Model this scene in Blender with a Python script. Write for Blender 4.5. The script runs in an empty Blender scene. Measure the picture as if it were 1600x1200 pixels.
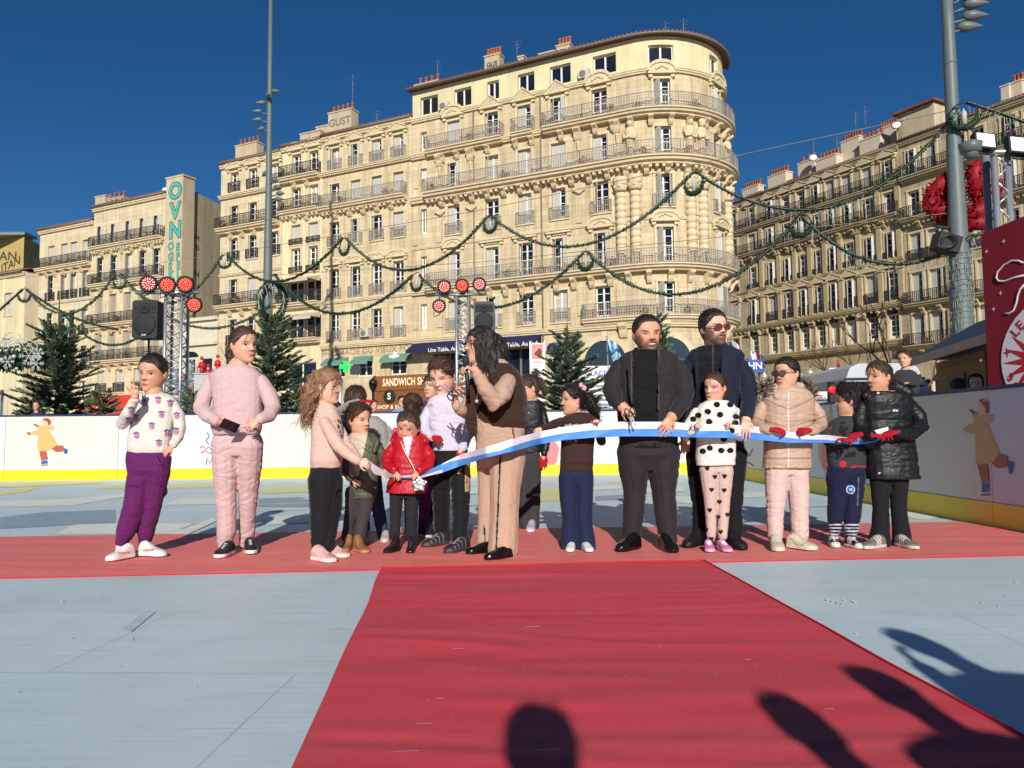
import bpy, math, random
import numpy as np
from mathutils import Vector, Matrix, Quaternion, noise
R=math.radians
SC=bpy.context.scene
COL=SC.collection
# ---------------------------------------------------------------- camera
F=1200.0; CH=.92; PITCH=math.atan(78/1200); RHO=.010
cd=bpy.data.cameras.new('camera'); cam=bpy.data.objects.new('camera',cd); COL.objects.link(cam)
cd.sensor_width=36; cd.lens=36*F/1600; cd.clip_end=4000; cd.clip_start=.05
cam.matrix_world=Matrix.Translation((0,0,CH))@Matrix.Rotation(math.pi/2+PITCH,4,'X')@Matrix.Rotation(-RHO,4,'Z')
SC.camera=cam
# ---------------------------------------------------------------- sky and sun
SUN_EL=R(23.5); SUN_AZ=(.03,-1.0)
w=bpy.data.worlds.new('World'); SC.world=w; w.use_nodes=True
nt=w.node_tree; bg=nt.nodes['Background']
sky=nt.nodes.new('ShaderNodeTexSky'); sky.sky_type='NISHITA'; sky.sun_disc=False
sky.sun_elevation=SUN_EL; sky.sun_rotation=R(177); sky.air_density=1.0; sky.dust_density=0; sky.ozone_density=6; sky.altitude=1500
hs=nt.nodes.new('ShaderNodeHueSaturation'); hs.inputs['Saturation'].default_value=1.16; nt.links.new(sky.outputs[0],hs.inputs['Color']); nt.links.new(hs.outputs[0],bg.inputs[0]); bg.inputs[1].default_value=.056
sl=bpy.data.lights.new('sun','SUN'); sl.energy=4.4; sl.angle=R(.55); sl.color=(1,.96,.89)
so=bpy.data.objects.new('sun',sl); COL.objects.link(so)
sd=Vector((-SUN_AZ[0],-SUN_AZ[1],0)).normalized()*math.cos(SUN_EL)+Vector((0,0,-math.sin(SUN_EL)))
so.rotation_euler=sd.to_track_quat('-Z','Y').to_euler(); so.location=(5,-30,20)
SC.view_settings.view_transform='Standard'; SC.view_settings.look='None'; SC.view_settings.exposure=.22; SC.view_settings.gamma=1
# ---------------------------------------------------------------- rays: a pixel of the 1600x1200 photo to a point in the place
def ray(px,py):
    x=(px-800)/F; y=(600-py)/F
    x,y=x*math.cos(RHO)+y*math.sin(RHO),-x*math.sin(RHO)+y*math.cos(RHO)
    return (x,math.cos(PITCH)-y*math.sin(PITCH),math.sin(PITCH)+y*math.cos(PITCH))
def G(px,py,z=0):
    r=ray(px,py); t=(z-CH)/r[2]; return Vector((r[0]*t,r[1]*t,z))
def P(px,py,Y):
    r=ray(px,py); t=Y/r[1]; return Vector((r[0]*t,Y,CH+r[2]*t))
CINV=cam.matrix_world.inverted()
def proj(p):
    q=CINV@Vector(p); return (800+F*q.x/-q.z,600-F*q.y/-q.z)
def projn(a):
    m=np.array(CINV); q=a@m[:3,:3].T+m[:3,3]
    return 800+F*q[:,0]/-q[:,2],600-F*q[:,1]/-q[:,2]
# ---------------------------------------------------------------- object helpers
WM={}
def link(o,parent=None,M=None):
    COL.objects.link(o); M=M or Matrix()
    if parent is not None:
        o.parent=parent; o.matrix_parent_inverse=WM[parent.name].inverted()
    o.matrix_basis=M; WM[o.name]=M.copy()
    return o
def tag(o,label=None,cat=None,group=None,kind=None):
    if label:o['label']=label
    if cat:o['category']=cat
    if group:o['group']=group
    if kind:o['kind']=kind
    return o
def thing(name,loc,label,cat,group=None):
    o=bpy.data.objects.new(name,None); o.empty_display_size=.2
    link(o,None,Matrix.Translation(loc)); return tag(o,label,cat,group)
class MB:
    def __init__(s): s.v=[];s.f=[];s.m=[];s.sm=[]
    def add(s,vs,fs,m=0,smooth=False):
        b=len(s.v); s.v+= [tuple(v) for v in vs]
        for f in fs: s.f.append(tuple(i+b for i in f)); s.m.append(m); s.sm.append(smooth)
    def box(s,a,b,m=0,M=None,taper=0):
        (x0,y0,z0),(x1,y1,z1)=a,b; t=taper
        vs=[Vector(v) for v in ((x0,y0,z0),(x1,y0,z0),(x1,y1,z0),(x0,y1,z0),(x0+t,y0+t,z1),(x1-t,y0+t,z1),(x1-t,y1-t,z1),(x0+t,y1-t,z1))]
        if M is not None: vs=[M@v for v in vs]
        s.add(vs,((0,3,2,1),(4,5,6,7),(0,1,5,4),(1,2,6,5),(2,3,7,6),(3,0,4,7)),m)
    def quad(s,*vs,m=0): s.add(vs,(tuple(range(len(vs))),),m)
    def prism(s,pts,ex,m=0):
        n=len(pts); ex=Vector(ex)
        vs=[Vector(p) for p in pts]; vs+=[v+ex for v in vs]
        s.add(vs,[tuple(range(n))[::-1],tuple(range(n,2*n))]+[(i,(i+1)%n,n+(i+1)%n,n+i) for i in range(n)],m)
    def tube(s,pts,rad,seg=6,m=0,cap=True,smooth=True,closed=False):
        pts=[Vector(p) for p in pts]; n=len(pts)
        if not hasattr(rad,'__len__'): rad=[rad]*n
        vs=[];up=None
        for i,p in enumerate(pts):
            if closed: t=pts[(i+1)%n]-pts[i-1]
            else: t=pts[min(i+1,n-1)]-pts[max(i-1,0)]
            if t.length<1e-9:t=Vector((0,0,1))
            t.normalize()
            if up is None: up=t.orthogonal().normalized()
            else:
                up=up-t*up.dot(t)
                up=up.normalized() if up.length>1e-6 else t.orthogonal().normalized()
            b=t.cross(up)
            for k in range(seg):
                a=2*math.pi*k/seg; vs.append(p+(up*math.cos(a)+b*math.sin(a))*rad[i])
        fs=[]
        for i in range(n if closed else n-1):
            j=(i+1)%n
            for k in range(seg): fs.append((i*seg+k,i*seg+(k+1)%seg,j*seg+(k+1)%seg,j*seg+k))
        if cap and not closed: fs+=[tuple(range(seg))[::-1],tuple((n-1)*seg+k for k in range(seg))]
        s.add(vs,fs,m,smooth)
    def lathe(s,c,prof,seg=16,m=0,ax=None,smooth=True):
        # prof: (radius, along) pairs about axis ax
        ax=Vector(ax or (0,0,1)).normalized(); u=ax.orthogonal().normalized(); b=ax.cross(u); c=Vector(c)
        vs=[];n=len(prof)
        for r,h in prof:
            for k in range(seg):
                a=2*math.pi*k/seg; vs.append(c+ax*h+(u*math.cos(a)+b*math.sin(a))*r)
        fs=[(i*seg+k,i*seg+(k+1)%seg,(i+1)*seg+(k+1)%seg,(i+1)*seg+k) for i in range(n-1) for k in range(seg)]
        fs+=[tuple(range(seg))[::-1],tuple((n-1)*seg+k for k in range(seg))]
        s.add(vs,fs,m,smooth)
    def ball(s,c,r,seg=10,ring=6,m=0,sc=(1,1,1)):
        c=Vector(c); vs=[]
        for i in range(ring+1):
            th=math.pi*i/ring
            for k in range(seg):
                a=2*math.pi*k/seg; vs.append(c+Vector((math.sin(th)*math.cos(a)*sc[0],math.sin(th)*math.sin(a)*sc[1],math.cos(th)*sc[2]))*r)
        s.add(vs,[(i*seg+k,(i+1)*seg+k,(i+1)*seg+(k+1)%seg,i*seg+(k+1)%seg) for i in range(ring) for k in range(seg)],m,True)
    def mesh(s,name,mats):
        me=bpy.data.meshes.new(name); me.from_pydata(s.v,[],s.f)
        for m in (mats if isinstance(mats,(list,tuple)) else [mats]): me.materials.append(m)
        me.polygons.foreach_set('material_index',s.m); me.polygons.foreach_set('use_smooth',s.sm); me.update(); return me
    def build(s,name,mats,parent=None,M=None,**k):
        if M is None and parent is None and s.v:
            # origin at the base of the mesh
            a=np.array(s.v); o=Vector(((a[:,0].min()+a[:,0].max())/2,(a[:,1].min()+a[:,1].max())/2,a[:,2].min()))
            s.v=[(v[0]-o.x,v[1]-o.y,v[2]-o.z) for v in s.v]; M=Matrix.Translation(o)
        o=bpy.data.objects.new(name,s.mesh(name,mats)); link(o,parent,M); return tag(o,**k)
def put(name,me,parent=None,M=None,**k):
    return tag(link(bpy.data.objects.new(name,me),parent,M),**k)
def text_mb(txt,size,ext=.004,bold=0,align='CENTER',space=1.0,shear=0):
    cu=bpy.data.curves.new('lettering','FONT'); cu.body=txt; cu.size=size; cu.extrude=ext; cu.align_x=align; cu.align_y='CENTER'; cu.offset=bold; cu.space_character=space; cu.shear=shear; cu.resolution_u=3
    o=bpy.data.objects.new('lettering',cu); COL.objects.link(o)
    me=bpy.data.meshes.new_from_object(o.evaluated_get(bpy.context.evaluated_depsgraph_get()))
    b=MB(); b.add([v.co for v in me.vertices],[tuple(p.vertices) for p in me.polygons])
    bpy.data.objects.remove(o); bpy.data.curves.remove(cu); bpy.data.meshes.remove(me); return b
def basis(o,x,y,z):
    M=Matrix.Identity(4)
    for i,a in enumerate((x,y,z)):
        for j in range(3): M[j][i]=a[j]
    for j in range(3): M[j][3]=o[j]
    return M
def fuzz(mb,pts,r,n_per_m,rr,m=(0,1),L=1.0):
    # tinsel: many small pointed slivers around a line
    for a,b in zip(pts[:-1],pts[1:]):
        d=b-a; l=d.length; d.normalize(); u=d.orthogonal().normalized(); v=d.cross(u)
        for k in range(max(1,int(l*n_per_m))):
            p=a+d*rr.uniform(0,l); t=rr.uniform(0,6.283); o=(u*math.cos(t)+v*math.sin(t)); q=p+o*r*rr.uniform(.7,1.35)*L+d*rr.uniform(-.6,.6)*r; s=d*r*.28+o.cross(d)*r*rr.uniform(-.28,.28)
            mb.add([p+o*r*.25-s,p+o*r*.25+s,q],[(0,1,2)],rr.choice(m))
# ---------------------------------------------------------------- materials
def lin(c): 
    c=c/255; return c/12.92 if c<=.04045 else ((c+.055)/1.055)**2.4
def rgb(r,g,b): return (lin(r),lin(g),lin(b),1)
def mat(name,col,rough=.7,var=.12,scale=6,spec=.3,metal=0,bump=0,bscale=40,attr=None,emit=None,es=1,stretch=(1,1,1),sheen=0,extra=None):
    m=bpy.data.materials.new(name); m.use_nodes=True; n=m.node_tree; b=n.nodes['Principled BSDF']
    b.inputs['Roughness'].default_value=rough; b.inputs['Metallic'].default_value=metal; b.inputs['Specular IOR Level'].default_value=spec
    if sheen: b.inputs['Sheen Weight'].default_value=sheen; b.inputs['Sheen Roughness'].default_value=.4
    tc=n.nodes.new('ShaderNodeTexCoord'); mp=n.nodes.new('ShaderNodeMapping'); mp.inputs['Scale'].default_value=stretch
    n.links.new(tc.outputs['Object'],mp.inputs[0])
    src=None
    if attr:
        a=n.nodes.new('ShaderNodeAttribute'); a.attribute_name=attr; src=a.outputs['Color']
    if var:
        nz=n.nodes.new('ShaderNodeTexNoise'); nz.inputs['Scale'].default_value=scale; nz.inputs['Detail'].default_value=6; nz.inputs['Roughness'].default_value=.65
        n.links.new(mp.outputs[0],nz.inputs['Vector'])
        mr=n.nodes.new('ShaderNodeMapRange'); mr.inputs[1].default_value=.25; mr.inputs[2].default_value=.75; mr.inputs[3].default_value=1-var; mr.inputs[4].default_value=1+var
        n.links.new(nz.outputs[0],mr.inputs[0])
        mx=n.nodes.new('ShaderNodeVectorMath'); mx.operation='SCALE'
        if src is not None: n.links.new(src,mx.inputs[0])
        else: mx.inputs[0].default_value=col[:3]
        n.links.new(mr.outputs[0],mx.inputs['Scale']); src=mx.outputs[0]
    if extra: src=extra(n,mp,src,col)
    if src is not None: n.links.new(src,b.inputs['Base Color'])
    else: b.inputs['Base Color'].default_value=col
    if bump:
        nb=n.nodes.new('ShaderNodeTexNoise'); nb.inputs['Scale'].default_value=bscale; nb.inputs['Detail'].default_value=4
        n.links.new(mp.outputs[0],nb.inputs['Vector'])
        bp=n.nodes.new('ShaderNodeBump'); bp.inputs['Strength'].default_value=bump; bp.inputs['Distance'].default_value=.02
        n.links.new(nb.outputs[0],bp.inputs['Height']); n.links.new(bp.outputs[0],b.inputs['Normal'])
    if emit:
        b.inputs['Emission Color'].default_value=emit; b.inputs['Emission Strength'].default_value=es
    return m
def add(n,t,**k):
    x=n.nodes.new(t)
    for a,v in k.items(): setattr(x,a,v)
    return x
def courses(step=.42,dark=.8,streak=.25):
    # masonry courses, stains and run-off streaks, all fixed to the wall
    def f(n,mp,src,col):
        sep=add(n,'ShaderNodeSeparateXYZ'); n.links.new(mp.outputs[0],sep.inputs[0])
        d=add(n,'ShaderNodeMath',operation='DIVIDE'); d.inputs[1].default_value=step; n.links.new(sep.outputs[2],d.inputs[0])
        fr=add(n,'ShaderNodeMath',operation='FRACT'); n.links.new(d.outputs[0],fr.inputs[0])
        lt=add(n,'ShaderNodeMath',operation='LESS_THAN'); lt.inputs[1].default_value=.085; n.links.new(fr.outputs[0],lt.inputs[0])
        fl=add(n,'ShaderNodeMath',operation='FLOOR'); n.links.new(d.outputs[0],fl.inputs[0])
        # block to block tone
        xy=add(n,'ShaderNodeMath',operation='ADD'); n.links.new(sep.outputs[0],xy.inputs[0]); n.links.new(sep.outputs[1],xy.inputs[1])
        cb=add(n,'ShaderNodeCombineXYZ'); n.links.new(xy.outputs[0],cb.inputs[0]); n.links.new(fl.outputs[0],cb.inputs[2])
        wn=add(n,'ShaderNodeTexVoronoi'); wn.inputs['Scale'].default_value=1.1; n.links.new(cb.outputs[0],wn.inputs[0])
        s2=add(n,'ShaderNodeSeparateColor'); n.links.new(wn.outputs['Color'],s2.inputs[0])
        tone=add(n,'ShaderNodeMapRange'); tone.inputs[3].default_value=.91; tone.inputs[4].default_value=1.07; n.links.new(s2.outputs[0],tone.inputs[0])
        k=add(n,'ShaderNodeMapRange'); k.inputs[3].default_value=1; k.inputs[4].default_value=dark; n.links.new(lt.outputs[0],k.inputs[0])
        mu=add(n,'ShaderNodeMath',operation='MULTIPLY'); n.links.new(tone.outputs[0],mu.inputs[0]); n.links.new(k.outputs[0],mu.inputs[1])
        # streaks
        m2=add(n,'ShaderNodeMapping'); m2.inputs['Scale'].default_value=(1.6,1.6,.12); tc=[q for q in n.nodes if q.type=='TEX_COORD'][0]; n.links.new(tc.outputs['Object'],m2.inputs[0])
        nz=add(n,'ShaderNodeTexNoise'); nz.inputs['Scale'].default_value=1.5; nz.inputs['Detail'].default_value=7; nz.inputs['Roughness'].default_value=.7; n.links.new(m2.outputs[0],nz.inputs['Vector'])
        st=add(n,'ShaderNodeMapRange'); st.inputs[1].default_value=.42; st.inputs[2].default_value=.72; st.inputs[3].default_value=1.04; st.inputs[4].default_value=1-streak; n.links.new(nz.outputs[0],st.inputs[0])
        m3=add(n,'ShaderNodeMath',operation='MULTIPLY'); n.links.new(mu.outputs[0],m3.inputs[0]); n.links.new(st.outputs[0],m3.inputs[1])
        sc=add(n,'ShaderNodeVectorMath',operation='SCALE'); n.links.new(src,sc.inputs[0]); n.links.new(m3.outputs[0],sc.inputs['Scale'])
        return sc.outputs[0]
    return f
# ================================================================ ground, rink floor, carpets, barriers
def onpl(px,py,A,d):
    r=ray(px,py); det=-r[0]*d[1]+d[0]*r[1]
    t=(-A[0]*d[1]+d[0]*A[1])/det; u=(r[0]*A[1]-r[1]*A[0])/det
    return u,CH+t*r[2]
M_plaza=mat('plaza_stone',rgb(150,146,140),.85,.15,.4)
def floor_extra(n,mp,src,col):
    # worn pale scuffs, thin scratches and a few tile seams that belong to the floor
    a=add(n,'ShaderNodeMapping'); a.inputs['Scale'].default_value=(.9,2.2,1); a.inputs['Rotation'].default_value=(0,0,.35)
    tc=[q for q in n.nodes if q.type=='TEX_COORD'][0]; n.links.new(tc.outputs['Object'],a.inputs[0])
    nz=add(n,'ShaderNodeTexNoise'); nz.inputs['Scale'].default_value=2.3; nz.inputs['Detail'].default_value=9; nz.inputs['Roughness'].default_value=.72; n.links.new(a.outputs[0],nz.inputs['Vector'])
    mr=add(n,'ShaderNodeMapRange'); mr.inputs[1].default_value=.5; mr.inputs[2].default_value=.75; n.links.new(nz.outputs[0],mr.inputs[0])
    mx=add(n,'ShaderNodeMix',data_type='RGBA'); n.links.new(src,mx.inputs[6]); mx.inputs[7].default_value=rgb(186,200,200)
    sc=add(n,'ShaderNodeMath',operation='MULTIPLY'); sc.inputs[1].default_value=.55; n.links.new(mr.outputs[0],sc.inputs[0]); n.links.new(sc.outputs[0],mx.inputs[0])
    vo=add(n,'ShaderNodeTexVoronoi'); vo.inputs['Scale'].default_value=5; n.links.new(tc.outputs['Object'],vo.inputs[0])
    sp=add(n,'ShaderNodeMath',operation='LESS_THAN'); sp.inputs[1].default_value=.035; n.links.new(vo.outputs[0],sp.inputs[0])
    m2=add(n,'ShaderNodeMix',data_type='RGBA'); n.links.new(mx.outputs[2],m2.inputs[6]); m2.inputs[7].default_value=rgb(225,232,235); n.links.new(sp.outputs[0],m2.inputs[0])
    for an,sc_,k_ in ((.7,(1.2,70,1),.30),(-.5,(1.6,90,1),.26),(.08,(1.0,60,1),.12)):
        a3=add(n,'ShaderNodeMapping'); a3.inputs['Rotation'].default_value=(0,0,an); a3.inputs['Scale'].default_value=sc_; n.links.new(tc.outputs['Object'],a3.inputs[0])
        n3=add(n,'ShaderNodeTexNoise'); n3.inputs['Scale'].default_value=1; n3.inputs['Detail'].default_value=2; n.links.new(a3.outputs[0],n3.inputs['Vector'])
        r3=add(n,'ShaderNodeMapRange'); r3.inputs[1].default_value=.585; r3.inputs[2].default_value=.66; r3.inputs[4].default_value=k_; n.links.new(n3.outputs[0],r3.inputs[0])
        x3=add(n,'ShaderNodeMix',data_type='RGBA'); n.links.new(m2.outputs[2],x3.inputs[6]); x3.inputs[7].default_value=rgb(232,238,238) if an>0 else rgb(120,134,146); n.links.new(r3.outputs[0],x3.inputs[0]); m2=x3
    n4=add(n,'ShaderNodeTexNoise'); n4.inputs['Scale'].default_value=.45; n4.inputs['Detail'].default_value=4; n.links.new(tc.outputs['Object'],n4.inputs['Vector'])
    r4=add(n,'ShaderNodeMapRange'); r4.inputs[1].default_value=.35; r4.inputs[2].default_value=.65; r4.inputs[4].default_value=.5; n.links.new(n4.outputs[0],r4.inputs[0])
    x4=add(n,'ShaderNodeMix',data_type='RGBA'); n.links.new(m2.outputs[2],x4.inputs[6]); x4.inputs[7].default_value=rgb(186,200,196); n.links.new(r4.outputs[0],x4.inputs[0]); m2=x4
    # sheet seams: one every two metres
    br=add(n,'ShaderNodeTexBrick'); br.inputs['Scale'].default_value=1; br.inputs['Brick Width'].default_value=2.0; br.inputs['Row Height'].default_value=1.0; br.inputs['Mortar Size'].default_value=.004; br.inputs['Mortar Smooth'].default_value=0
    br.inputs['Color1'].default_value=(1,1,1,1); br.inputs['Color2'].default_value=(.95,.97,.98,1); br.inputs['Mortar'].default_value=(.72,.76,.8,1)
    b2=add(n,'ShaderNodeMapping'); b2.inputs['Rotation'].default_value=(0,0,.05); n.links.new(tc.outputs['Object'],b2.inputs[0]); n.links.new(b2.outputs[0],br.inputs[0])
    mu=add(n,'ShaderNodeMix',data_type='RGBA',blend_type='MULTIPLY'); mu.inputs[0].default_value=1; n.links.new(m2.outputs[2],mu.inputs[6]); n.links.new(br.outputs[0],mu.inputs[7])
    return mu.outputs[2]
M_floor=mat('rink_floor_paint',rgb(200,218,222),.5,.10,1.3,spec=.35,bump=.04,bscale=30,extra=floor_extra)
M_white=mat('worn_white_paint',rgb(226,228,216),.6,.12,5); M_yel=mat('worn_yellow_paint',rgb(222,216,150),.6,.12,5)
M_slate=mat('worn_slate_paint',rgb(146,164,176),.6,.14,4); M_scuff=mat('grey_scuff',rgb(186,198,212),.6,.2,9)
b=MB(); b.quad((-900,-300,-.06),(900,-300,-.06),(900,1500,-.06),(-900,1500,-.06))
b.build('plaza_ground',M_plaza,None,Matrix(),kind='structure')
b=MB(); b.box((-17,-8,-.05),(4.55,17.3,0)); b.build('rink_floor',M_floor,None,Matrix(),kind='structure')
b=MB()
def mark(pts,m,z=.004): b.add([G(x,y,z) for x,y in pts],[tuple(range(len(pts)))[::-1]],m)
mark([(85,835),(117,819),(305,817),(265,834)],0); mark([(252,789),(282,779),(338,778),(338,788)],0)
mark([(0,782),(100,780),(195,772),(202,775),(112,790),(0,792)],0); mark([(147,764),(180,757),(338,755),(335,762)],1)
mark([(0,769),(30,763),(45,759),(62,762),(38,769),(0,774)],1)
mark([(924,766),(929,759),(971,758),(971,765)],0); mark([(1054,775),(1087,775),(1090,787),(1057,785)],0); mark([(949,754),(972,751),(972,757)],1)
mark([(404,772),(412,762),(486,760),(486,768)],1); mark([(404,792),(404,779),(470,777),(486,782),(486,792)],2,.0045); mark([(260,834),(305,820),(335,808),(338,814),(290,836)],0,.008)
mark([(834,784),(834,762),(878,762),(878,782)],1,.0035); mark([(930,775),(990,772),(985,780),(930,782)],2)
mark([(1165,800),(1190,790),(1240,800),(1200,812)],0); mark([(1440,812),(1375,800),(1390,790),(1475,806)],0)
mark([(0,808),(70,800),(180,796),(180,816),(20,825),(0,826)],2); mark([(640,770),(668,762),(745,762),(745,772)],0,.0055); mark([(1000,762),(1070,760),(1070,767),(1010,770)],0,.0055); mark([(404,812),(440,805),(486,806),(486,816),(420,820)],0,.0055); mark([(1150,770),(1190,768),(1220,775),(1160,778)],0,.0055); mark([(0,758),(160,752),(160,755),(0,762)],1,.0055)
for q in range(14):
    x0=random.Random(q).uniform(0,1500); y0=random.Random(q+50).uniform(758,826); L=random.Random(q+90).uniform(40,160)
    mark([(x0,y0),(x0+L,y0-L*.03-1),(x0+L,y0-L*.03-.2),(x0,y0+.8)],random.Random(q).choice([0,0,1,2]),.006)
mark([(190,982),(232,953),(243,956),(205,987)],3); mark([(515,984),(530,980),(548,984),(530,982.5)],3); None
rf=random.Random(5)
for q in range(26):
    x0=rf.choice([rf.uniform(20,560),rf.uniform(1220,1590)]); y0=rf.uniform(900,1190); s=rf.uniform(1.2,3)
    mark([(x0,y0),(x0+s*1.6,y0-s*.5),(x0+s,y0+s*.5)],0,.006)
for x0,y0 in ((1290,936),(1298,938),(1306,940),(1316,936),(1330,938),(1334,940)): mark([(x0,y0),(x0+4,y0-1),(x0+5,y0+1.5),(x0+1,y0+2)],0,.006)
for q in range(30):
    x0=rf.uniform(620,1250); y0=rf.uniform(900,1190); x0+= (y0-890)*rf.uniform(-.2,.25); L=rf.uniform(4,46)*(.6+(y0-890)/300)
    if rf.random()<.25: mark([(x0,y0),(x0+L*.6,y0-L*.02-.3),(x0+L*.6,y0-L*.02+.2),(x0,y0+.3)],0,.03)
    else: mark([(x0,y0),(x0+1.6,y0-.6),(x0+2,y0+.8)],0,.03)
b.build('floor_markings',[M_white,M_yel,M_slate,M_scuff],None,Matrix(),kind='structure')
def carpet_extra(n,mp,src,col):  # stretched noise puts crosswise bands of gloss into the carpet colour
    tc=[q for q in n.nodes if q.type=='TEX_COORD'][0]
    a=add(n,'ShaderNodeMapping'); a.inputs['Scale'].default_value=(.25,2.6,1); n.links.new(tc.outputs['Object'],a.inputs[0])
    nz=add(n,'ShaderNodeTexNoise'); nz.inputs['Scale'].default_value=1.2; nz.inputs['Detail'].default_value=7; nz.inputs['Roughness'].default_value=.6; n.links.new(a.outputs[0],nz.inputs['Vector'])
    a2=add(n,'ShaderNodeMapping'); a2.inputs['Scale'].default_value=(4,60,1); n.links.new(tc.outputs['Object'],a2.inputs[0])
    n2=add(n,'ShaderNodeTexNoise'); n2.inputs['Scale'].default_value=2; n2.inputs['Detail'].default_value=5; n.links.new(a2.outputs[0],n2.inputs['Vector'])
    ad=add(n,'ShaderNodeMath',operation='ADD'); n.links.new(nz.outputs[0],ad.inputs[0])
    s=add(n,'ShaderNodeMath',operation='MULTIPLY'); s.inputs[1].default_value=.45; n.links.new(n2.outputs[0],s.inputs[0]); n.links.new(s.outputs[0],ad.inputs[1])
    mr=add(n,'ShaderNodeMapRange'); mr.inputs[1].default_value=.5; mr.inputs[2].default_value=.95; n.links.new(ad.outputs[0],mr.inputs[0])
    mx=add(n,'ShaderNodeMix',data_type='RGBA'); n.links.new(src,mx.inputs[6]); n.links.new(mr.outputs[0],mx.inputs[0])
    mx.inputs[7].default_value=(col[0]*.84,col[1]*1.35+.012,col[2]*1.2+.012,1); return mx.outputs[2]
M_car=mat('red_carpet_felt',rgb(216,64,76),.72,.06,30,spec=.3,bump=.25,bscale=260,extra=carpet_extra)
M_car2=mat('dusty_red_carpet_felt',rgb(238,112,108),.6,.08,12,spec=.3,bump=.2,bscale=200,extra=carpet_extra)
M_hem=mat('red_carpet_edge',rgb(190,22,38),.7,.05,20)
def carpet(name,corner,nu,nv,m,z,label,hems):
    a,bb,c,d=[Vector(q) for q in corner]   # far left, far right, near right, near left
    mb=MB(); vs=[]; top=[]
    for j in range(nv+1):
        for i in range(nu+1):
            u=i/nu; v=j/nv
            p=(a*(1-u)+bb*u)*(1-v)+(d*(1-u)+c*u)*v
            e=min(1,min(u,1-u)*nu/2,min(v,1-v)*nv/2)
            p=p+Vector((noise.noise((p.y*1.1,7,u*3))*.018,noise.noise((p.x*.8,3,v*3))*.02,0))
            hz=noise.noise((p.x*.5,p.y*2.6,2))*.009+noise.noise((p.x*1.1,p.y*7,5))*.005+.006*max(0,1-abs(noise.noise((p.x*.35,p.y*3.4+.3*math.sin(p.x*1.7),9)))*14)
            vs.append((p.x,p.y,z+.006+max(-.004,hz)*e))
    W=nu+1; fs=[(j*W+i,(j+1)*W+i,(j+1)*W+i+1,j*W+i+1) for j in range(nv) for i in range(nu)]
    mb.add(vs,fs,0,True)
    ring=[i for i in range(W)]+[j*W+nu for j in range(1,nv+1)]+[nv*W+i for i in range(nu-1,-1,-1)]+[j*W for j in range(nv-1,0,-1)]
    lo=[(vs[i][0],vs[i][1],z-.003) for i in ring]; k=len(ring)
    mb.add([vs[i] for i in ring]+lo,[(i,(i+1)%k,k+(i+1)%k,k+i) for i in range(k)],1)
    o=mb.build(name,[m,M_hem],label=label,cat='carpet')
    for side in hems:
        idx=[j*W+(nu if side=='r' else 0) for j in range(nv+1)] if side in 'lr' else [i for i in range(W)]
        h=MB(); h.tube([(vs[i][0],vs[i][1],vs[i][2]+.002) for i in idx],.006,6)
        h.build('hem',M_hem,o,Matrix())
    return o
nl,nr=G(0,905),G(1600,869); fl,fr=G(0,840),G(1590,815)
dn=(nr-nl)/(nr.x-nl.x); df=(fr-fl)/(fr.x-fl.x)
carpet('red_carpet',[fl+df*(-9-fl.x),fl+df*(4.52-fl.x),nl+dn*(4.52-nl.x),nl+dn*(-9-nl.x)],150,60,M_car2,.002,'pale dusty red carpet strip running crosswise under the row of people',[])
tl,tr,bl,br=G(597,891),G(1100,879),G(460,1200),G(1610,1166)
k1=(bl-tl)/(bl.y-tl.y); k2=(br-tr)/(br.y-tr.y)
carpet('red_carpet',[tl,tr,tr+k2*(-.6-tr.y),tl+k1*(-.6-tl.y)],60,190,M_car,.009,'bright red carpet runner coming towards the viewer from the crosswise strip',['r','t'])
# ---- barriers
M_brd=mat('white_barrier_plastic',rgb(208,202,186),.42,.03,2,spec=.4); M_brd2=mat('cool_white_print',rgb(202,202,210),.45,.02,2)
M_kick=mat('yellow_kick_plastic',rgb(226,196,24),.4,.04,3,spec=.4); M_cap=mat('navy_cap_rail',rgb(40,48,92),.5,.05,5); M_bolt=mat('pale_bolt',rgb(220,220,225),.4,0)
sk=[mat('print_'+n,rgb(*c),.5,.03,20) for n,c in (('ochre',(196,164,104)),('skin',(226,178,150)),('auburn',(150,66,54)),('rust',(166,84,62)),('blue',(62,92,160)))]
def barrier(A,B,H,label,panels,seam0):
    A,B=Vector(A),Vector(B); d=(B-A); L=d.length; d.normalize(); n=Vector((d.y,-d.x,0)); 
    root=thing('rink_barrier',(A+B)/2,label,'rink barrier')
    M=basis(A,d,-n,Vector((0,0,1)))
    u=0;k=0
    while u<L:
        u2=min(L,u+panels)
        mb=MB(); mb.box((u+.004,0,.232),(u2-.004,.09,H-.025)); mb.build('wall_panel',M_brd if k%2==seam0 else M_brd2,root,M)
        mb=MB(); mb.box((u+.003,-.012,.0),(u2-.003,.1,.229)); mb.build('kick_plate',M_kick,root,M)
        for zz in (.34,.62,.9,H-.12): 
            mb=MB(); mb.ball((u2-.05,-.001,zz),.012,6,4)
            if u2<L and u>4: mb.build('bolt',M_bolt,root,M)
        u=u2;k+=1
    mb=MB(); mb.box((0,-.018,H-.022),(L,.108,H+.012)); mb.build('cap_rail',M_cap,root,M)
    return root,M,A,d
def flat(root,M,A,d,polys,conv,mats,name):
    mb=MB()
    for i,(pts,mi) in enumerate(polys):
        q=[]
        for x,y in pts:
            u,z=onpl(*conv(x,y),A,d); q.append((u,-.003-.0012*i,z))
        mb.add(q,[tuple(range(len(q)))],mi)
    return mb.build(name,mats,root,M)
fbr=barrier((-16,16.72,0),(4.4,17.2,0),1.43,'long white barrier with a yellow kick strip at the back of the rink',2.45,0)
rbr=barrier((4.40,17.1,0),(4.58,3.2,0),1.315,'shaded white barrier with yellow kick strip along the right of the rink',2.45,1)
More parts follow.
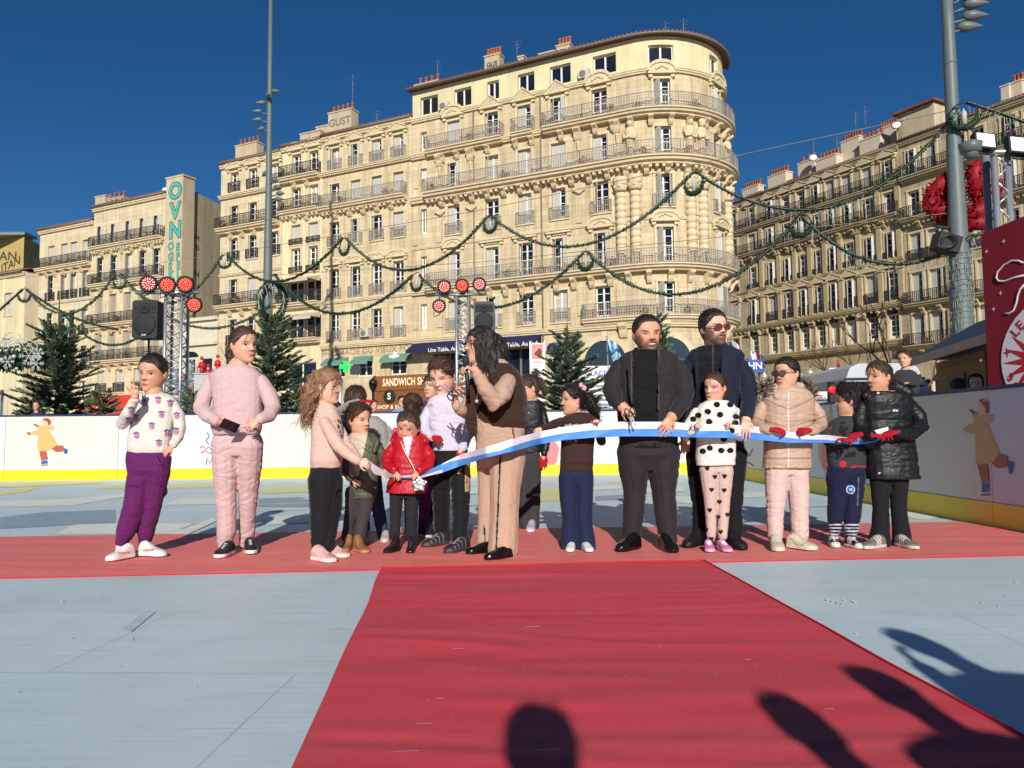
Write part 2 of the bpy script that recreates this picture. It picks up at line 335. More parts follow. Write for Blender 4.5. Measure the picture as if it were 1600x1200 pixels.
skp=[([(190,240),(188,222),(240,205),(232,186),(245,172),(262,182),(330,180),(342,195),(330,212),(300,208),(335,250),(360,300),(325,325),(300,340),(236,338),(232,300),(240,240)],0),
 ([(258,164),(272,142),(300,150),(300,184),(262,184)],1),([(266,150),(275,135),(300,133),(320,148),(316,172),(302,180),(300,160),(285,148)],2),
 ([(208,172),(222,168),(243,180),(234,190)],2),([(167,222),(190,222),(190,238),(175,236)],2),([(246,340),(290,340),(302,390),(258,396)],3),([(325,325),(355,303),(400,306),(392,342),(350,345)],3),
 ([(262,398),(298,396),(298,418),(258,420)],4),([(256,424),(300,424),(300,429),(256,429)],4),([(396,318),(418,325),(412,356),(400,352)],4),([(420,328),(426,330),(419,358),(413,356)],4)]
flat(*fbr,skp,lambda x,y:(x/4,620+y/4),sk,'skater_print')
skr=[([(250,815),(295,790),(283,750),(300,752),(315,765),(365,762),(368,790),(345,795),(360,830),(390,905),(385,915),(350,945),(300,950),(298,840),(265,830)],0),
 ([(305,738),(315,705),(345,715),(345,762),(312,764)],1),([(313,708),(330,703),(350,720),(350,750),(338,760),(335,735)],2),([(274,744),(284,742),(300,758),(292,764)],2),
 ([(308,950),(345,948),(353,1015),(325,1020)],3),([(362,945),(390,910),(422,918),(418,960),(385,965)],3),([(325,1022),(350,1020),(353,1052),(325,1054)],4),([(323,1060),(354,1060),(354,1066),(323,1066)],4),([(424,935),(445,942),(438,985),(428,983)],4)]
flat(*rbr,skr,lambda x,y:(1400+x/2.4,330+y/2.4),sk,'skater_print')
pk=[mat('print_'+n,rgb(*c),.5,.03,20) for n,c in (('coral',(214,120,120)),('sand',(206,168,120)),('ink',(70,62,90)),('red',(196,40,56)))]
# tall pear-shaped figure printed on the shaded barrier, red print behind the children, scribbled poster behind the girl in pink
vase=[(1296,632),(1299,632),(1300,645),(1303,656),(1311,668),(1320,690),(1322,712),(1316,732),(1300,745),(1288,738),(1279,718),(1278,692),(1285,672),(1293,656)]
flat(*rbr,[(vase,1),([(1284,690),(1290,672),(1296,690),(1290,735),(1284,725)],0)],lambda x,y:(x,y),pk,'figure_print')
flat(*fbr,[([(846,700),(852,685),(866,688),(874,700),(870,722),(862,730),(852,722)],0),([(842,672),(868,662),(872,676),(850,684)],3)],lambda x,y:(x,y),pk,'figure_print')
flat(*fbr,[([(606,680),(616,668),(632,668),(640,684),(634,706),(618,712)],3),([(616,716),(634,712),(640,730),(622,734)],0)],lambda x,y:(x,y),pk,'figure_print')
def strokes(root,M,A,d,lines,wd,mats,name):
    mb=MB()
    for pts,mi in lines:
        q=[onpl(x,y,A,d) for x,y in pts]; mb.tube([(u,-.004,z) for u,z in q],wd,4,mi)
    return mb.build(name,mats,root,M)
strokes(*fbr,[([(324,676),(327,682),(322,688),(326,694)],2),([(312,700),(318,697),(322,702),(326,698),(331,703)],3),([(314,708),(321,704),(328,709),(333,705)],3),([(322,726),(324,716),(328,724),(332,715),(335,726)],2)],.012,pk,'poster_scribble')
strokes(*rbr,[([(1162,718),(1166,704),(1171,713),(1176,702)],2),([(1161,726),(1169,722),(1178,728)],2)],.008,pk,'poster_scribble')
# ================================================================ buildings
def stone(name,c,**k): return mat(name,rgb(*c),.85,k.pop('var',.10),k.pop('scale',.9),spec=.15,bump=.25,bscale=8,extra=courses(**k))
M_st=stone('honey_limestone',(204,185,150),streak=.36); M_trim=mat('limestone_trim',rgb(208,190,154),.85,.14,2.5,spec=.15,bump=.3,bscale=12)
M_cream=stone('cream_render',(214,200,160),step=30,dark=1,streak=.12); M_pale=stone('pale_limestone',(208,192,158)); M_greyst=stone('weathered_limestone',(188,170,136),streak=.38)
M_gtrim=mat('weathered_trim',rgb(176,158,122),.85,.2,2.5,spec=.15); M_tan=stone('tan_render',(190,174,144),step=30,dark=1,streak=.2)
M_roof=mat('terracotta_tile',rgb(124,82,64),.85,.25,4); M_pot=mat('terracotta_pot',rgb(160,94,68),.8,.2,8); M_zinc=mat('zinc',rgb(120,122,124),.5,.1,5)
M_gut=mat('gutter_paint',rgb(120,112,100),.6,.1,5)
M_frame=mat('white_window_paint',rgb(228,224,214),.5,.04,5); M_shut=mat('pale_grey_shutter',rgb(190,186,178),.6,.06,3); M_shut2=mat('grey_brown_shutter',rgb(160,150,136),.6,.06,3)
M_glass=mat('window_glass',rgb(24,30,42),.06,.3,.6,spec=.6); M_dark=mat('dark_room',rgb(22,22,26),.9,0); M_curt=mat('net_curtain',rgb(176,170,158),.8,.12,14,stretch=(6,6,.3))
M_iron=mat('grey_ironwork',rgb(150,143,132),.6,.1,5); M_ironb=mat('black_ironwork',rgb(58,56,56),.5,.1,5)
def lens(n,mp,src,col): return src
class Path:
    # a facade line on the ground: straight along d, then (for the tower) an arc of radius Rr after u=0
    def __init__(s,A,d,Rr=None): s.A=Vector((A[0],A[1],0)); s.d=Vector((d[0],d[1],0)).normalized(); s.n=Vector((s.d.y,-s.d.x,0)); s.R=Rr; s.C=s.A-s.n*Rr if Rr else None
    def at(s,u):
        if s.R and u>0:
            a=u/s.R; n=Matrix.Rotation(a,3,'Z')@s.n; return s.C+n*s.R,n
        return s.A+s.d*u,s.n
    def p(s,u,z,out=0):
        q,n=s.at(u); q=q+n*out; return Vector((q.x,q.y,z))
    def M(s,u,z,out=0):
        q,n=s.at(u); t=Vector((-n.y,n.x,0)); return basis(Vector((q.x+n.x*out,q.y+n.y*out,z)),t,-n,Vector((0,0,1)))
    def us(s,u0,u1,step=.45):
        if not s.R or u1<=0: return [u0,u1]
        a=max(u0,0); k=max(1,int((u1-a)/step)); r=[a+(u1-a)*i/k for i in range(k+1)]
        return ([u0] if u0<0 else [])+r
def wall(pt,u0,u1,z0,z1,ops,name,m,root,depth=.28,back=None):
    us=sorted({round(q,3) for q in pt.us(u0,u1)}|{round(q,3) for o in ops for q in o[:2]}); zs=sorted({z0,z1}|{round(q,3) for o in ops for q in o[2:4]})
    mb=MB()
    for i in range(len(us)-1):
        for j in range(len(zs)-1):
            uc=(us[i]+us[i+1])/2; zc=(zs[j]+zs[j+1])/2
            if any(o[0]<uc<o[1] and o[2]<zc<o[3] for o in ops): continue
            mb.quad(pt.p(us[i],zs[j]),pt.p(us[i+1],zs[j]),pt.p(us[i+1],zs[j+1]),pt.p(us[i],zs[j+1]))
    for a,b_,c,d_ in [o[:4] for o in ops]:
        q=lambda u,z,o: pt.p(u,z,o)
        mb.quad(q(a,c,0),q(a,d_,0),q(a,d_,-depth),q(a,c,-depth)); mb.quad(q(b_,d_,0),q(b_,c,0),q(b_,c,-depth),q(b_,d_,-depth))
        mb.quad(q(a,d_,0),q(b_,d_,0),q(b_,d_,-depth),q(a,d_,-depth)); mb.quad(q(b_,c,0),q(a,c,0),q(a,c,-depth),q(b_,c,-depth))
    if back:
        e=pt.p(u0,z0)-pt.at(u0)[1]*back; f=pt.p(u1,z0)-pt.at(u1)[1]*back
        up=Vector((0,0,z1-z0))
        mb.quad(e,pt.p(u0,z0),pt.p(u0,z1),e+up); mb.quad(pt.p(u1,z0),f,f+up,pt.p(u1,z1)); mb.quad(e,e+up,f+up,f)
        mb.quad(pt.p(u0,z1-.02),pt.p(u1,z1-.02),f+up,e+up)
    return mb.build(name,m,root,Matrix())
def molding(mb,pt,u0,u1,prof,m=0):
    us=pt.us(u0,u1); k=len(prof)
    vs=[pt.p(u,z,o) for u in us for o,z in prof]
    fs=[(i*k+j,(i+1)*k+j,(i+1)*k+(j+1)%k,i*k+(j+1)%k) for i in range(len(us)-1) for j in range(k)]
    fs+=[tuple(range(k)),tuple(range((len(us)-1)*k,len(us)*k))[::-1]]
    mb.add(vs,fs,m)
def ubox(mb,pt,u0,u1,z0,z1,o0,o1,m=0):
    molding(mb,pt,u0,u1,[(o0,z0),(o1,z0),(o1,z1),(o0,z1)],m)
_c={}
def cached(k,f):
    if k not in _c:_c[k]=f()
    return _c[k]
def win_frame(w_,h,bars):
    mb=MB(); a=w_/2
    for x0,x1 in ((-a,-a+.09),(a-.09,a),(-.06,.06)): mb.box((x0,.0,0),(x1,.07,h))
    mb.box((-a+.09,.002,h-.1),(a-.09,.068,h)); mb.box((-a+.09,.002,0),(a-.09,.068,.28 if bars>2 else .1))
    for i in range(1,bars): 
        z=h*i/bars+.06; mb.box((-a+.09,.012,z-.022),(a-.09,.058,z+.022))
    return mb.mesh('window',[M_frame])
def leaf(w_,h):
    mb=MB(); mb.box((0,0,0),(w_,.04,h))
    for z0,z1 in ((.12,h*.45),(h*.45+.08,h-.1)):
        k=int((z1-z0)/.11)
        for i in range(k):
            z=z0+(z1-z0)*i/k; mb.add([(.06,-.002,z),(w_-.06,-.002,z),(w_-.06,-.022,z+.07),(.06,-.022,z+.07)],[(0,1,2,3)]); mb.add([(.06,-.022,z+.07),(w_-.06,-.022,z+.07),(w_-.06,-.002,z+.075),(.06,-.002,z+.075)],[(0,1,2,3)])
    return mb.mesh('shutter',[M_shut,])
rnd=random.Random(11)
def window(root,pt,u,z0,w_,h,kind,depth=.24,sm=None,bars=4,doorglass=None):
    M=pt.M(u,z0,-depth)
    fr=put('window',cached(('wf',w_,h,bars),lambda:win_frame(w_,h,bars)),root,M)
    gm=doorglass or (M_curt if rnd.random()<.16 else M_glass)
    def pane(): mb=MB(); mb.quad((-w_/2+.02,.045,0),(w_/2-.02,.045,0),(w_/2-.02,.045,h),(-w_/2+.02,.045,h)); return mb.mesh('pane',[gm])
    put('pane',cached(('pn',w_,h,gm.name),pane),fr,M)
    lw=w_/2-.005
    lf=cached(('lf',round(lw,3),h),lambda:leaf(lw,h))
    def sh(du,ang,dy):
        o=put('shutter',lf,fr,M@Matrix.Translation((du,dy,0))@Matrix.Rotation(ang,4,'Z'))
        if sm: 
            o.material_slots[0].link='OBJECT'; o.material_slots[0].material=sm
    if kind=='shut': sh(-w_/2,0,-.07); sh(0,0,-.07)
    elif kind=='half': sh(-w_/2,0,-.07); sh(w_/2-.03,R(94),-.14-lw*.3)
    elif kind=='fold': sh(-w_/2+.05,R(-62),-.03); sh(w_/2-.02,R(-112),-.03)
    elif kind=='left': sh(-w_/2+.06,R(-58),-.03)
    return fr
def rail_mesh(L,H,dens,bow=0):
    mb=MB(); n=max(2,int(L/dens)); t=.016
    for z,r in ((H,.026),(H*.82,.014),(.06,.02)): mb.box((-L/2,-r,z-r),(L/2,r,z+r))
    for i in range(n+1):
        x=-L/2+L*i/n
        th=t*(1.7 if i%5==0 or i==n else .9); mb.box((x-th,-th,.06),(x+th,th,H))
        if i<n:
            xc=x+L/n/2; rr=L/n*.42
            for zc in (H*.26,H*.58):
                pts=[(xc+rr*math.cos(a)*(1 if zc<H*.4 else .8),-.01-bow*.5,zc+rr*1.5*math.sin(a)) for a in [2*math.pi*k/7 for k in range(7)]]
                mb.tube(pts,.013,3,closed=True,smooth=False)
    return mb
def railing(root,pt,u0,u1,z,out,H,m,dens=.17,name='railing',ends=True):
    us=pt.us(u0,u1,.8)
    mb=MB()
    for a,b_ in zip(us[:-1],us[1:]):
        A,B=pt.p(a,z,out),pt.p(b_,z,out); d=(B-A); L=d.length
        k=max(1,round(L/3.0))
        for q in range(k):
            mm=rail_mesh(L/k,H,dens); d2=d.normalized(); MM=basis(A+d*((q+.5)/k),d2,Vector((-d2.y,d2.x,0)),Vector((0,0,1)))
            mb.add([MM@Vector(v) for v in mm.v],mm.f)
    if ends:
        for u in (u0,u1):
            A,B=pt.p(u,z,.02),pt.p(u,z,out); d=(B-A); mm=rail_mesh(d.length,H,dens); d2=d.normalized(); MM=basis(A+d*.5,d2,Vector((-d2.y,d2.x,0)),Vector((0,0,1)))
            mb.add([MM@Vector(v) for v in mm.v],mm.f)
    return mb.build(name,m,root,Matrix())
def guard(root,pt,u,z,w_,H,m,out=.12,name='window_guard'):
    def f():
        mb=rail_mesh(w_,H,.13,bow=.05); 
        for s in (-w_/2,w_/2): mb.box((s-.015,0,.05),(s+.015,out+.02,.08)); mb.box((s-.015,0,H-.04),(s+.015,out+.02,H))
        return mb.mesh('window_guard',[m])
    return put(name,cached(('gd',w_,H,m.name),f),root,pt.M(u,z,out))
def bracket(mb,pt,u,z1,h,w_,out,m=0):
    prof=[(0,z1),(out,z1),(out,z1-h*.18),(out*.82,z1-h*.30),(out*.62,z1-h*.42),(out*.5,z1-h*.7),(out*.32,z1-h*.9),(.02,z1-h)]
    vs=[pt.p(u-w_/2,z,o) for o,z in prof]+[pt.p(u+w_/2,z,o) for o,z in prof]; k=len(prof)
    mb.add(vs,[tuple(range(k)),tuple(range(k,2*k))[::-1]]+[(i,(i+1)%k,k+(i+1)%k,k+i) for i in range(k)],m)
def slab_prof(z1,th,out): # moulded slab edge
    return [(0,z1-th),(out*.55,z1-th),(out*.6,z1-th*.72),(out*.82,z1-th*.62),(out*.86,z1-th*.3),(out,z1-th*.22),(out,z1),(0,z1)]
def balcony(root,pt,u0,u1,z1,out,rm,H=1.0,th=.42,brk=(),bh=.8,dent=True,m=None,dens=.17,name='balcony',bw=.32):
    mb=MB(); molding(mb,pt,u0,u1,slab_prof(z1,th,out))
    if dent:
        n=int((u1-u0)/.42)
        for i in range(n):
            u=u0+.2+(u1-u0-.4)*i/max(1,n-1); ubox(mb,pt,u-.1,u+.1,z1-th-.2,z1-th-.003,0,out*.5)
    for u in brk: bracket(mb,pt,u,z1-th-.01,bh,bw,out*.8)
    o=mb.build(name,m or M_trim,root,Matrix())
    railing(o,pt,u0+.04,u1-.04,z1,out-.08,H,rm,dens)
    return o
def cornice(root,pt,u0,u1,z1,th,out,m=None,name='cornice',dent=0):
    mb=MB(); molding(mb,pt,u0,u1,slab_prof(z1,th,out))
    if dent:
        n=int((u1-u0)/dent)
        for i in range(n):
            u=u0+.1+(u1-u0-.2)*i/max(1,n-1); ubox(mb,pt,u-.09,u+.09,z1-th-.18,z1-th-.003,0,out*.5)
    return mb.build(name,m or M_trim,root,Matrix())
def pediment(root,pt,u,z,w_,kind,m=None,h=.7,out=.3):
    def f():
        mb=MB(); a=w_/2
        mb.box((-a,-out,0),(a,-.002,.16)); mb.box((-a+.06,-out*.6,-.22),(-a+.34,-.002,-.003)); mb.box((a-.34,-out*.6,-.22),(a-.06,-.002,-.003))
        if kind=='tri':
            mb.prism([(-a,-out,.163),(a,-out,.163),(0,-out,h)],(0,out-.002,0)); mb.prism([(-a*.7,-out-.012,.2),(a*.7,-out-.012,.2),(0,-out-.012,h-.12)],(0,.008,0),1)
            mb.prism([(-a-.06,-out-.07,.17),(-a+.1,-out-.07,.17),(.0,-out-.07,h-.02),(0,-out-.07,h+.1)],(0,.1,0)); mb.prism([(a+.06,-out-.07,.17),(0,-out-.07,h+.1),(.0,-out-.07,h-.02),(a-.1,-out-.07,.17)],(0,.1,0))
        elif kind=='arc':
            arc=lambda r,zz:[(r*math.cos(t),0,.165+zz*math.sin(t)) for t in [math.pi*k/10 for k in range(11)]]
            mb.prism([(x,-out,z) for x,_,z in arc(a,h-.165)],(0,out-.002,0))
            o,i=arc(a+.08,h-.08),arc(a-.1,h-.3)
            for k in range(10): mb.prism([(o[k][0],-out-.08,o[k][2]),(o[k+1][0],-out-.08,o[k+1][2]),(i[k+1][0],-out-.08,i[k+1][2]),(i[k][0],-out-.08,i[k][2])],(0,.11,0))
            for x in (-.3,-.15,0,.15,.3): mb.ball((x*w_/1.6,-out-.01,.30+.1*(.3-abs(x))/.3*3*.5),.1,6,4)
        else:
            mb.box((-a-.05,-out-.06,.163),(a+.05,-.002,.26)); mb.box((-a*.5,-out*.5,-.12),(a*.5,-.003,-.004))
        return mb.mesh('pediment',[M_trim,M_st])
    return put('pediment',cached(('ped',w_,kind,h,out),f),root,pt.M(u,z))
def surround(root,pt,u,z0,w_,h,m=None,t=.16):
    def f():
        mb=MB(); a=w_/2; mb.box((-a-t,-.06,0),(-a-.002,.0,h)); mb.box((a+.002,-.06,0),(a+t,.0,h)); mb.box((-a-t-.03,-.08,h+.002),(a+t+.03,.0,h+t)); mb.box((-a-t-.04,-.1,-.1),(a+t+.04,0,-.004)); return mb.mesh('window_surround',[M_trim])
    return put('window_surround',cached(('sr',w_,h,t),f),root,pt.M(u,z0,.002))
def chimney(root,pt,px0,px1,pyt,back,zb,pots=5,th=.7,m=None,name='chimney',gra=None,gc=(40,60,60),pr=.13):
    # stack seen between two photo columns, standing `back` metres behind the facade line
    A2=pt.A-pt.n*back; u0,_=onpl(px0,pyt,A2,pt.d); u1,z1=onpl(px1,pyt,A2,pt.d)
    M=basis(A2+pt.d*u0,pt.d,-pt.n,Vector((0,0,1))); L=u1-u0
    mb=MB(); mb.box((0,0,zb),(L,th,z1-.12)); mb.box((-.06,-.06,z1-.117),(L+.06,th+.06,z1))
    o=mb.build(name,m or M_tan,root,M)
    if pots:
        mb=MB()
        for i in range(pots):
            x=L*(i+.5)/pots; mb.lathe((x,th/2,z1+.003),[(pr*1.1,0),(pr,.1),(pr*.9,.55),(pr*1.1,.57),(pr*1.1,.66),(pr*.8,.66)],8)
        mb.build('chimney_pots',M_pot,o,M)
    if gra:
        t=text_mb(gra,min(.62*(z1-zb),1.5*L/max(1,len(gra))),.004,.02)
        t.build('graffiti',mat('spray_paint',rgb(*gc),.7,.1),o,M@Matrix.Translation((L/2,-.012,z1-.3*(z1-zb)))@Matrix.Rotation(R(90),4,'X'))
    return o
def roof(root,pt,u0,u1,z,over=.45,run=4,rise=1.25,m=None,tile=True):
    mb=MB(); us=pt.us(u0,u1,.5)
    for a,b_ in zip(us[:-1],us[1:]):
        mb.quad(pt.p(a,z+.06,over),pt.p(b_,z+.06,over),pt.p(b_,z+rise,-run),pt.p(a,z+rise,-run)); mb.quad(pt.p(a,z,over),pt.p(a,z,-.2),pt.p(b_,z,-.2),pt.p(b_,z,over)); mb.quad(pt.p(a,z,over),pt.p(b_,z,over),pt.p(b_,z+.06,over),pt.p(a,z+.06,over))
    if tile:
        n=int((u1-u0)/.28)
        for i in range(n):
            u=u0+(u1-u0)*(i+.5)/n; mb.tube([pt.p(u,z+.1,over+.03),pt.p(u,z+.1+(rise)*.5,-run*.5+over*.5)],.095,6)
    o=mb.build('roof',m or M_roof,root,Matrix())
    mb=MB(); k=[pt.p(u,z-.02,over+.05) for u in us]
    if len(k)<3:k=[k[0],(k[0]+k[1])/2,k[1]]
    mb.tube(k,.085,6); mb.build('gutter',M_gut,o,Matrix()); return o
def pipe(root,pt,u,z0,z1,out=.1):
    mb=MB(); mb.tube([pt.p(u,z0,out),pt.p(u,z1,out)],.06,6); return mb.build('drainpipe',M_gut,root,Matrix())
def awning(root,pt,u0,u1,z1,drop,out,m,name='awning',txt=None,val=.22,txtx=None,ts=.32):
    mb=MB(); mb.quad(pt.p(u0,z1,0.02),pt.p(u0,z1-drop,out),pt.p(u1,z1-drop,out),pt.p(u1,z1,.02)); mb.quad(pt.p(u0,z1-drop,out),pt.p(u0,z1-drop-val,out),pt.p(u1,z1-drop-val,out),pt.p(u1,z1-drop,out))
    mb.add([pt.p(u0,z1,.02),pt.p(u0,z1-drop,out),pt.p(u0,z1-drop,.02)],[(0,1,2)]); mb.add([pt.p(u1,z1,.02),pt.p(u1,z1-drop,out),pt.p(u1,z1-drop,.02)],[(0,2,1)])
    o=mb.build(name,m,root,Matrix())
    for t,u in (txt or ()):
        tb=text_mb(t,ts,.004,.006); tb.build('lettering',M_frame,o,pt.M(u,z1-drop-val/2,out+.02)@Matrix.Rotation(R(90),4,'X'))
    return o
def sky_aerial(root,p,h=1.6):
    mb=MB(); p=Vector(p); mb.tube([p,p+Vector((0,0,h))],.025,4)
    for q in (.6,.75,.9): mb.tube([p+Vector((-.45*q,.1,h*q)),p+Vector((.45*q,-.1,h*q))],.015,3)
    mb.tube([p+Vector((0,-.3,h*.92)),p+Vector((0,.5,h*.92))],.015,3); return mb.build('aerial',M_zinc,root,Matrix())
def kinds(): return rnd.choice(['left','left','fold','fold','half','open'])
DM=(2.03,-1)
# ---------------- corner building with the round tower
TW=Path(P(985,400,51)[:2],DM,5.35)
MAIN=thing('apartment_building',TW.p(-8,0),'honey stone corner building with a rounded balconied tower and pedimented windows','building')
BU=[-13.7,-10.45,-7.75,-5.12,-2.0,2.34,6.98]; TU=10.5; LU=-17.42
ops=[];W0=1.12
rows=[(22.68,2.07),(19.38,2.1),(16.0,2.2),(12.1,2.5),(8.68,2.25)]
for i,u in enumerate(BU):
    for z,h in rows: ops.append((u-W0/2,u+W0/2,z,z+h))
for z,h in ((22.9,1.5),(19.6,1.9),(16.3,2.0),(12.6,2.0),(9.0,1.9)): ops.append((-16.42-.28,-16.42+.28,z,z+h))
AT=[(-15.9,1.6),(-12.9,1.5),(-10.3,1.0),(-7.6,1.35),(-4.9,1.6),(-1.6,1.7),(2.34,1.7),(6.9,1.2)]
# arches and shop openings at street level
shop=[(-15.6,-11.3,1.2,7.0),(-10.9,-7.0,1.2,7.0),(-5.9,-4.3,3.6,6.9)]
wall(TW,LU,TU,0,25.3,ops+shop,'wall',M_st,MAIN,.3,None)
wall(TW,LU+.0,TU,25.3,27.75,[(u-w_/2,u+w_/2,25.75,27.15) for u,w_ in AT],'attic_wall',M_cream,MAIN,.3,9)
cornice(MAIN,TW,LU,TU,25.5,.32,.28); cornice(MAIN,TW,LU,TU,8.25,.35,.35); cornice(MAIN,TW,LU,TU,15.35,.2,.14,name='string_course')
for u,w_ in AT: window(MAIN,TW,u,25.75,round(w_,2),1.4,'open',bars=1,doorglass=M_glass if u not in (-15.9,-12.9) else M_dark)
for i,u in enumerate(BU):
    for r,(z,h) in enumerate(rows):
        k=kinds()
        if (i,r) in ((0,0),(3,1)): k='shut'
        if i==4 and r==4: k='open'
        window(MAIN,TW,u,z,W0,h,k); surround(MAIN,TW,u,z,W0,h)
    pediment(MAIN,TW,u,25.05,1.9,'arc' if i in (0,4,5,6) else 'tri',h=.85)
    pediment(MAIN,TW,u,14.95,1.9,'arc' if i in (0,4,5,6) else 'flat',h=.72)
    guard(MAIN,TW,u,16.0,1.5,.85,M_iron)
    if i not in (4,5,6): guard(MAIN,TW,u,8.7,1.45,.9,M_iron)
for z,h in ((22.9,1.5),(19.6,1.9),(16.3,2.0),(12.6,2.0),(9.0,1.9)): window(MAIN,TW,-16.42,z,.56,h,'open',bars=3)
bk=lambda a,b_,s:[a+(b_-a)*k/round((b_-a)/s) for k in range(1,round((b_-a)/s))]
balcony(MAIN,TW,-15.9,-9.4,22.65,.75,M_iron,brk=bk(-15.9,-9.4,1.25),dent=False,bh=.65); balcony(MAIN,TW,-8.6,-6.9,22.65,.72,M_iron,brk=(-8.4,-7.1),dent=False,bh=.65); balcony(MAIN,TW,-6.1,TU,22.6,.8,M_iron,brk=bk(-6.1,TU,1.25),dent=False,bh=.7)
cornice(MAIN,TW,LU,-15.9,22.6,.36,.4); cornice(MAIN,TW,-9.4,-8.6,22.6,.36,.4); cornice(MAIN,TW,-6.9,-6.1,22.6,.36,.4)
balcony(MAIN,TW,-16.0,TU,19.3,.95,M_iron,th=.5,brk=bk(-16,TU,1.3),bh=.65); cornice(MAIN,TW,LU,-16.0,19.25,.5,.5)
balcony(MAIN,TW,-15.9,TU,12.05,.85,M_iron,brk=bk(-15.9,TU,1.35),dent=False,bh=.85); cornice(MAIN,TW,LU,-15.9,12.0,.4,.4)
balcony(MAIN,TW,-3.3,TU,8.65,.75,M_iron,brk=bk(-3.3,TU,2.6),dent=False,bh=1.0,bw=.5)
# paired columns on the tower, caryatids above them
for u in (-.55,.45,4.15,5.1,8.6):
    mb=MB(); q=TW.p(u,0,.12); 
    prof=[(.42,12.1),(.42,12.45),(.36,12.55)]
    z=12.6
    while z<17.1: prof+=[(.36,z),(.36,z+.36),(.32,z+.38),(.32,z+.44)]; z+=.46
    prof+=[(.34,17.1),(.46,17.35),(.5,17.9),(.55,18.15)]
    mb.lathe((q.x,q.y,0),prof,14)
    for k in range(8): mb.ball(TW.p(u+.42*math.cos(k*.8),17.5+.2*(k%3),.22+.35*abs(math.sin(k*.8))),.11,6,4)
    mb.build('column',M_trim,MAIN,Matrix())
for u in (.2,4.15,5.1,8.6):
    mb=MB(); a=lambda z,o:TW.p(u,z,o)
    mb.lathe(a(0,.12),[(.2,19.4),(.24,19.9),(.3,20.5),(.33,20.75),(.42,21.2),(.34,21.45),(.14,21.6)],10); mb.ball(a(21.82,.25),.24,8,6,sc=(1,1,1.15)); mb.ball(a(22.0,.2),.26,8,5,sc=(1,1,.7))
    mb.tube([TW.p(u-.4,21.25,.2),TW.p(u-.35,20.75,.42),TW.p(u+.05,20.85,.5)],.1,6); mb.tube([TW.p(u+.4,21.25,.2),TW.p(u+.35,20.7,.42),TW.p(u,20.75,.5)],.1,6)
    mb.build('caryatid',M_trim,MAIN,Matrix())
for u in (-14.9,-12.2,-3.6,-.75):
    mb=MB(); bracket(mb,TW,u,22.2,.9,.5,.55); mb.build('bracket',M_trim,MAIN,Matrix()); mb=MB()
    for k in range(5): mb.ball(TW.p(u,21.2-.16*k,.12),.15-.02*k,6,4)
    mb.build('carved_pendant',M_trim,MAIN,Matrix()); mb=MB()
    for k in range(7): mb.ball(TW.p(u-.35+.12*k,17.75+.1*math.cos(k),.1),.13,6,4)
    mb.build('carved_garland',M_trim,MAIN,Matrix())
for u0,u1 in ((-17.3,-16.9),(-15.2,-14.7),(-12.45,-11.9),(-3.85,-3.4),(-1.0,.95),(3.75,5.5)):
    for z0,z1 in ((15.5,17.2),(20.0,21.5),(9.0,11.0)): mb=MB(); ubox(mb,TW,u0,u1,z0,z1,0.002,.09); mb.build('pilaster',M_st,MAIN,Matrix())
for u in (-11.95,-6.45): pipe(MAIN,TW,u,1,25.4)
roof(MAIN,TW,LU-.3,TU,27.8)
# arched tower windows at street level
def arch(root,pt,u,z0,w_,h,name='arched_window'):
    M=pt.M(u,z0,.03); r=w_/2; mb=MB()
    pts=[(-r,0,0),(r,0,0)]+[(r*math.cos(t),0,h-r+r*math.sin(t)) for t in [math.pi*k/14 for k in range(15)]]
    mb.add(pts,[tuple(range(len(pts)))]); 
    o=mb.build(name,mat('arch_glass',rgb(44,58,70),.12,.2,1,spec=.6),root,M)
    mb=MB(); o1=[((r+.35)*math.cos(t),(h-r)+(r+.35)*math.sin(t)) for t in [math.pi*k/14 for k in range(15)]]; i1=[(r*math.cos(t),(h-r)+r*math.sin(t)) for t in [math.pi*k/14 for k in range(15)]]
    for k in range(14): mb.prism([(i1[k][0],-.1,i1[k][1]),(o1[k][0],-.1,o1[k][1]),(o1[k+1][0],-.1,o1[k+1][1]),(i1[k+1][0],-.1,i1[k+1][1])],(0,.12,0))
    mb.box((-r-.35,-.1,0),(-r,.02,h-r)); mb.box((r,-.1,0),(r+.35,.02,h-r)); mb.box((-.2,-.16,h-.05),(.2,0,h+.6)); mb.build('arch_surround',M_trim,o,M)
    mb=MB(); mb.box((-r,-.02,h-r-.05),(r,.0,h-r+.05)); mb.box((-.04,-.022,0),(.04,-.001,h-.03)); mb.build('arch_frame',M_ironb,o,M); return o
for u in (-1.9,2.34,6.6): arch(MAIN,TW,u,1.6,3.0,5.6)
M_navy=mat('navy_canvas',rgb(34,36,72),.8,.06,8); M_signw=mat('varnished_wood_sign',rgb(140,84,40),.5,.2,3,stretch=(1,1,8)); M_cream_t=mat('cream_lettering',rgb(236,222,190),.6,0)
M_grn=mat('green_canvas',rgb(104,140,124),.8,.08,8)
awning(MAIN,TW,-17.2,-6.6,8.0,.75,1.35,M_navy,txt=[('Une Table, Au Sud',-13.6),('Une Table, Au Sud',-7.9)],ts=.42)
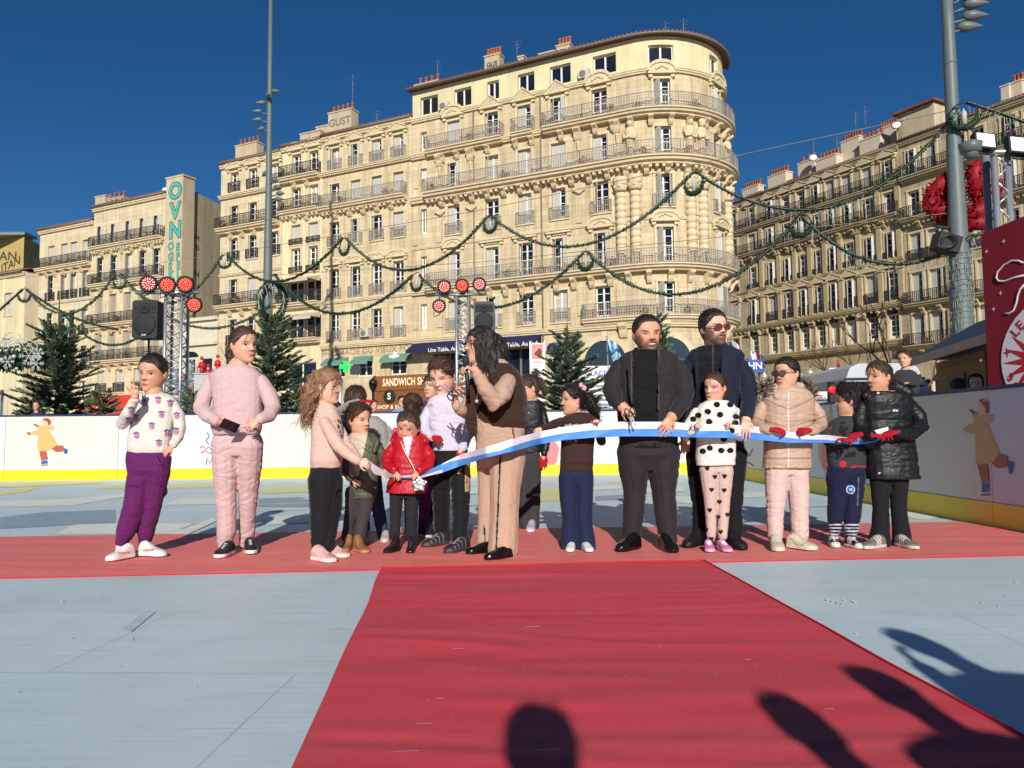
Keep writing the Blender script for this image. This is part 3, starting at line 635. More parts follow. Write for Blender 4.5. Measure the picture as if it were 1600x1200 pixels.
for u0,u1 in ((-15.6,-11.3),(-10.9,-7.0)):
    mb=MB(); 
    for k in range(4): 
        u=u0+(u1-u0)*k/3; ubox(mb,TW,u-.07 if k else u,u+.07 if k<3 else u,1.2,7.0,-.2,-.1)
    ubox(mb,TW,u0+.07,u1-.07,5.0,5.15,-.19,-.11); ubox(mb,TW,u0+.07,u1-.07,4.3,4.42,-.19,-.11)
    o=mb.build('shop_front',mat('grey_joinery',rgb(120,112,100),.6,.1),MAIN,Matrix()); mb=MB(); mb.quad(TW.p(u0,1.2,-.22),TW.p(u1,1.2,-.22),TW.p(u1,7,-.22),TW.p(u0,7,-.22)); mb.build('pane',M_glass,o,Matrix())
window(MAIN,TW,-5.1,3.6,1.6,3.3,'open',bars=2); awning(MAIN,TW,-6.0,-4.2,7.25,.3,.5,M_navy)
for a in ((648,684,124,1.6,27.9,4,.9,None,None),(757,780,82,3.2,28.3,5,.8,'GLIS',(60,70,70)),(809,818,86,3.0,28.3,0,.7,'23',(50,60,66)),(842,866,78,4.0,28.5,0,1.2,'OGC',(90,100,100)),(869,890,66,3.4,28.5,4,.8,'POM',(86,92,92))):
    chimney(MAIN,TW,*a[:3],a[3],a[4],a[5],a[6],gra=a[7],gc=a[8] or (0,0,0))
for px,py,bk_ in ((684,118,2),(808,86,4),(1040,60,5),(1068,56,5)):
    u,z=onpl(px,py,TW.A-TW.n*bk_,TW.d); q=TW.A-TW.n*bk_+TW.d*u; sky_aerial(MAIN,(q.x,q.y,z-.6),1.9)
# ---------------- plain row builder
def rowhouse(name,label,pt,u0,u1,ztop,cols,rows,wm,trim,back=10,W=1.0,rm=M_ironb,roofk=True,base=None,over=.35):
    root=thing(name,pt.p((u0+u1)/2,0),label,'building'); ops=[]
    for r in rows:
        cs=r.get('cols',cols); ww=r.get('w',W)
        for u in cs: ops.append((u-ww/2,u+ww/2,r['z'],r['z']+r['h']))
    wall(pt,u0,u1,0,ztop,ops+(base or []),'wall',wm,root,.28,back)
    for r in rows:
        cs=r.get('cols',cols); ww=r.get('w',W)
        for i,u in enumerate(cs):
            k=r.get('k') or kinds(); k=k[i%len(k)] if isinstance(k,(list,tuple)) else k
            window(root,pt,u,r['z'],ww,r['h'],k,sm=r.get('sm'),bars=r.get('bars',4))
            if r.get('sur',1): surround(root,pt,u,r['z'],ww,r['h'])
            if r.get('guard'): guard(root,pt,u,r['z'],ww+.4,r['guard'],r.get('rm',rm))
            if r.get('ped'): pediment(root,pt,u,r['z']+r['h']+.3,ww+.8,r['ped'],h=.6)
        for bal in r.get('bal',()):
            balcony(root,pt,bal[0],bal[1],r['z']-.02,bal[2] if len(bal)>2 else .7,r.get('rm',rm),H=.95,brk=bk(bal[0],bal[1],1.5) if r.get('brk',1) else (),dent=r.get('dent',False),m=trim,bh=.6)
        if r.get('cor'): cornice(root,pt,u0,u1,r['z']-.12,.22,.2,trim,name='string_course')
    cornice(root,pt,u0,u1,ztop,.4,.35,trim)
    if roofk: roof(root,pt,u0,u1,ztop+.02,over)
    return root
LN=Path(TW.A,DM)
PHA=rowhouse('apartment_building','honey stone terraced building with a faded pharmacy sign above green awnings',LN,-26.3,-17.45,25.75,[-25.06,-22.91,-20.82,-18.74],
 [dict(z=22.75,h=1.85,guard=.9,ped='tri'),dict(z=19.65,h=1.95,bal=[(-26.2,-17.9,.8)],dent=True,k=('left','shut','shut','shut')),dict(z=16.4,h=2.0,guard=.8,k=('left','fold','left','shut')),dict(z=12.0,h=2.5,guard=.9,ped='arc',k=('left','left','open','open'),cor=1),dict(z=8.5,h=2.4,guard=.9,cor=1,k=('open','open','left','half')),dict(z=5.6,h=1.4,cols=[-24.7,-22.0,-18.8],w=1.5,bars=2,k='open',sur=0)],M_st,M_trim,rm=M_iron)
cornice(PHA,LN,-26.3,-17.45,8.25,.3,.35); cornice(PHA,LN,-26.3,-17.45,22.65,.3,.4)
t=text_mb('PHARMACIE DU VIEUX PORT',.66,.006,.012,space=1.12); t.build('lettering',mat('faded_lettering',rgb(150,134,100),.8,.1),PHA,LN.M(-21.6,7.6,.02)@Matrix.Rotation(R(90),4,'X'))
for u,w_ in ((-24.7,2.2),(-22.0,1.7),(-18.8,2.5)): 
    o=awning(PHA,LN,u-w_/2,u+w_/2,7.22,.5,.8,M_grn)
mb=MB(); M_=LN.M(-18.8,6.97,.52)@Matrix.Rotation(R(-33),4,'X'); mb.box((-.16,-.03,-.4),(.16,-.012,.4)); mb.box((-.45,-.029,-.14),(-.163,-.013,.14)); mb.box((.163,-.029,-.14),(.45,-.013,.14)); mb.build('white_cross',M_frame,PHA,M_)
# sandwich shop front
SH=thing('sandwich_shop',LN.p(-18,0,.5),'wooden sandwich shop front with cream capital lettering under the pharmacy awnings','shop')
a_,za=onpl(588,592,LN.A,LN.d); b2_,zb=onpl(728,588,LN.A,LN.d)
mb=MB(); ubox(mb,LN,a_,-10.6,4.35,5.5,.02,.5); mb.build('fascia',M_signw,SH,Matrix())
t=text_mb('SANDWICH SHOP RESTAURANT',.8,.01,.02,space=1.05); t.build('lettering',M_cream_t,SH,LN.M(-15.75,4.95,.52)@Matrix.Rotation(R(90),4,'X')@Matrix.Scale(.68,4,(1,0,0)))
mb=MB(); ubox(mb,LN,a_,-10.6,0,4.34,.02,.42); mb.build('wood_panel',mat('dark_wood',rgb(124,82,46),.6,.2,3),SH,Matrix())
mb=MB(); ubox(mb,LN,a_,a_+6,2.75,3.4,.425,.48); mb.build('lower_sign',M_signw,SH,Matrix())
t=text_mb('SHOP & EGG',.42,.01,.01,space=1.15); t.build('lettering',M_cream_t,SH,LN.M(a_+1.7,3.07,.5)@Matrix.Rotation(R(90),4,'X'))
mb=MB(); q=LN.M(a_+1.6,3.88,.46); mb.lathe((0,0,0),[(.55,0),(.55,.06),(.5,.07),(.01,.07)],20,ax=(0,-1,0)); o=mb.build('round_emblem',mat('emblem_dark',rgb(40,44,40),.6,0),SH,q)
t=text_mb('S',.7,.01,.02); t.build('lettering',M_cream_t,o,q@Matrix.Translation((0,-.09,0))@Matrix.Rotation(R(90),4,'X'))
# ---------------- cream house of loggias
B3=rowhouse('apartment_building','narrow pale yellow house with black balconies and beige terrace awnings',LN,-30.75,-26.34,25.6,[-29.14,-27.27],
 [dict(z=22.8,h=2.0,bal=[(-30.6,-26.5,.75)],ped='arc',rm=M_ironb,k='open'),dict(z=19.9,h=2.0,bal=[(-30.6,-26.5,.75)],rm=M_ironb,k='open',dent=True),dict(z=17.0,h=1.7,guard=.5,k='shut'),dict(z=14.6,h=2.1,guard=.5,k='open'),dict(z=12.0,h=1.9,w=1.7,bal=[(-30.7,-26.4,.8)],rm=M_ironb,k='open',sur=0,bars=1,brk=0),dict(z=9.0,h=1.9,w=1.7,bal=[(-30.7,-26.4,.8)],rm=M_ironb,k='open',sur=0,bars=1,brk=0),dict(z=4.6,h=2.4,cols=[-28.5],w=3.2,k='open',bars=1,sur=0)],M_cream,M_trim)
M_bei=mat('beige_canvas',rgb(196,180,156),.85,.08,6)
awning(B3,LN,-30.5,-26.5,14.2,.5,1.6,M_bei); awning(B3,LN,-30.5,-28.7,11.15,.5,1.2,M_bei); awning(B3,LN,-28.4,-26.5,11.15,.5,1.2,M_bei)
# ---------------- fourth house
B4=rowhouse('apartment_building','pale stone house with long black balconies just right of the open gap',LN,-37.95,-30.8,25.3,[-36.27,-34.07,-31.56],
 [dict(z=22.6,h=1.8,guard=.9,ped='arc',k='open'),dict(z=19.35,h=2.0,bal=[(-37.9,-30.9,.8)],k='left'),dict(z=16.4,h=2.05,guard=.85,k='left'),dict(z=12.45,h=2.3,bal=[(-37.9,-30.9,.8)],k=('left','shut','shut')),dict(z=8.9,h=2.3,guard=.9,k='left'),dict(z=4.0,h=2.4,k='open',bars=2)],M_pale,M_trim,rm=M_ironb)
cornice(B4,LN,-37.95,-30.8,22.4,.3,.4); cornice(B4,LN,-37.95,-30.8,15.3,.22,.2)
for a in ((B4,368,401,220,2.5,25.6,5,.9,'',0),(PHA,469,500,202,2.5,25.8,0,.9,'',0),(PHA,513,549,168,3.2,26,5,1.0,'GUST',(120,116,100)),(PHA,494,513,194,3.2,26,0,1.0,'',0)):
    chimney(a[0],LN,*a[1:8],gra=a[8] or None,gc=a[9] or (0,0,0))
u,z=onpl(551,160,LN.A-LN.n*4,LN.d); q=LN.p(u,z-1,-4); sky_aerial(PHA,q,3.5); u,z=onpl(589,190,LN.A-LN.n*4,LN.d); sky_aerial(PHA,LN.p(u,z-.6,-4),1.6)
# ---------------- houses left of the gap
B5=rowhouse('apartment_building','weathered stone house with closed shutters beside the graffiti covered wall',LN,-55.3,-45.0,23.8,[-54.2,-52.2,-50.07,-48.08,-46.14],
 [dict(z=19.75,h=2.1,bal=[(-55.2,-45.1,.75)],dent=True,k='fold'),dict(z=16.0,h=2.7,bal=[(-55.2,-45.1,.75)],k='left'),dict(z=12.0,h=2.9,bal=[(-55.2,-45.1,.8)],k='shut',sm=M_shut2),dict(z=8.4,h=2.8,bal=[(-55.2,-45.1,.8)],k='shut',sm=M_shut2),dict(z=5.3,h=2.2,cols=[-53.6,-51,-48.4,-46.1],guard=.9,k='half')],M_pale,M_trim,rm=M_ironb,W=1.1)
B5b=rowhouse('apartment_building','weathered stone house with black balconies left of the closed shutters',LN,-63.9,-55.35,22.6,[-61.9,-59.8,-58.3,-56.4],
 [dict(z=18.5,h=2.3,bal=[(-63.8,-55.5,.7)],k='shut'),dict(z=15.0,h=2.7,guard=.9,k='left',cor=1),dict(z=11.2,h=2.6,guard=.9,k='left',cor=1),dict(z=7.6,h=2.5,bal=[(-63.8,-55.5,.7)],k='left'),dict(z=4.4,h=2.2,k='open')],M_pale,M_trim,rm=M_ironb,W=1.05)
for a in ((B5,149,164,304,3,24,0,.8,'',0),(B5,164,192,306,3.4,24,4,.8,'OBSN',(30,50,60))): chimney(a[0],LN,*a[1:8],gra=a[8] or None,gc=a[9] or (0,0,0),m=M_tan)
mb=MB(); ubox(mb,LN,-54.5,-46,23.9,24.6,-4,-1.5); mb.build('roof_terrace',M_tan,B5,Matrix())
M_red=mat('red_canvas',rgb(206,62,44),.7,.06,5)
u0,z0=onpl(143,612,LN.A,LN.d);u1,_=onpl(232,612,LN.A,LN.d)
awning(B5,LN,u0,u1,5.0,1.0,1.6,M_red,val=.9,txt=[('LA CRIEE',(u0+u1)/2)],ts=.8)
# graffiti wall: a tall thin party wall in front, its flank and a shaded wall behind
GW=thing('party_wall',LN.p(-44,0),'tall bare party wall with turquoise graffiti letters above the low white shop','wall')
mb=MB(); gu0,gz=onpl(262,281,LN.A,LN.d); gu1,_=onpl(288,281,LN.A,LN.d)
ubox(mb,LN,gu0,gu1,0,gz,-1.2,.15); ubox(mb,LN,gu0-.1,gu1+.1,gz+.003,gz+.15,-1.25,.2); mb.build('front_pier',M_tan,GW,Matrix())
mb=MB(); e=LN.p(gu1,0,-.3); f=e+Vector((2.2,9.5,0)); hz=onpl(300,300,LN.A,LN.d)[1]+.6; up=Vector((0,0,hz)); th=Vector((-.5,.1,0))
mb.add([e,f,f+up,e+up,e+th,f+th,f+th+up,e+th+up],[(0,1,2,3),(3,2,6,7),(5,4,7,6),(1,5,6,2)]); mb.build('lit_flank',M_tan,GW,Matrix())
g=f; h2=Vector((P(349,300,g.y+14).x,g.y+14,0)); up2=Vector((0,0,hz+1.2)); mb=MB(); mb.add([g,h2,h2+up2,g+up2],[(0,1,2,3)]); mb.add([g+up2,h2+up2,h2+up2+Vector((-6,1,.3)),g+up2+Vector((-6,1,.3))],[(0,1,2,3)]); mb.build('shaded_flank',M_tan,GW,Matrix())
M_teal=mat('turquoise_spray',rgb(78,170,150),.7,.12,5); M_blk=mat('black_spray',rgb(60,58,56),.8,0)
def gtext(txt,px,py,pxw,m,off,bold=.0,name='graffiti',out=.165,pl=None,squash=1):
    pl=pl or LN; u,z=onpl(px,py,pl.A,pl.d); s=pxw/1200*(pl.p(u,z).y)
    t=text_mb(txt,s,.003,bold); t.build(name,m,GW,pl.M(u,z,off)@Matrix.Rotation(R(90),4,'X')@Matrix.Scale(squash,4,(0,1,0)))
for ch,y in (('O',300),('V',331),('N',361)): gtext(ch,276,y,36,M_blk,.16,.13,squash=1.0); gtext(ch,276,y,36,M_teal,.175,.06)
for ch,x,y in (('E',280,387),('F',280,402),('E',281,416),('L',281,430),('O',269,386),('G',269,402),('S',268,417),('K',269,431)): gtext(ch,x,y,17,M_blk,.16,.06); gtext(ch,x,y,17,M_teal,.175,.025)
d3=Vector((2.2,9.5,0)).normalized(); FL=Path(e[:2],d3); FL.n=Vector((d3.y,-d3.x,0))
for tx,x,y,s in (('23',301,316,12),('SESM',303,370,11),('PAUD',302,385,11),('CIVN',302,427,12)): gtext(tx,x,y,s,M_blk,.03,.0,pl=FL)
mb=MB(); u,z=onpl(257,297,LN.A-LN.n*1.5,LN.d); q=LN.p(u,z,-1.5); mb.lathe(q,[(.02,.12),(.28,.05),(.36,-.05),(.3,-.06)],14,ax=(-.3,-1,.3)); mb.build('satellite_dish',M_frame,GW,Matrix())
LS=thing('shop',LN.p(-41.5,0),'low white shop with toy soldiers and silver trees on its ledge','shop')
mb=MB(); su0,sz=onpl(286,505,LN.A,LN.d); ubox(mb,LN,gu1+.05,-38.0,0,sz,-8,.1); ubox(mb,LN,gu1,-37.97,sz+.003,sz+.3,-8,.4); ubox(mb,LN,gu1,-37.97,sz-2.2,sz-1.9,.103,.4); ubox(mb,LN,gu1,-37.97,4.2,4.7,.103,.8)
mb.build('wall',mat('white_stucco',rgb(206,196,172),.8,.08,3),LS,Matrix())
for u in (-43.5,-41.3,-39.2):
    mb=MB(); ubox(mb,LN,u-.6,u+.6,4.75,7.9,.105,.14); mb.build('window',M_glass,LS,Matrix())
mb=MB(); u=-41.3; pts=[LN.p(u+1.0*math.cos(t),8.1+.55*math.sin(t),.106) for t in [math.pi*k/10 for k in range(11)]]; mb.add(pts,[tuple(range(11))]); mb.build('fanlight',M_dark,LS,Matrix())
# ---------------- far left houses
u0,_=onpl(-60,500,LN.A,LN.d); u1,z1=onpl(40,418,LN.A,LN.d)
L2=Path(LN.A+LN.n*-1,DM)
ZL=onpl(40,424,L2.A,L2.d); UL=ZL[0]; EZ=ZL[1]
B6=rowhouse('apartment_building','yellow house with grey shutters and a red tile roof at the far left',L2,UL-14,UL,EZ,[UL-12.2,UL-9.6,UL-6.6,UL-2.9],
 [dict(z=EZ-4.6,h=2.5,k='shut'),dict(z=EZ-10,h=2.9,k='shut'),dict(z=EZ-15.6,h=2.9,k='fold'),dict(z=2.6,h=2.6,k='half',sur=0)],M_cream,M_trim,W=1.3,over=.5)
mb=MB(); e=L2.p(UL,0,0); f=e+Vector((4.2,3.2,0)); mb.quad(e,f,f+Vector((0,0,EZ)),e+Vector((0,0,EZ))); mb.build('side_wall',M_tan,B6,Matrix())
mb=MB(); mb.quad(e+Vector((.2,-.2,EZ+.03)),f+Vector((.3,0,EZ+.03)),f+Vector((-2,8,EZ+1.4)),e+Vector((-4,8,EZ+1.6))); mb.build('side_roof',M_roof,B6,Matrix())
mb=MB(); q0=P(-30,372,96); q1=P(38,368,92); z9=q1.z
mb.add([(q0.x,q0.y,0),(q1.x,q1.y,0),(q1.x,q1.y,z9),(q0.x,q0.y,z9+.6),(q1.x-1.2,q1.y+7,0),(q1.x-1.2,q1.y+7,z9-.2)],[(0,1,2,3),(1,4,5,2)]); o7=mb.build('apartment_building',mat('ochre_render',rgb(178,156,96),.85,.12,1),label='ochre house with a dark flat roof edge rising at the top left',cat='building')
mb=MB(); mb.box((q0.x-1,q1.y-.4,z9),(q1.x+.3,q1.y+2,z9+.35)); mb.build('roof_edge',M_zinc,o7,Matrix())
t=text_mb('JTAN',1.5,.003,.02); t.build('graffiti',M_blk,o7,Matrix.Translation(P(8,402,92))@Matrix.Translation((0,-.4,0))@Matrix.Rotation(R(90),4,'X'))
# ---------------- long facade on the right, running towards the viewer
RP=Path(P(1160,400,80)[:2],(.554,-1))
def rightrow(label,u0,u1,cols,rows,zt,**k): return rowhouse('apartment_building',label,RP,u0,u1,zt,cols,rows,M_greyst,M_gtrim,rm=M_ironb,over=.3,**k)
C1=[1.4,3.87,5.88,7.73,9.57,11.12,12.88,15.0,17.0]
RA=rightrow('long weathered stone building of repeated tall windows behind the tower',-3,18.15,[-1.2]+C1,
 [dict(z=22.2,h=2.0,bal=[(-2.9,18.0,.5)],brk=0,ped='tri'),dict(z=19.4,h=2.0,bal=[(-2.9,18.0,.7)],dent=True),dict(z=15.7,h=2.2,cor=1,guard=.5),dict(z=12.0,h=2.5,guard=.9,ped='tri',cor=1),dict(z=8.7,h=2.1,cor=1,bars=4,k='open'),dict(z=1.5,h=3.6,w=1.5,k='open',bars=2,sur=0)],25.2)
RB=rightrow('long weathered stone building with continuous black balconies behind the big mast',18.2,33,[19.27,20.85,23.2,24.7,27,28.6,31],
 [dict(z=22.2,h=2.2,bal=[(18.3,32.9,.6)],brk=0),dict(z=18.6,h=2.3,bal=[(18.3,32.9,.75)],dent=True),dict(z=15.0,h=2.3,guard=.9,k='half'),dict(z=11.4,h=2.6,bal=[(18.3,32.9,.7)],k='half'),dict(z=7.9,h=2.6,bal=[(18.3,32.9,.9)],k='half'),dict(z=1.5,h=3.6,w=1.5,k='open',bars=2,sur=0)],25.4)
for u in [2.65,4.9,6.85,8.65,10.35,12.0,13.95,16.0,17.9]:
    for z0,z1 in ((11.9,14.6),(15.6,18.5),(19.4,21.9)): mb=MB(); ubox(mb,RP,u-.22,u+.22,z0,z1,.003,.22); ubox(mb,RP,u-.3,u+.3,z1+.003,z1+.25,.003,.3); mb.build('pilaster',M_gtrim,RA,Matrix())
for u in [22.05,25.95,29.8]:
    for z0,z1 in ((8.0,10.6),(11.5,14.2),(15,17.6),(18.7,21.3)): mb=MB(); ubox(mb,RP,u-.25,u+.25,z0,z1,.003,.22); mb.build('pilaster',M_gtrim,RB,Matrix())
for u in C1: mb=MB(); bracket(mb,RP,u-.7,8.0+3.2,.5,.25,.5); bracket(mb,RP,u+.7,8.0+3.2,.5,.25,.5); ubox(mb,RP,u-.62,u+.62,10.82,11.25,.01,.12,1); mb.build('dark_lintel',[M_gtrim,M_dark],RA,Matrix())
cornice(RA,RP,-3,18.15,8.3,.35,.5,M_gtrim); cornice(RA,RP,-3,18.15,6.0,.5,1.0,M_gtrim,name='canopy'); cornice(RA,RP,-3,18.15,11.7,.35,.4,M_gtrim,dent=.6)
awning(RA,RP,3,17.8,6.0,.8,2.2,mat('striped_brown_canvas',rgb(130,104,84),.8,.1),val=.3)
M_chw=mat('pale_stack',rgb(204,190,166),.8,.08,2)
for a in ((RA,1159,1184,287,4,25.2,7,1.1),(RA,1199,1227,266,3.5,25.2,7,1.1),(RA,1246,1272,246,4.5,25.2,3,1),(RA,1274,1306,239,4,25.2,6,1.2),(RA,1313,1342,211,5,25.3,7,1.1),(RA,1342,1375,208,4.5,25.2,5,1.2),(RB,1371,1398,192,6,25.3,7,1),(RB,1400,1412,186,4,25.3,0,1),(RB,1428,1446,176,5,25.4,6,1),(RB,1563,1576,130,4,25.4,0,1),(RB,1577,1596,123,4.2,25.4,3,1)):
    chimney(a[0],RP,*a[1:8],m=M_chw,pr=.16)
for a in ((RA,1185,1200,303),(RA,1228,1274,287),(RA,1306,1342,262),(RB,1412,1470,176)):
    A2=RP.A-RP.n*5; ua,za=onpl(a[1],a[3],A2,RP.d); ub,_=onpl(a[2],a[3],A2,RP.d)
    mb=MB(); ubox(mb,RP,ua,ub,25.3,za-.5,-7,-4.0); ubox(mb,RP,ua-.3,ub+.3,za-.49,za-.3,-7.3,-3.6,1); mb.build('roof_terrace',[M_tan,M_roof],a[0],Matrix())
for px,py in ((1271,238),(1308,232),(1337,196),(1352,188)):
    u,z=onpl(px,py,RP.A-RP.n*5,RP.d); sky_aerial(RA,RP.p(u,z-.8,-5),2.2)
for px,py in ((1270,246),(1400,195)):
    u,z=onpl(px,py,RP.A-RP.n*3.6,RP.d); mb=MB(); mb.lathe(RP.p(u,z,-3.6),[(.02,.12),(.3,.05),(.42,-.06),(.36,-.07)],14,ax=(-.5,-1,.3)); mb.build('satellite_dish',M_frame,RA if px<1300 else RB,Matrix())

# balcony plants, air conditioners and small clutter on the fronts
M_leafd=mat('balcony_leaf',rgb(58,74,44),.8,.3,6); M_leafl=mat('balcony_leaf_light',rgb(98,110,66),.8,.3,6); M_acw=mat('air_conditioner',rgb(190,186,176),.6,.05,5); rc=random.Random(21)
def plant(root,pt,u,z,out):
    mb=MB(); c=pt.p(u,z+.35,out); mb.lathe(pt.p(u,z,out),[(.12,0),(.17,.28),(.16,.3)],8,m=2)
    for k in range(70):
        d=Vector((rc.gauss(0,1),rc.gauss(0,1),rc.gauss(.5,1))).normalized(); q=c+d*rc.uniform(.05,.3); e=d*.16+Vector((0,0,-.05)); sd=e.orthogonal().normalized()*.045; mb.add([q-sd,q+sd,q+e],[(0,1,2)],rc.choice((0,1)))
    mb.build('balcony_plant',[M_leafd,M_leafl,M_pot],root,Matrix())
def aircon(root,pt,u,z,out=.0):
    M=pt.M(u,z,out+.36); mb=MB(); mb.box((-.42,0,0),(.42,.32,.58)); mb.lathe((-.08,-.004,.29),[(.24,0),(.24,.012),(.2,.014),(.02,.01)],16,m=1,ax=(0,-1,0)); mb.build('air_conditioner',[M_acw,M_gut],root,M)
for r_,p_,lst in ((MAIN,TW,[(-15.2,19.3,.7),(-9.2,19.3,.7),(-3.0,19.3,.7),(1.1,19.3,.7),(3.7,19.3,.7),(4.4,22.6,.55),(-1.0,22.6,.55),(-5.4,22.6,.55),(-12.0,22.65,.5),(-6.3,12.05,.6),(-9.0,12.05,.6),(1.0,8.65,.5),(3.6,8.65,.5),(-1.0,12.05,.6)]),(PHA,LN,[(-24,19.65,.6),(-19.6,19.65,.6)]),(B3,LN,[(-26.9,14.6,.4),(-28.2,22.8,.5),(-30.2,12,.6),(-26.8,9,.6),(-29,9,.6)]),(B4,LN,[(-37,19.35,.6),(-33,12.45,.6),(-35.2,12.45,.6)]),(B5,LN,[(-54,16,.55),(-47.2,16,.55),(-51,12,.6),(-49.3,8.4,.6)]),(RA,RP,[(6.8,19.4,.5),(10.4,22.2,.35),(14,19.4,.5),(3,22.2,.35)]),(RB,RP,[(20,18.6,.5),(22,11.4,.5),(24,7.9,.7),(20.2,7.9,.7),(25.8,15,.2),(26.2,18.6,.5)])):
    for u,z,o in lst: plant(r_,p_,u,z+.01,o)
for r_,p_,u,z in ((MAIN,TW,-14.4,25.65),(MAIN,TW,-3.0,25.65),(MAIN,TW,-8.9,19.32),(MAIN,TW,.9,22.62),(RA,RP,8.6,19.42),(B5,LN,-45.6,19.78),(PHA,LN,-21.8,8.7),(RB,RP,22.3,18.62)): aircon(r_,p_,u,z,0.02)
# ================================================================ masts, garlands, firs, lights, stalls
M_mast=mat('grey_green_mast_paint',rgb(98,106,104),.5,.08,3,spec=.4); M_lampb=mat('lamp_shell',rgb(96,104,102),.45,.06,6,spec=.4)
M_black=mat('black_plastic',rgb(26,27,30),.5,.08,8,spec=.4); M_alu=mat('aluminium_truss',rgb(190,192,196),.35,.06,6,metal=.7,spec=.5); M_grille=mat('speaker_grille',rgb(36,38,42),.7,.2,60)
M_gar=mat('garland_tinsel',rgb(34,54,40),.75,.35,14); M_gar2=mat('garland_tinsel_tips',rgb(52,84,54),.75,.3,14)
M_wlight=mat('white_plastic_light',rgb(176,176,168),.5,0)
M_needle=mat('fir_needles',rgb(84,102,78),.7,.35,3); M_needle2=mat('fir_needle_tips',rgb(112,130,98),.7,.3,3); M_bark=mat('fir_bark',rgb(96,72,52),.9,.2,10)
def lampbody(mb,p,d,L,m=0):
    # egg shaped floodlight shell with a pointed snout along d
    mb.lathe(p,[(.0,-.3*L),(.12*L,-.27*L),(.2*L,-.15*L),(.235*L,0),(.215*L,.15*L),(.15*L,.35*L),(.07*L,.55*L),(.01,.68*L)],12,m,ax=d)
def mast(px_list,D,label,lamps,L,rad_m):
    # px_list: (px,py,radius in metres)
    top=P(*px_list[0][:2],D); base=P(*px_list[-1][:2],D)
    root=thing('light_mast',(base.x,D,0),label,'light mast','tall grey light masts on the square')
    x0=base.x; mb=MB(); pts=[(Vector((x0,D,P(x,y,D).z)),r) for x,y,r in px_list]
    mb.tube([Vector((x0,D,0))]+[p for p,_ in pts[::-1]],[pts[-1][1]*1.05]+[r for _,r in pts[::-1]],18)
    for q in (2,3): mb.tube([pts[q][0]-Vector((0,0,.02)),pts[q][0]+Vector((0,0,.03))],pts[q][1]+.008,18)
    mb.build('pole',M_mast,root,Matrix())
    for x,y,dx,dy in lamps:
        p=P(x,y,D); p=Vector((p.x,D+dy,p.z)); d=Vector((dx,-.35 if dy<=0 else .3,-.12)).normalized()
        mb=MB(); lampbody(mb,p,d,L); o=mb.build('floodlight',M_lampb,root,Matrix())
        mb=MB(); mb.tube([p-d*L*.1-Vector((0,0,L*.12)),Vector((x0,D,p.z-L*.28))],.035,6); mb.build('arm',M_lampb,o,Matrix())
    return root
LD=44; RD=19
mast([(424,-20,.11),(423,150,.14),(420,345,.2),(419.5,378,.24),(418,430,.25),(418,470,.27)],LD,'tall grey light mast with egg shaped lamps behind the fir tree at left',
 [(430,145,.8,-.2),(422,153,.2,-.4),(413,164,-.8,-.3),(406,175,-1,-.1),(405,187,-1,0),(408,200,-1,.1),(412,268,-.3,.3),(431,284,.6,-.3),(434,294,.9,-.2),(437,303,1,-.1),(434,311,1,0)],.62,0)
mast([(1485,-25,.13),(1487,40,.14),(1491,100,.155),(1495,200,.165),(1499,330,.21),(1501,390,.235),(1504,470,.26),(1505,530,.27)],RD,'thick grey light mast hung with garlands and a red bow at right',
 [(1500,1,.7,-.25),(1509,13,.8,-.2),(1512,28,1,-.1),(1507,42,1,0)],.62,0)
for py,h in ((430,1),):
    mb=MB(); rr=random.Random(3); x0=P(1505,530,RD).x
    for k in range(80):
        a=rr.uniform(math.pi*.98,math.pi*2.02); z=rr.uniform(P(1503,520,RD).z,P(1503,395,RD).z); r=.275
        p=Vector((x0+r*math.cos(a),RD+r*math.sin(a),z)); mb.tube([p,p+Vector((0,0,rr.uniform(.08,.2)))],.008,4)
    mb.tube([(x0+.285*math.cos(a),RD+.285*math.sin(a),P(1503,520,RD).z+(P(1503,395,RD).z-P(1503,520,RD).z)*a/94) for a in [k*.5 for k in range(188)]],.006,4)
    o=mb.build('light_string',mat('warm_white_light_string',rgb(150,150,140),.6,.1),None,label='white string lights wrapped in dashes round the foot of the thick mast',cat='string lights')
def swag(pa,pb,sag,pl,n=26):
    # catenary between two photo points lying in the hanging plane
    (ua,za),(ub,zb)=onpl(*pa,*pl),onpl(*pb,*pl); pts=[]
    for i in range(n+1):
        t=i/n; u=ua+(ub-ua)*t; z=za+(zb-za)*t-sag*4*t*(1-t); pts.append(Vector((pl[0].x+pl[1].x*u,pl[0].y+pl[1].y*u,z)))
    return pts
A_=P(1500,170,RD); B_=P(420,440,LD); dAB=Vector((B_.x-A_.x,B_.y-A_.y,0)).normalized()
PLM=(Vector((A_.x,A_.y-.35,0)),dAB); PLL=(Vector((B_.x,B_.y-.3,0)),Vector((-1,.06,0)).normalized()); PLR=(Vector((A_.x,A_.y-.35,0)),Vector((1,-.35,0)).normalized())
rg=random.Random(8)
def low(pa,pb,mid,pl):
    (ua,za),(ub,zb),(um,zm)=onpl(*pa,*pl),onpl(*pb,*pl),onpl(*mid,*pl); t=(um-ua)/(ub-ua); return (za+(zb-za)*t-zm)/(4*t*(1-t))
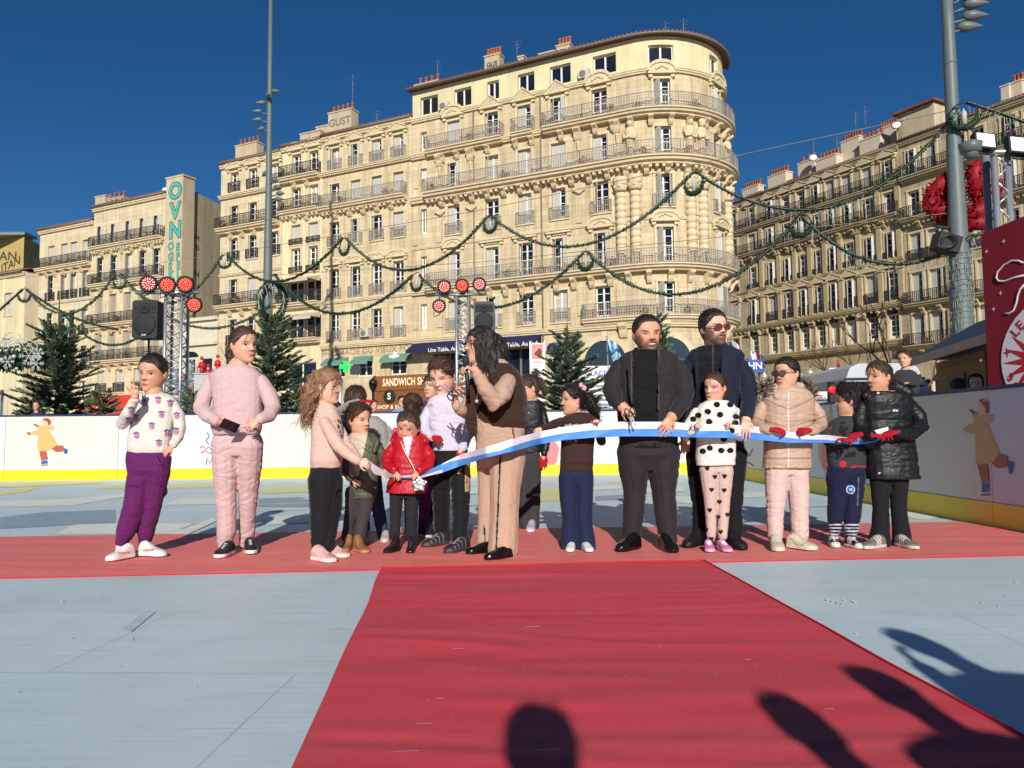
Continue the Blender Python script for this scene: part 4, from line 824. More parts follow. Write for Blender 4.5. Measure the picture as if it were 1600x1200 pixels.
def garland(pa,pb,mid,pl,label,r=.06,ice=0,group='green garland swags across the square'):
    r*=.8; pts=swag(pa,pb,low(pa,pb,mid,pl),pl); mb=MB(); mb.tube(pts,r*.62,6); 
    fuzz(mb,pts,r*1.35,120,rg)
    o=mb.build('garland',[M_gar,M_gar2],label=label,cat='garland',group=group); M0=WM[o.name]
    if ice:
        mb=MB(); mb.tube([q_-Vector((0,.05,0)) for q_ in pts],.006,4)
        for k in range(ice):
            p=rg.choice(pts)+Vector((rg.uniform(-.02,.02),rg.uniform(-.03,.03),0)); l=rg.uniform(.12,.5); q=p
            for j in range(3):
                q2=q+Vector((rg.uniform(-.05,.05),rg.uniform(-.03,.03),-l/3)); mb.tube([q,q2],.006,4); q=q2
        mb.build('icicle_lights',M_wlight,o,Matrix())
    return o
def wreath(px,py,pl,label,rad=.27):
    u,z=onpl(px,py,*pl); c=Vector((pl[0].x+pl[1].x*u,pl[0].y+pl[1].y*u,z)); d=pl[1]
    ring=[c+d*rad*math.cos(a)+Vector((0,0,rad*math.sin(a))) for a in [2*math.pi*k/20 for k in range(20)]]
    mb=MB(); mb.tube(ring,[.02+.055*max(0,-math.sin(2*math.pi*k/20)+.2) for k in range(20)],7,closed=True); fuzz(mb,[ring[k] for k in range(10,20)]+[ring[0]],.11,120,rg)
    o=mb.build('hanging_wreath',[M_gar,M_gar2],label=label,cat='wreath',group='crescent wreaths with white candles')
    mb=MB(); mb.lathe(c-Vector((0,0,rad*.75)),[(.065,0),(.065,rad*.95),(.03,rad*1.1),(.0,rad*1.35)],10); mb.build('candle',M_wlight,o,Matrix())
    mb=MB(); mb.tube([c+Vector((0,0,rad)),c+Vector((0,0,rad+.12))],.012,4); mb.build('hook',M_ironb,o,Matrix())
for a in (((1498,172),(1265,328),(1400,272),PLM,'garland rising from below the wreath over the far facade to the thick mast',.07,34),((1265,328),(1087,268),(1200,322),PLM,'garland from the tower wreath down to the far right facade',.075,14),
 ((1520,368),(1252,338),(1400,413),PLM,'low garland from the thick mast to the wreath over the far facade',.075,40),((1250,338),(918,394),(1070,459),PLM,'deep garland crossing low in front of the round tower',.08,26),
 ((1083,268),(768,338),(905,384),PLM,'garland from the tower wreath left across the main facade',.08,10),((912,394),(655,430),(770,481),PLM,'garland dipping behind the middle truss and speaker',.085,12),
 ((762,338),(540,372),(640,422),PLM,'garland peaking over the middle of the main facade',.09,8),((645,430),(428,428),(560,486),PLM,'garland dipping in front of the pharmacy facade',.1,16),((535,372),(356,399),(430,440),PLM,'garland passing the thin mast at left',.1,6),
 ((348,398),(188,428),(276,471),PLL,'garland in front of the graffiti covered wall',.1,4),((424,475),(190,430),(330,513),PLL,'low garland sagging behind the left truss to the thin mast',.1,4),((180,428),(42,452),(105,490),PLL,'garland over the weathered shuttered houses',.1,4),((185,515),(40,452),(100,489),PLL,'low garland from the yellow house to the left speaker',.1,0),
 ((215,528),(100,490),(160,537),PLL,'lowest garland sagging behind the left speaker',.1,0),((88,505),(-40,530),(30,541),PLL,'garland low in front of the yellow house',.1,0),((36,452),(-40,520),(0,484),PLL,'garland at the left border above the yellow house',.1,0)):
    garland(*a[:4],a[4],a[5],a[6])
garland((1510,160),(1660,215),(1570,180),PLR,'garland from the thick mast to the right border',.07,24); garland((1520,368),(1640,330),(1580,352),PLR,'garland low between the thick mast and the red banner',.07,20)
for px,py,l,pl,r in ((1084,287,'wreath hanging in front of the round tower',PLM,.33),(1252,352,'wreath hanging in front of the long right facade',PLM,.30),(915,407,'wreath hanging in front of the main facade near the tower',PLM,.33),(766,349,'wreath hanging high in the middle of the main facade',PLM,.36),(651,440,'wreath hanging at the seam between pharmacy house and main facade',PLM,.4),(538,385,'wreath hanging over the pharmacy house',PLM,.42),(351,408,'wreath hanging beside the graffiti covered wall',PLL,.38),(187,440,'wreath hanging left of the stage lamps',PLL,.38),(38,461,'wreath hanging by the yellow house',PLL,.38),(104,506,'wreath hanging above the left fir tree',PLL,.36),(1506,180,'wreath hung on the thick mast',PLR,.32)):
    wreath(px,py,pl,l,r)
def cable(pa,pb,pl,label):
    (ua,za),(ub,zb)=onpl(*pa,*pl),onpl(*pb,*pl); mb=MB(); mb.tube([Vector((pl[0].x+pl[1].x*u,pl[0].y+pl[1].y*u+.05,z)) for u,z in ((ua,za),((ua+ub)/2,(za+zb)/2-.25),(ub,zb))],.012,4); mb.build('cable',M_gut,label=label,cat='cable',group='thin steel cables carrying the garlands')
cable((1500,168),(420,385),PLM,'thin upper steel cable stretched between the two masts'); cable((1505,330),(420,430),PLM,'thin lower steel cable stretched between the two masts'); cable((420,385),(-40,440),PLL,'thin steel cable running left from the thin mast')
# round wreath on the thin mast
mb=MB(); c=P(425,470,LD-.5); ring=[c+Vector((.72*math.cos(a),0,1.0*math.sin(a))) for a in [2*math.pi*k/24 for k in range(24)]]; mb.tube(ring,.16,8,closed=True); fuzz(mb,ring+[ring[0]],.22,160,rg)
o=mb.build('mast_wreath',[M_gar,M_gar2],label='big oval green wreath round the thin mast above the fir tree',cat='wreath'); mb=MB(); mb.tube([q_+Vector((0,-.15,0)) for q_ in ring],.008,4,closed=True)
for k in range(40):
    p=rg.choice(ring)+Vector((0,-.15,0)); mb.tube([p,p+Vector((rg.uniform(-.2,.2),0,-rg.uniform(.2,.6)))],.018,4)
mb.build('icicle_lights',M_wlight,o,Matrix())
# red bow behind the thick mast
M_tin=mat('red_tinsel',rgb(140,16,26),.6,.4,10,spec=.3); mb=MB(); rt=random.Random(4)
def lobe(c,a,b,tilt):
    ring=[]
    for k in range(14):
        t=2*math.pi*k/14; v=Vector((a*math.cos(t),.12*math.sin(2*t),b*math.sin(t))); v.rotate(Matrix.Rotation(tilt,3,'Y')); ring.append(c+v)
    mb.tube(ring,.19,8,closed=True); fuzz(mb,ring+[ring[0]],.25,170,rt,m=(0,))
    mb.ball(c,min(a,b)*.9,10,6,sc=(a/min(a,b),.35,b/min(a,b)))
c=P(1503,318,RD+.35); lobe(P(1474,306,RD+.4),.24,.42,.5); lobe(P(1534,286,RD+.4),.2,.42,-.35); lobe(P(1528,340,RD+.4),.14,.2,.7); lobe(P(1478,330,RD+.5),.14,.2,-.7)
mb.build('bow_decoration',M_tin,label='huge red tinsel bow fixed behind the thick mast',cat='bow')
mb=MB(); p=P(1478,380,RD-.1); mb.box((-.28,-.2,-.22),(.28,.2,.2),M=Matrix.Translation(p)@Matrix.Rotation(.3,4,'Y')); mb.tube([p,p+Vector((.45,.1,.1))],.04,6); mb.tube([p+Vector((-.3,0,.45)),p+Vector((.45,.1,.32))],.035,6); mb.lathe(p+Vector((-.05,-.19,0)),[(.16,-.03),(.2,.06),(.13,.05),(.1,0)],12,ax=(-.2,-1,-.2)); mb.build('spotlight',M_black,label='black spotlight clamped to the thick mast under the bow',cat='spotlight')
# firs
def fir(px,top,D,Rb,label,seed,zlo=.1,twigs=1.0,leader=.35):
    rr=random.Random(seed); t=P(px,top,D); H=t.z; base=Vector((t.x,D,-.06))
    root=thing('fir_tree',base,label,'fir tree'); mb=MB()
    mb.tube([base,base+Vector((.02,0,H*.5)),Vector((t.x,D,H))],[.02+.018*H,.012+.01*H,.008],8); mb.build('trunk',M_bark,root,Matrix())
    vs=[];fs=[];ms=[]
    def twig(p,d,L,w_):
        d=d.normalized(); u=d.cross(Vector((0,0,1))); u=u.normalized() if u.length>.01 else Vector((1,0,0)); v=u.cross(d)
        q=p+d*L
        for o in (u,v):
            b=len(vs); vs.extend([p+o*w_*.4,p-o*w_*.4,p+d*L*.6-o*w_*.5,q,p+d*L*.6+o*w_*.5]); fs.append((b,b+1,b+2,b+3,b+4)); ms.append(0 if rr.random()<.75 else 1)
        for k in range(5):
            a=p+d*L*rr.uniform(.1,1); n=(u*rr.uniform(-1,1)+v*rr.uniform(-.4,1)+d*.7).normalized(); s=d*.012
            b=len(vs); vs.extend([a-s,a+s,a+n*w_*rr.uniform(.9,1.5)]); fs.append((b,b+1,b+2)); ms.append(rr.choice((0,0,1)))
    tb=MB(); z=H-leader
    lev=0
    twig(Vector((t.x,D,H-leader*.9)),Vector((0,0,1)),leader,.05)
    while z>zlo:
        f=(H-z)/H; rad=Rb*min(1,(f*1.15)**.85)*rr.uniform(.85,1.1); nb=int(6+4*f)
        for k in range(nb):
            a=2*math.pi*(k+rr.random()*.7)/nb+lev; L=rad*rr.uniform(.6,1.15)+.1
            el=.62-.72*f+rr.uniform(-.14,.14)
            p=Vector((t.x,D,z+rr.uniform(-.05,.05))); d=Vector((math.cos(a)*math.cos(el),math.sin(a)*math.cos(el),math.sin(el)))
            n=max(3,int(L/.07*twigs)); q=p; pts=[p]
            for j in range(n):
                d2=(d+Vector((0,0,.32*(j/n)**2-.05))).normalized(); q=q+d2*L/n; pts.append(q)
                if j>0:
                    s=d2.cross(Vector((0,0,1))).normalized(); tl=(.12+.17*(1-j/n))*min(1,L*1.4+.2)
                    for sg in (-1,1):
                        twig(q,d2*.75+s*sg*rr.uniform(.5,.9)+Vector((0,0,rr.uniform(-.15,.25))),tl*rr.uniform(.8,1.2),.042)
                    if rr.random()<.5: twig(q,d2+Vector((0,0,rr.uniform(.3,.8))),tl*.7,.04)
            twig(q,d,.14,.045); tb.tube(pts,[.014]*(len(pts)-1)+[.005],4)
        z-=.13+.09*f; lev+=.7
    tb.build('branches',M_bark,root,Matrix())
    m=MB(); m.v=[tuple(v) for v in vs]; m.f=fs; m.m=ms; m.sm=[False]*len(fs); m.build('needles',[M_needle,M_needle2],root,Matrix()); return root
fir(93,462,21,1.55,'big fir tree at the far left behind the white barrier',1,leader=1.15); fir(425,462,20.5,1.5,'dense fir tree in front of the thin mast behind the girl in pink',2,leader=.7)
fir(886,503,20.5,1.5,'fir tree behind the girl in the brown jumper',3,leader=.5); fir(1027,480,20.2,.95,'fir tree mostly hidden behind the two men',4,leader=.4)
fir(163,600,19.6,.75,'small fir tree right of the big left fir',5); fir(302,597,19.2,.6,'small fir tree at the foot of the left truss',6); fir(52,612,19.8,.7,'low fir tree at the left border',7); fir(470,590,20.4,.7,'small fir tree right of the dense fir',9)
# stage trusses with lamps
M_led=mat('red_led_face',rgb(190,20,26),.4,.05,emit=rgb(225,22,30),es=.55); M_ledd=mat('red_led_dots',rgb(255,120,90),.4,0,emit=rgb(255,110,84),es=1.5); M_ledp=mat('pink_led_dots',rgb(255,180,170),.4,0,emit=rgb(255,170,160),es=1.2); M_chr=mat('led_dark_face',rgb(120,16,24),.4,.05,emit=rgb(150,14,24),es=.5)
def truss(px0,px1,ytop,D,bar,lamps,label,group):
    a=P(px0,ytop,D); b=P(px1,ytop,D); wd=b.x-a.x; H=a.z
    root=thing('lighting_truss',((a.x+b.x)/2,D,0),label,'lighting truss',group)
    for i in (0,1):
        for j in (0,1):
            mb=MB(); x=a.x+wd*i; y=D+wd*j; mb.tube([(x,y,0),(x,y,H)],.042,8); mb.build('chord',M_alu,root,Matrix())
    mb=MB(); n=int(H/(wd*.75))
    for k in range(n):
        z0=.1+(H-.2)*k/n; z1=.1+(H-.2)*(k+1)/n; zm=(z0+z1)/2
        for j in (0,1):
            y=D+wd*j; mb.tube([(a.x,y,z0),(b.x,y,zm)],.016,5); mb.tube([(b.x,y,zm),(a.x,y,z1)],.016,5)
        for x in (a.x,b.x): mb.tube([(x,D,z0),(x,D+wd,zm)],.016,5); mb.tube([(x,D+wd,zm),(x,D,z1)],.016,5)
    mb.build('lattice',M_alu,root,Matrix())
    mb=MB(); p,q=P(bar[0],bar[2],D),P(bar[1],bar[2],D); mb.tube([(p.x,D-.05,p.z),(q.x,D-.05,p.z)],.045,8); mb.tube([(a.x,D+wd*.5,H-.03),(b.x,D+wd*.5,H-.03)],.03,6)
    mb.box((a.x,D,H-.03),(b.x,D+wd,H-.0)); mb.build('crossbar',M_alu,root,Matrix())
    for x,y,r,k in lamps:
        c=P(x,y,D-.2); rm=r*D/1200; ax=Vector((-c.x*.03,-1,-.12)).normalized()
        o=thing('stage_lamp',c,k[1],'stage lamp','red LED stage lamps on the trusses'); o_=o
        mb=MB(); mb.lathe(c,[(rm*.55,-.3),(rm*.85,-.22),(rm,-.05),(rm,.04),(rm*.78,.05),(rm*.75,.0)],20,ax=ax); mb.build('housing',M_black,o_,Matrix())
        mb=MB(); mb.lathe(c,[(rm*.76,-.02),(rm*.76,.012),(.005,.013)],20,ax=ax); mb.build('lens',M_led if k[0]!='p' else M_chr,o_,Matrix())
        u=ax.orthogonal().normalized(); v=ax.cross(u); m2=M_ledp if k[0]=='p' else M_ledd
        mb=MB()
        for nr,rr_ in ((1,0),(6,.26),(12,.5),(14,.66)):
            for t in range(nr):
                an=6.283*t/nr; q=c+(u*math.cos(an)+v*math.sin(an))*rm*rr_+ax*.015; mb.lathe(q,[(rm*.075,0),(rm*.07,.006),(.002,.008)],6,ax=ax)
        mb.build('diode_array',m2,o_,Matrix())
        mb=MB(); s=v if abs(v.x)>abs(u.x) else u
        for sg in (-1,1): mb.tube([c+s*sg*rm*1.08-ax*.05,c+s*sg*rm*1.08-ax*.05-Vector((0,0,rm*.8)),c-ax*.05-Vector((0,0,rm*1.3))],.014,5)
        mb.build('yoke',M_black,o_,Matrix())
    return root
truss(259,284,458,19.5,(214,312,458),[(232,443,13.2,('p','leftmost pinkish red stage lamp on the left truss')),(261,445,13.2,('r','middle red stage lamp on top of the left truss')),(289.5,444,13.2,('r','orange red stage lamp at the right end of the left truss')),(303,476,12.5,('r','stage lamp hanging below the bar of the left truss'))],'aluminium lattice truss with four red lamps behind the peace sign girl','lighting trusses behind the barrier')
truss(713,732,460,22.5,(680,761,461),[(694,448,11,('p','pinkish stage lamp at the left end of the middle truss')),(722,446,11,('r','bright red stage lamp on top of the middle truss')),(749,444,11,('p','dim stage lamp at the right end of the middle truss')),(686,478,10.8,('p','stage lamp hanging below the bar of the middle truss'))],'aluminium lattice truss with four red lamps behind the woman with the microphone','lighting trusses behind the barrier')
def speaker(x0,x1,y0,y1,D,label):
    a=P(x0,y0,D); b=P(x1,y1,D); wd=b.x-a.x; h=a.z-b.z
    root=thing('loudspeaker',((a.x+b.x)/2,D,b.z),label,'loudspeaker','black loudspeakers on stands'); M=Matrix.Translation(((a.x+b.x)/2,D,b.z))
    mb=MB(); c=.05; pts=[(-wd/2+c,0,0),(wd/2-c,0,0),(wd/2,0,c),(wd/2,0,h-c),(wd/2-c,0,h),(-wd/2+c,0,h),(-wd/2,0,h-c),(-wd/2,0,c)]; mb.prism(pts,(0,.5,0)); mb.build('cabinet',M_black,root,M)
    mb=MB(); mb.lathe((0,-.003,h*.36),[(wd*.44,0),(wd*.44,.018),(wd*.4,.028),(wd*.2,.04),(.01,.045)],24,ax=(0,-1,0)); mb.build('woofer_grille',M_grille,root,M)
    mb=MB(); mb.prism([(-wd*.42,-.002,h*.66),(wd*.42,-.002,h*.66),(wd*.42,-.002,h*.9),(-wd*.42,-.002,h*.9)],(0,-.012,0)); mb.lathe((0,-.015,h*.78),[(wd*.2,0),(wd*.17,.012),(wd*.06,-.004)],16,ax=(0,-1,0)); mb.build('horn',M_grille,root,M)
    for s in (-1,1): 
        mb=MB(); mb.lathe((s*wd*.36,-.016,h*.8),[(wd*.06,0),(wd*.05,.008),(.005,.008)],10,ax=(0,-1,0)); mb.build('bass_port',M_black,root,M)
    mb=MB(); mb.box((-.06,-.03,.06),(.06,-.0,.11)); mb.build('badge',M_alu,root,M)
    mb=MB(); mb.tube([(0,.25,-.01),(0,.25,-b.z)],.03,8)
    o=mb.build('speaker_stand',M_black,None,M@Matrix.Translation((0,0,0)),label='black pole stand under the '+('left' if x0<400 else 'middle')+' loudspeaker',cat='stand')
    mb=MB()
    for k in range(3):
        an=2.1*k+.5; mb.tube([(0,.25,-b.z+.6),(.6*math.cos(an),.25+.6*math.sin(an),-b.z+.02)],.018,6)
    mb.build('tripod',M_black,o,M)
speaker(207,245,469,528,19.4,'black loudspeaker left of the left truss in front of the shuttered house'); speaker(740,773,471,520,22.3,'black loudspeaker above the woman with the microphone')
# far left stall garland with baubles and snowflakes
mb=MB(); g0=[P(x,562+2*math.sin(x*.1),17.8+.6) for x in range(-30,70,6)]; mb.tube(g0,.17,8); fuzz(mb,g0,.26,260,rg)
SG=mb.build('stall_garland',[M_gar,M_gar2],label='thick dark garland with white baubles and snowflakes at the left border',cat='garland')
for x,y,r in ((22,557,.05),(3,562,.05),(26,576,.04),(10,575,.04),(52,560,.045)): 
    mb=MB(); mb.ball(P(x,y,18.1),r); mb.build('bauble',M_wlight,SG,Matrix())
for x,y,s in ((12,565,.16),(45,556,.24),(56,568,.2),(60,552,.14)):
    c=P(x,y,18.05); mb=MB()
    for k in range(6):
        a=k*math.pi/3; d=Vector((math.cos(a),0,math.sin(a))); mb.tube([c,c+d*s],.012,4)
        for t in (.5,.75):
            for sg in (-1,1): e2=Vector((math.cos(a+sg*.9),0,math.sin(a+sg*.9))); mb.tube([c+d*s*t,c+d*s*t+e2*s*.28],.01,4)
    mb.build('snowflake',M_wlight,SG,Matrix())
mb=MB()
for c0,rx,rz in ((0,.5,.28),(32,.42,.24),(18,.28,.4)):
    c=P(c0,545,18.4); mb.tube([c+Vector((rx*math.cos(t),0,rz*math.sin(t))) for t in [math.pi*k/12 for k in range(13)]],.014,4); mb.tube([c+Vector((rx*.7*math.cos(t),0,rz*.7*math.sin(t))) for t in [math.pi*k/12 for k in range(13)]],.012,4)
mb.build('wire_ornament',M_wlight,SG,Matrix())
# toy soldiers and silver trees on the low shop ledge
M_silv=mat('frosted_tinsel',rgb(168,176,172),.6,.3,10); M_redp=mat('red_ornament',rgb(190,30,36),.4,.1,5)
for x,y,h in ((273,604,1.9),(296,590,2.6),(312,584,2.2),(328,600,1.9)):
    b=P(x,615,66); rr=random.Random(x); mb=MB(); mb.lathe(b,[(.75,0),(.5,h*.4),(.6,h*.4),(.3,h*.75),(.36,h*.75),(.02,h*1.15)],10)
    fuzz(mb,[b,b+Vector((0,0,h*.6))],.7,120,rr,m=(0,)); fuzz(mb,[b+Vector((0,0,h*.5)),b+Vector((0,0,h*1.1))],.36,120,rr,m=(0,))
    mb.build('tinsel_tree',M_silv,label={273:'silver tinsel tree leftmost on the low shop ledge',296:'tall silver tinsel tree topped by a red star on the shop ledge',312:'silver tinsel tree left of the toy soldier in front of the shop',328:'silver tinsel tree rightmost on the shop ledge'}[x],cat='tinsel tree')
for x,y in ((315,563),(325,575),(340,560)):
    b=P(x,y+22,65.5); mb=MB(); mb.lathe(b,[(.18,0),(.18,.5),(.16,.52),(.2,.55),(.21,1.0),(.12,1.06)],10); mb.ball(b+Vector((0,0,1.18)),.13,8,6,m=1); mb.lathe(b+Vector((0,0,1.25)),[(.15,0),(.14,.28),(.03,.3)],10,m=0)
    for sg in (-1,1): mb.tube([b+Vector((sg*.2,0,.95)),b+Vector((sg*.26,-.05,.55))],.06,6)
    mb.build('toy_soldier',[M_redp,mat('doll_face',rgb(220,180,150),.6,0)],label={315:'red toy soldier left of the other two on the shop front',325:'lowest red toy soldier in the middle of the shop front',340:'red toy soldier at the right end of the shop front'}[x],cat='toy soldier')
for x,y,r in ((287,590,.17),(268,606,.18),(300,608,.18),(280,612,.15),(322,610,.18)): 
    mb=MB(); mb.ball(P(x,y,65),r); mb.lathe(P(x,y,65)+Vector((0,0,r)),[(.06,-.02),(.06,.08),(.02,.1)],6); mb.build('bauble',M_redp,label='shiny red bauble on the shop ledge %s'%{287:'beside the tallest silver tree, highest of them',268:'at its left end',300:'under the tallest silver tree',280:'between the two left silver trees, lowest',322:'at its right end'}[x],cat='bauble',group='red baubles on the shop ledge')
mb=MB(); a=P(303,585,40); b=P(342,640,40); mb.box((a.x,40,0),(b.x,41.2,a.z)); mb.box((a.x-.05,39.95,a.z+.003),(b.x+.05,41.25,a.z+.06)); mb.build('utility_cabinet',mat('pale_grey_cabinet',rgb(170,172,168),.6,.05),label='pale grey cabinet left of the girl in pink',cat='cabinet')
# pharmacy cross on a pole
mb=MB(); c=P(540,573,30); mb.box((-.08,-.08,-.22),(.08,.08,.22)); mb.box((-.22,-.079,-.08),(-.083,.079,.08)); mb.box((.083,-.079,-.08),(.22,.079,.08))
PC=thing('pharmacy_cross',(c.x-.25,30,0),'lit green pharmacy cross on a grey pole','sign'); M_gcr=mat('green_cross_light',rgb(20,190,70),.4,0,emit=rgb(10,190,60),es=.8); mb.build('cross',M_gcr,PC,Matrix.Translation(c))
mb=MB(); p=P(531,573,30); mb.tube([(p.x,30.1,0),(p.x,30.1,c.z+.3)],.045,8); mb.tube([(p.x,30.1,c.z),(c.x,30.1,c.z)],.03,6); mb.build('pole',M_alu,PC,Matrix()); mb=MB(); mb.box((c.x+.18,29.95,c.z-.3),(c.x+.6,30.2,c.z+.02)); mb.build('side_panel',M_black,PC,Matrix())
mb=MB(); c=P(583,600,45); mb.lathe(c,[(.06,-.5),(.2,-.25),(.26,0),(.22,.2),(.06,.35)],14); mb.tube([c+Vector((0,0,.3)),c+Vector((0,.6,.5))],.05,5); mb.tube([c-Vector((0,0,.5)),Vector((c.x,c.y,0))],.08,6); mb.build('street_lantern',M_black,label='dark bulbous lantern left of the sandwich shop sign',cat='lantern')
# tall menu banner
MB_=thing('menu_banner',(P(838,640,24).x,24,0),'tall white menu banner with a pink food picture left of the fir tree','banner')
a=P(829,536,24); b=P(851,640,24); wd=b.x-a.x; mb=MB(); mb.box((a.x,24,.1),(b.x,24.03,a.z)); mb.build('banner_cloth',M_frame,MB_,Matrix()); mb=MB(); mb.box((a.x-.03,24.031,0),(a.x+.0,24.06,a.z+.05)); mb.box((b.x,24.031,0),(b.x+.03,24.06,a.z+.05)); mb.box((a.x,23.8,0),(b.x,24.25,.08)); mb.build('banner_frame',M_alu,MB_,Matrix())
mb=MB(); mb.prism([(a.x+.03,23.99,P(829,561,24).z),(b.x-.03,23.99,P(829,561,24).z),(b.x-.03,23.99,a.z-.04),(a.x+.03,23.99,a.z-.04)],(0,.006,0)); mb.prism([(a.x+.1,23.982,P(829,553,24).z),(a.x+.3,23.982,P(829,560,24).z),(b.x-.06,23.982,P(829,549,24).z),(a.x+.28,23.982,P(829,543,24).z)],(0,.004,0),1); mb.build('food_picture',[mat('pink_photo',rgb(216,140,128),.6,.2,3),mat('brown_photo',rgb(110,60,50),.6,.2,5)],MB_,Matrix())
mb=MB()
for k,y in enumerate((566,572,576,580,584,590,596,601,610,618)): z=P(829,y,24).z; mb.box((a.x+.05,23.994,z-.012),(b.x-.05-(k%3)*.06,23.998,z+.012),k%3!=0)
mb.build('menu_lines',[mat('coral_print',rgb(214,110,90),.6,0),mat('grey_print',rgb(150,150,150),.6,0)],MB_,Matrix())
# shop signs behind the fir, city flags
SB=thing('price_board',(P(940,590,44).x,46,0),'white shop board with blue lettering behind the fir tree','board'); a=P(905,572,46); b=P(968,640,46); mb=MB(); mb.box((a.x,46,b.z),(b.x,46.1,a.z)); mb.build('panel',M_frame,SB,Matrix()); mb=MB(); mb.box((a.x+.1,46.101,0),(a.x+.2,46.2,b.z)); mb.box((b.x-.2,46.101,0),(b.x-.1,46.2,b.z)); mb.build('post',M_alu,SB,Matrix())
t=text_mb('GLACES',.42,.005,.01); t.build('lettering',mat('blue_lettering',rgb(90,96,190),.6,0),SB,Matrix.Translation((a.x+1.1,45.99,a.z-.45))@Matrix.Rotation(R(90),4,'X'))
mb=MB()
for k in range(7): mb.box((a.x+.15,45.985,a.z-1.0-.28*k),(b.x-.3-.1*(k%3),45.997,a.z-.86-.28*k))
mb.build('price_lines',mat('grey_lines',rgb(130,130,140),.6,0),SB,Matrix())
def flag(px,py,D,wd,h,cols,label,tilt,pole,pattern):
    p=P(px,py,D); root=thing('flag',(p.x,D,0),label,'flag'); mb=MB(); n=10;vs=[];W=n+1
    for j in range(n+1):
        for i in range(n+1):
            u=i/n;v=j/n; vs.append((p.x+u*wd*.62+v*h*tilt, D+.12*math.sin(u*7+v*2), p.z-v*h-.25*u*wd+.03*math.sin(u*5)))
    for j in range(n):
        for i in range(n): mb.add([vs[j*W+i],vs[(j+1)*W+i],vs[(j+1)*W+i+1],vs[j*W+i+1]],[(0,1,2,3)],pattern((i+.5)/n,(j+.5)/n))
    mb.build('flag_cloth',cols,root,Matrix()); mb=MB(); q=Vector(vs[0])+Vector((-.02,0,.15)); mb.tube([q,Vector((p.x+pole,D+.1,0))],.03,6); mb.build('flag_pole',M_alu,root,Matrix())
M_sky=mat('sky_blue_cloth',rgb(70,160,210),.7,.05); M_wc=mat('white_cloth',rgb(220,220,222),.7,.05); M_rc=mat('red_cloth',rgb(190,40,56),.7,.05); M_bc=mat('navy_cloth',rgb(36,48,110),.7,.05)
flag(949,530,34,.75,1.5,[M_wc,M_sky],'white and sky blue flag hanging behind the fir tree',.25,.1,lambda u,v:int((u*3+v*2)%1.6>.8))
flag(1138,533,30,.8,1.1,[M_bc,M_wc,M_rc],'blue white and red flag behind the bearded man in sunglasses',.3,.1,lambda u,v:min(2,int(u*3)))
flag(1172,548,33,1.0,.9,[M_bc,M_wc,M_rc],'small flag with red and white crosses on blue beside the hanging blue sign',.1,.1,lambda u,v:2 if abs(u-.5)<.12 or abs(v-.5)<.14 else (1 if abs(abs(u-.5)-abs(v-.5))<.12 or abs(u-.5)<.22 or abs(v-.5)<.24 else 0))
# blue awning sign, parasols, signs, van, stop lamp, box behind the right barrier
o=thing('hanging_sign',(P(1180,575,32).x,32,0),'blue hanging sign with pale letters beside the man in the navy blazer','sign'); a=P(1168,562,32); b=P(1192,582,32); mb=MB(); mb.box((a.x,32,b.z),(b.x,32.1,a.z)); mb.build('panel',mat('blue_panel',rgb(50,84,176),.5,.05),o,Matrix()); mb=MB(); mb.tube([(b.x-.1,32.2,0),(b.x-.1,32.2,a.z+.6)],.04,6); mb.build('post',M_ironb,o,Matrix()); t=text_mb('HN',.4,.004,.01); t.build('lettering',M_frame,o,Matrix.Translation(((a.x+b.x)/2,31.98,(a.z+b.z)/2))@Matrix.Rotation(R(90),4,'X'))
M_par=mat('white_parasol_canvas',rgb(220,212,192),.8,.06,4)
for x,y0,y1,lab in ((1266,574,640,'closed white parasol between the girl in beige and the direction signs'),(1194,580,640,'closed white parasol beside the girl in the beige coat, left of her head'),(1252,583,640,'closed white parasol half hidden behind the girl in the beige coat'),(1208,586,640,'closed white parasol just behind the glasses of the girl in beige')):
    D=26; p=P(x,y0,D); mb=MB(); c=Vector((p.x,D,0)); mb.lathe(c,[(.17,1.5),(.21,1.62),(.15,2.2),(.07,p.z-.15),(.015,p.z)],8,smooth=False)
    o=mb.build('closed_parasol',M_par,label=lab,cat='parasol',group='closed parasols of the cafe terrace'); mb=MB(); mb.tube([c,c+Vector((0,0,p.z+.12))],.03,6); mb.build('pole',M_alu,o,Matrix()); mb=MB(); mb.box((c.x-.3,D-.3,0),(c.x+.3,D+.3,.08)); mb.build('base',M_zinc,o,Matrix())
o=thing('direction_signs',(P(1312,640,20).x,20,0),'two white arrow direction signs beside the pale van','signpost'); mb=MB(); c=P(1312,570,20); mb.tube([(c.x,20.05,0),(c.x,20.05,c.z)],.03,6); mb.build('post',M_zinc,o,Matrix())
for y,s in ((578,1),(587,-1)):
    c=P(1308,y,20); mb=MB(); mb.prism([(-.2,0,-.055),(.16,0,-.055),(.22,0,0),(.16,0,.055),(-.2,0,.055)] if s>0 else [(.2,0,-.055),(-.16,0,-.055),(-.22,0,0),(-.16,0,.055),(.2,0,.055)],(0,.03,0)); b=mb.build('arrow_panel',M_frame,o,Matrix.Translation(c)); mb=MB(); mb.box((-.13,-.006,-.012),(.1,-.001,.012)); mb.build('panel_line',M_black,b,Matrix.Translation(c))
mb=MB(); c=P(1310,568,20); mb.lathe(c,[(.05,-.06),(.03,.02),(.012,.1)],8); mb.build('red_finial',M_redp,o,Matrix())
VN=thing('van',(P(1375,640,18).x,19.5,0),'pale grey van half hidden behind the girl in the black coat','van'); M_van=mat('pale_van_paint',rgb(186,192,198),.3,.02,2,spec=.5)
x0=P(1317,640,18).x; x1=P(1450,640,18).x; zt=P(1345,568,18).z; mb=MB()
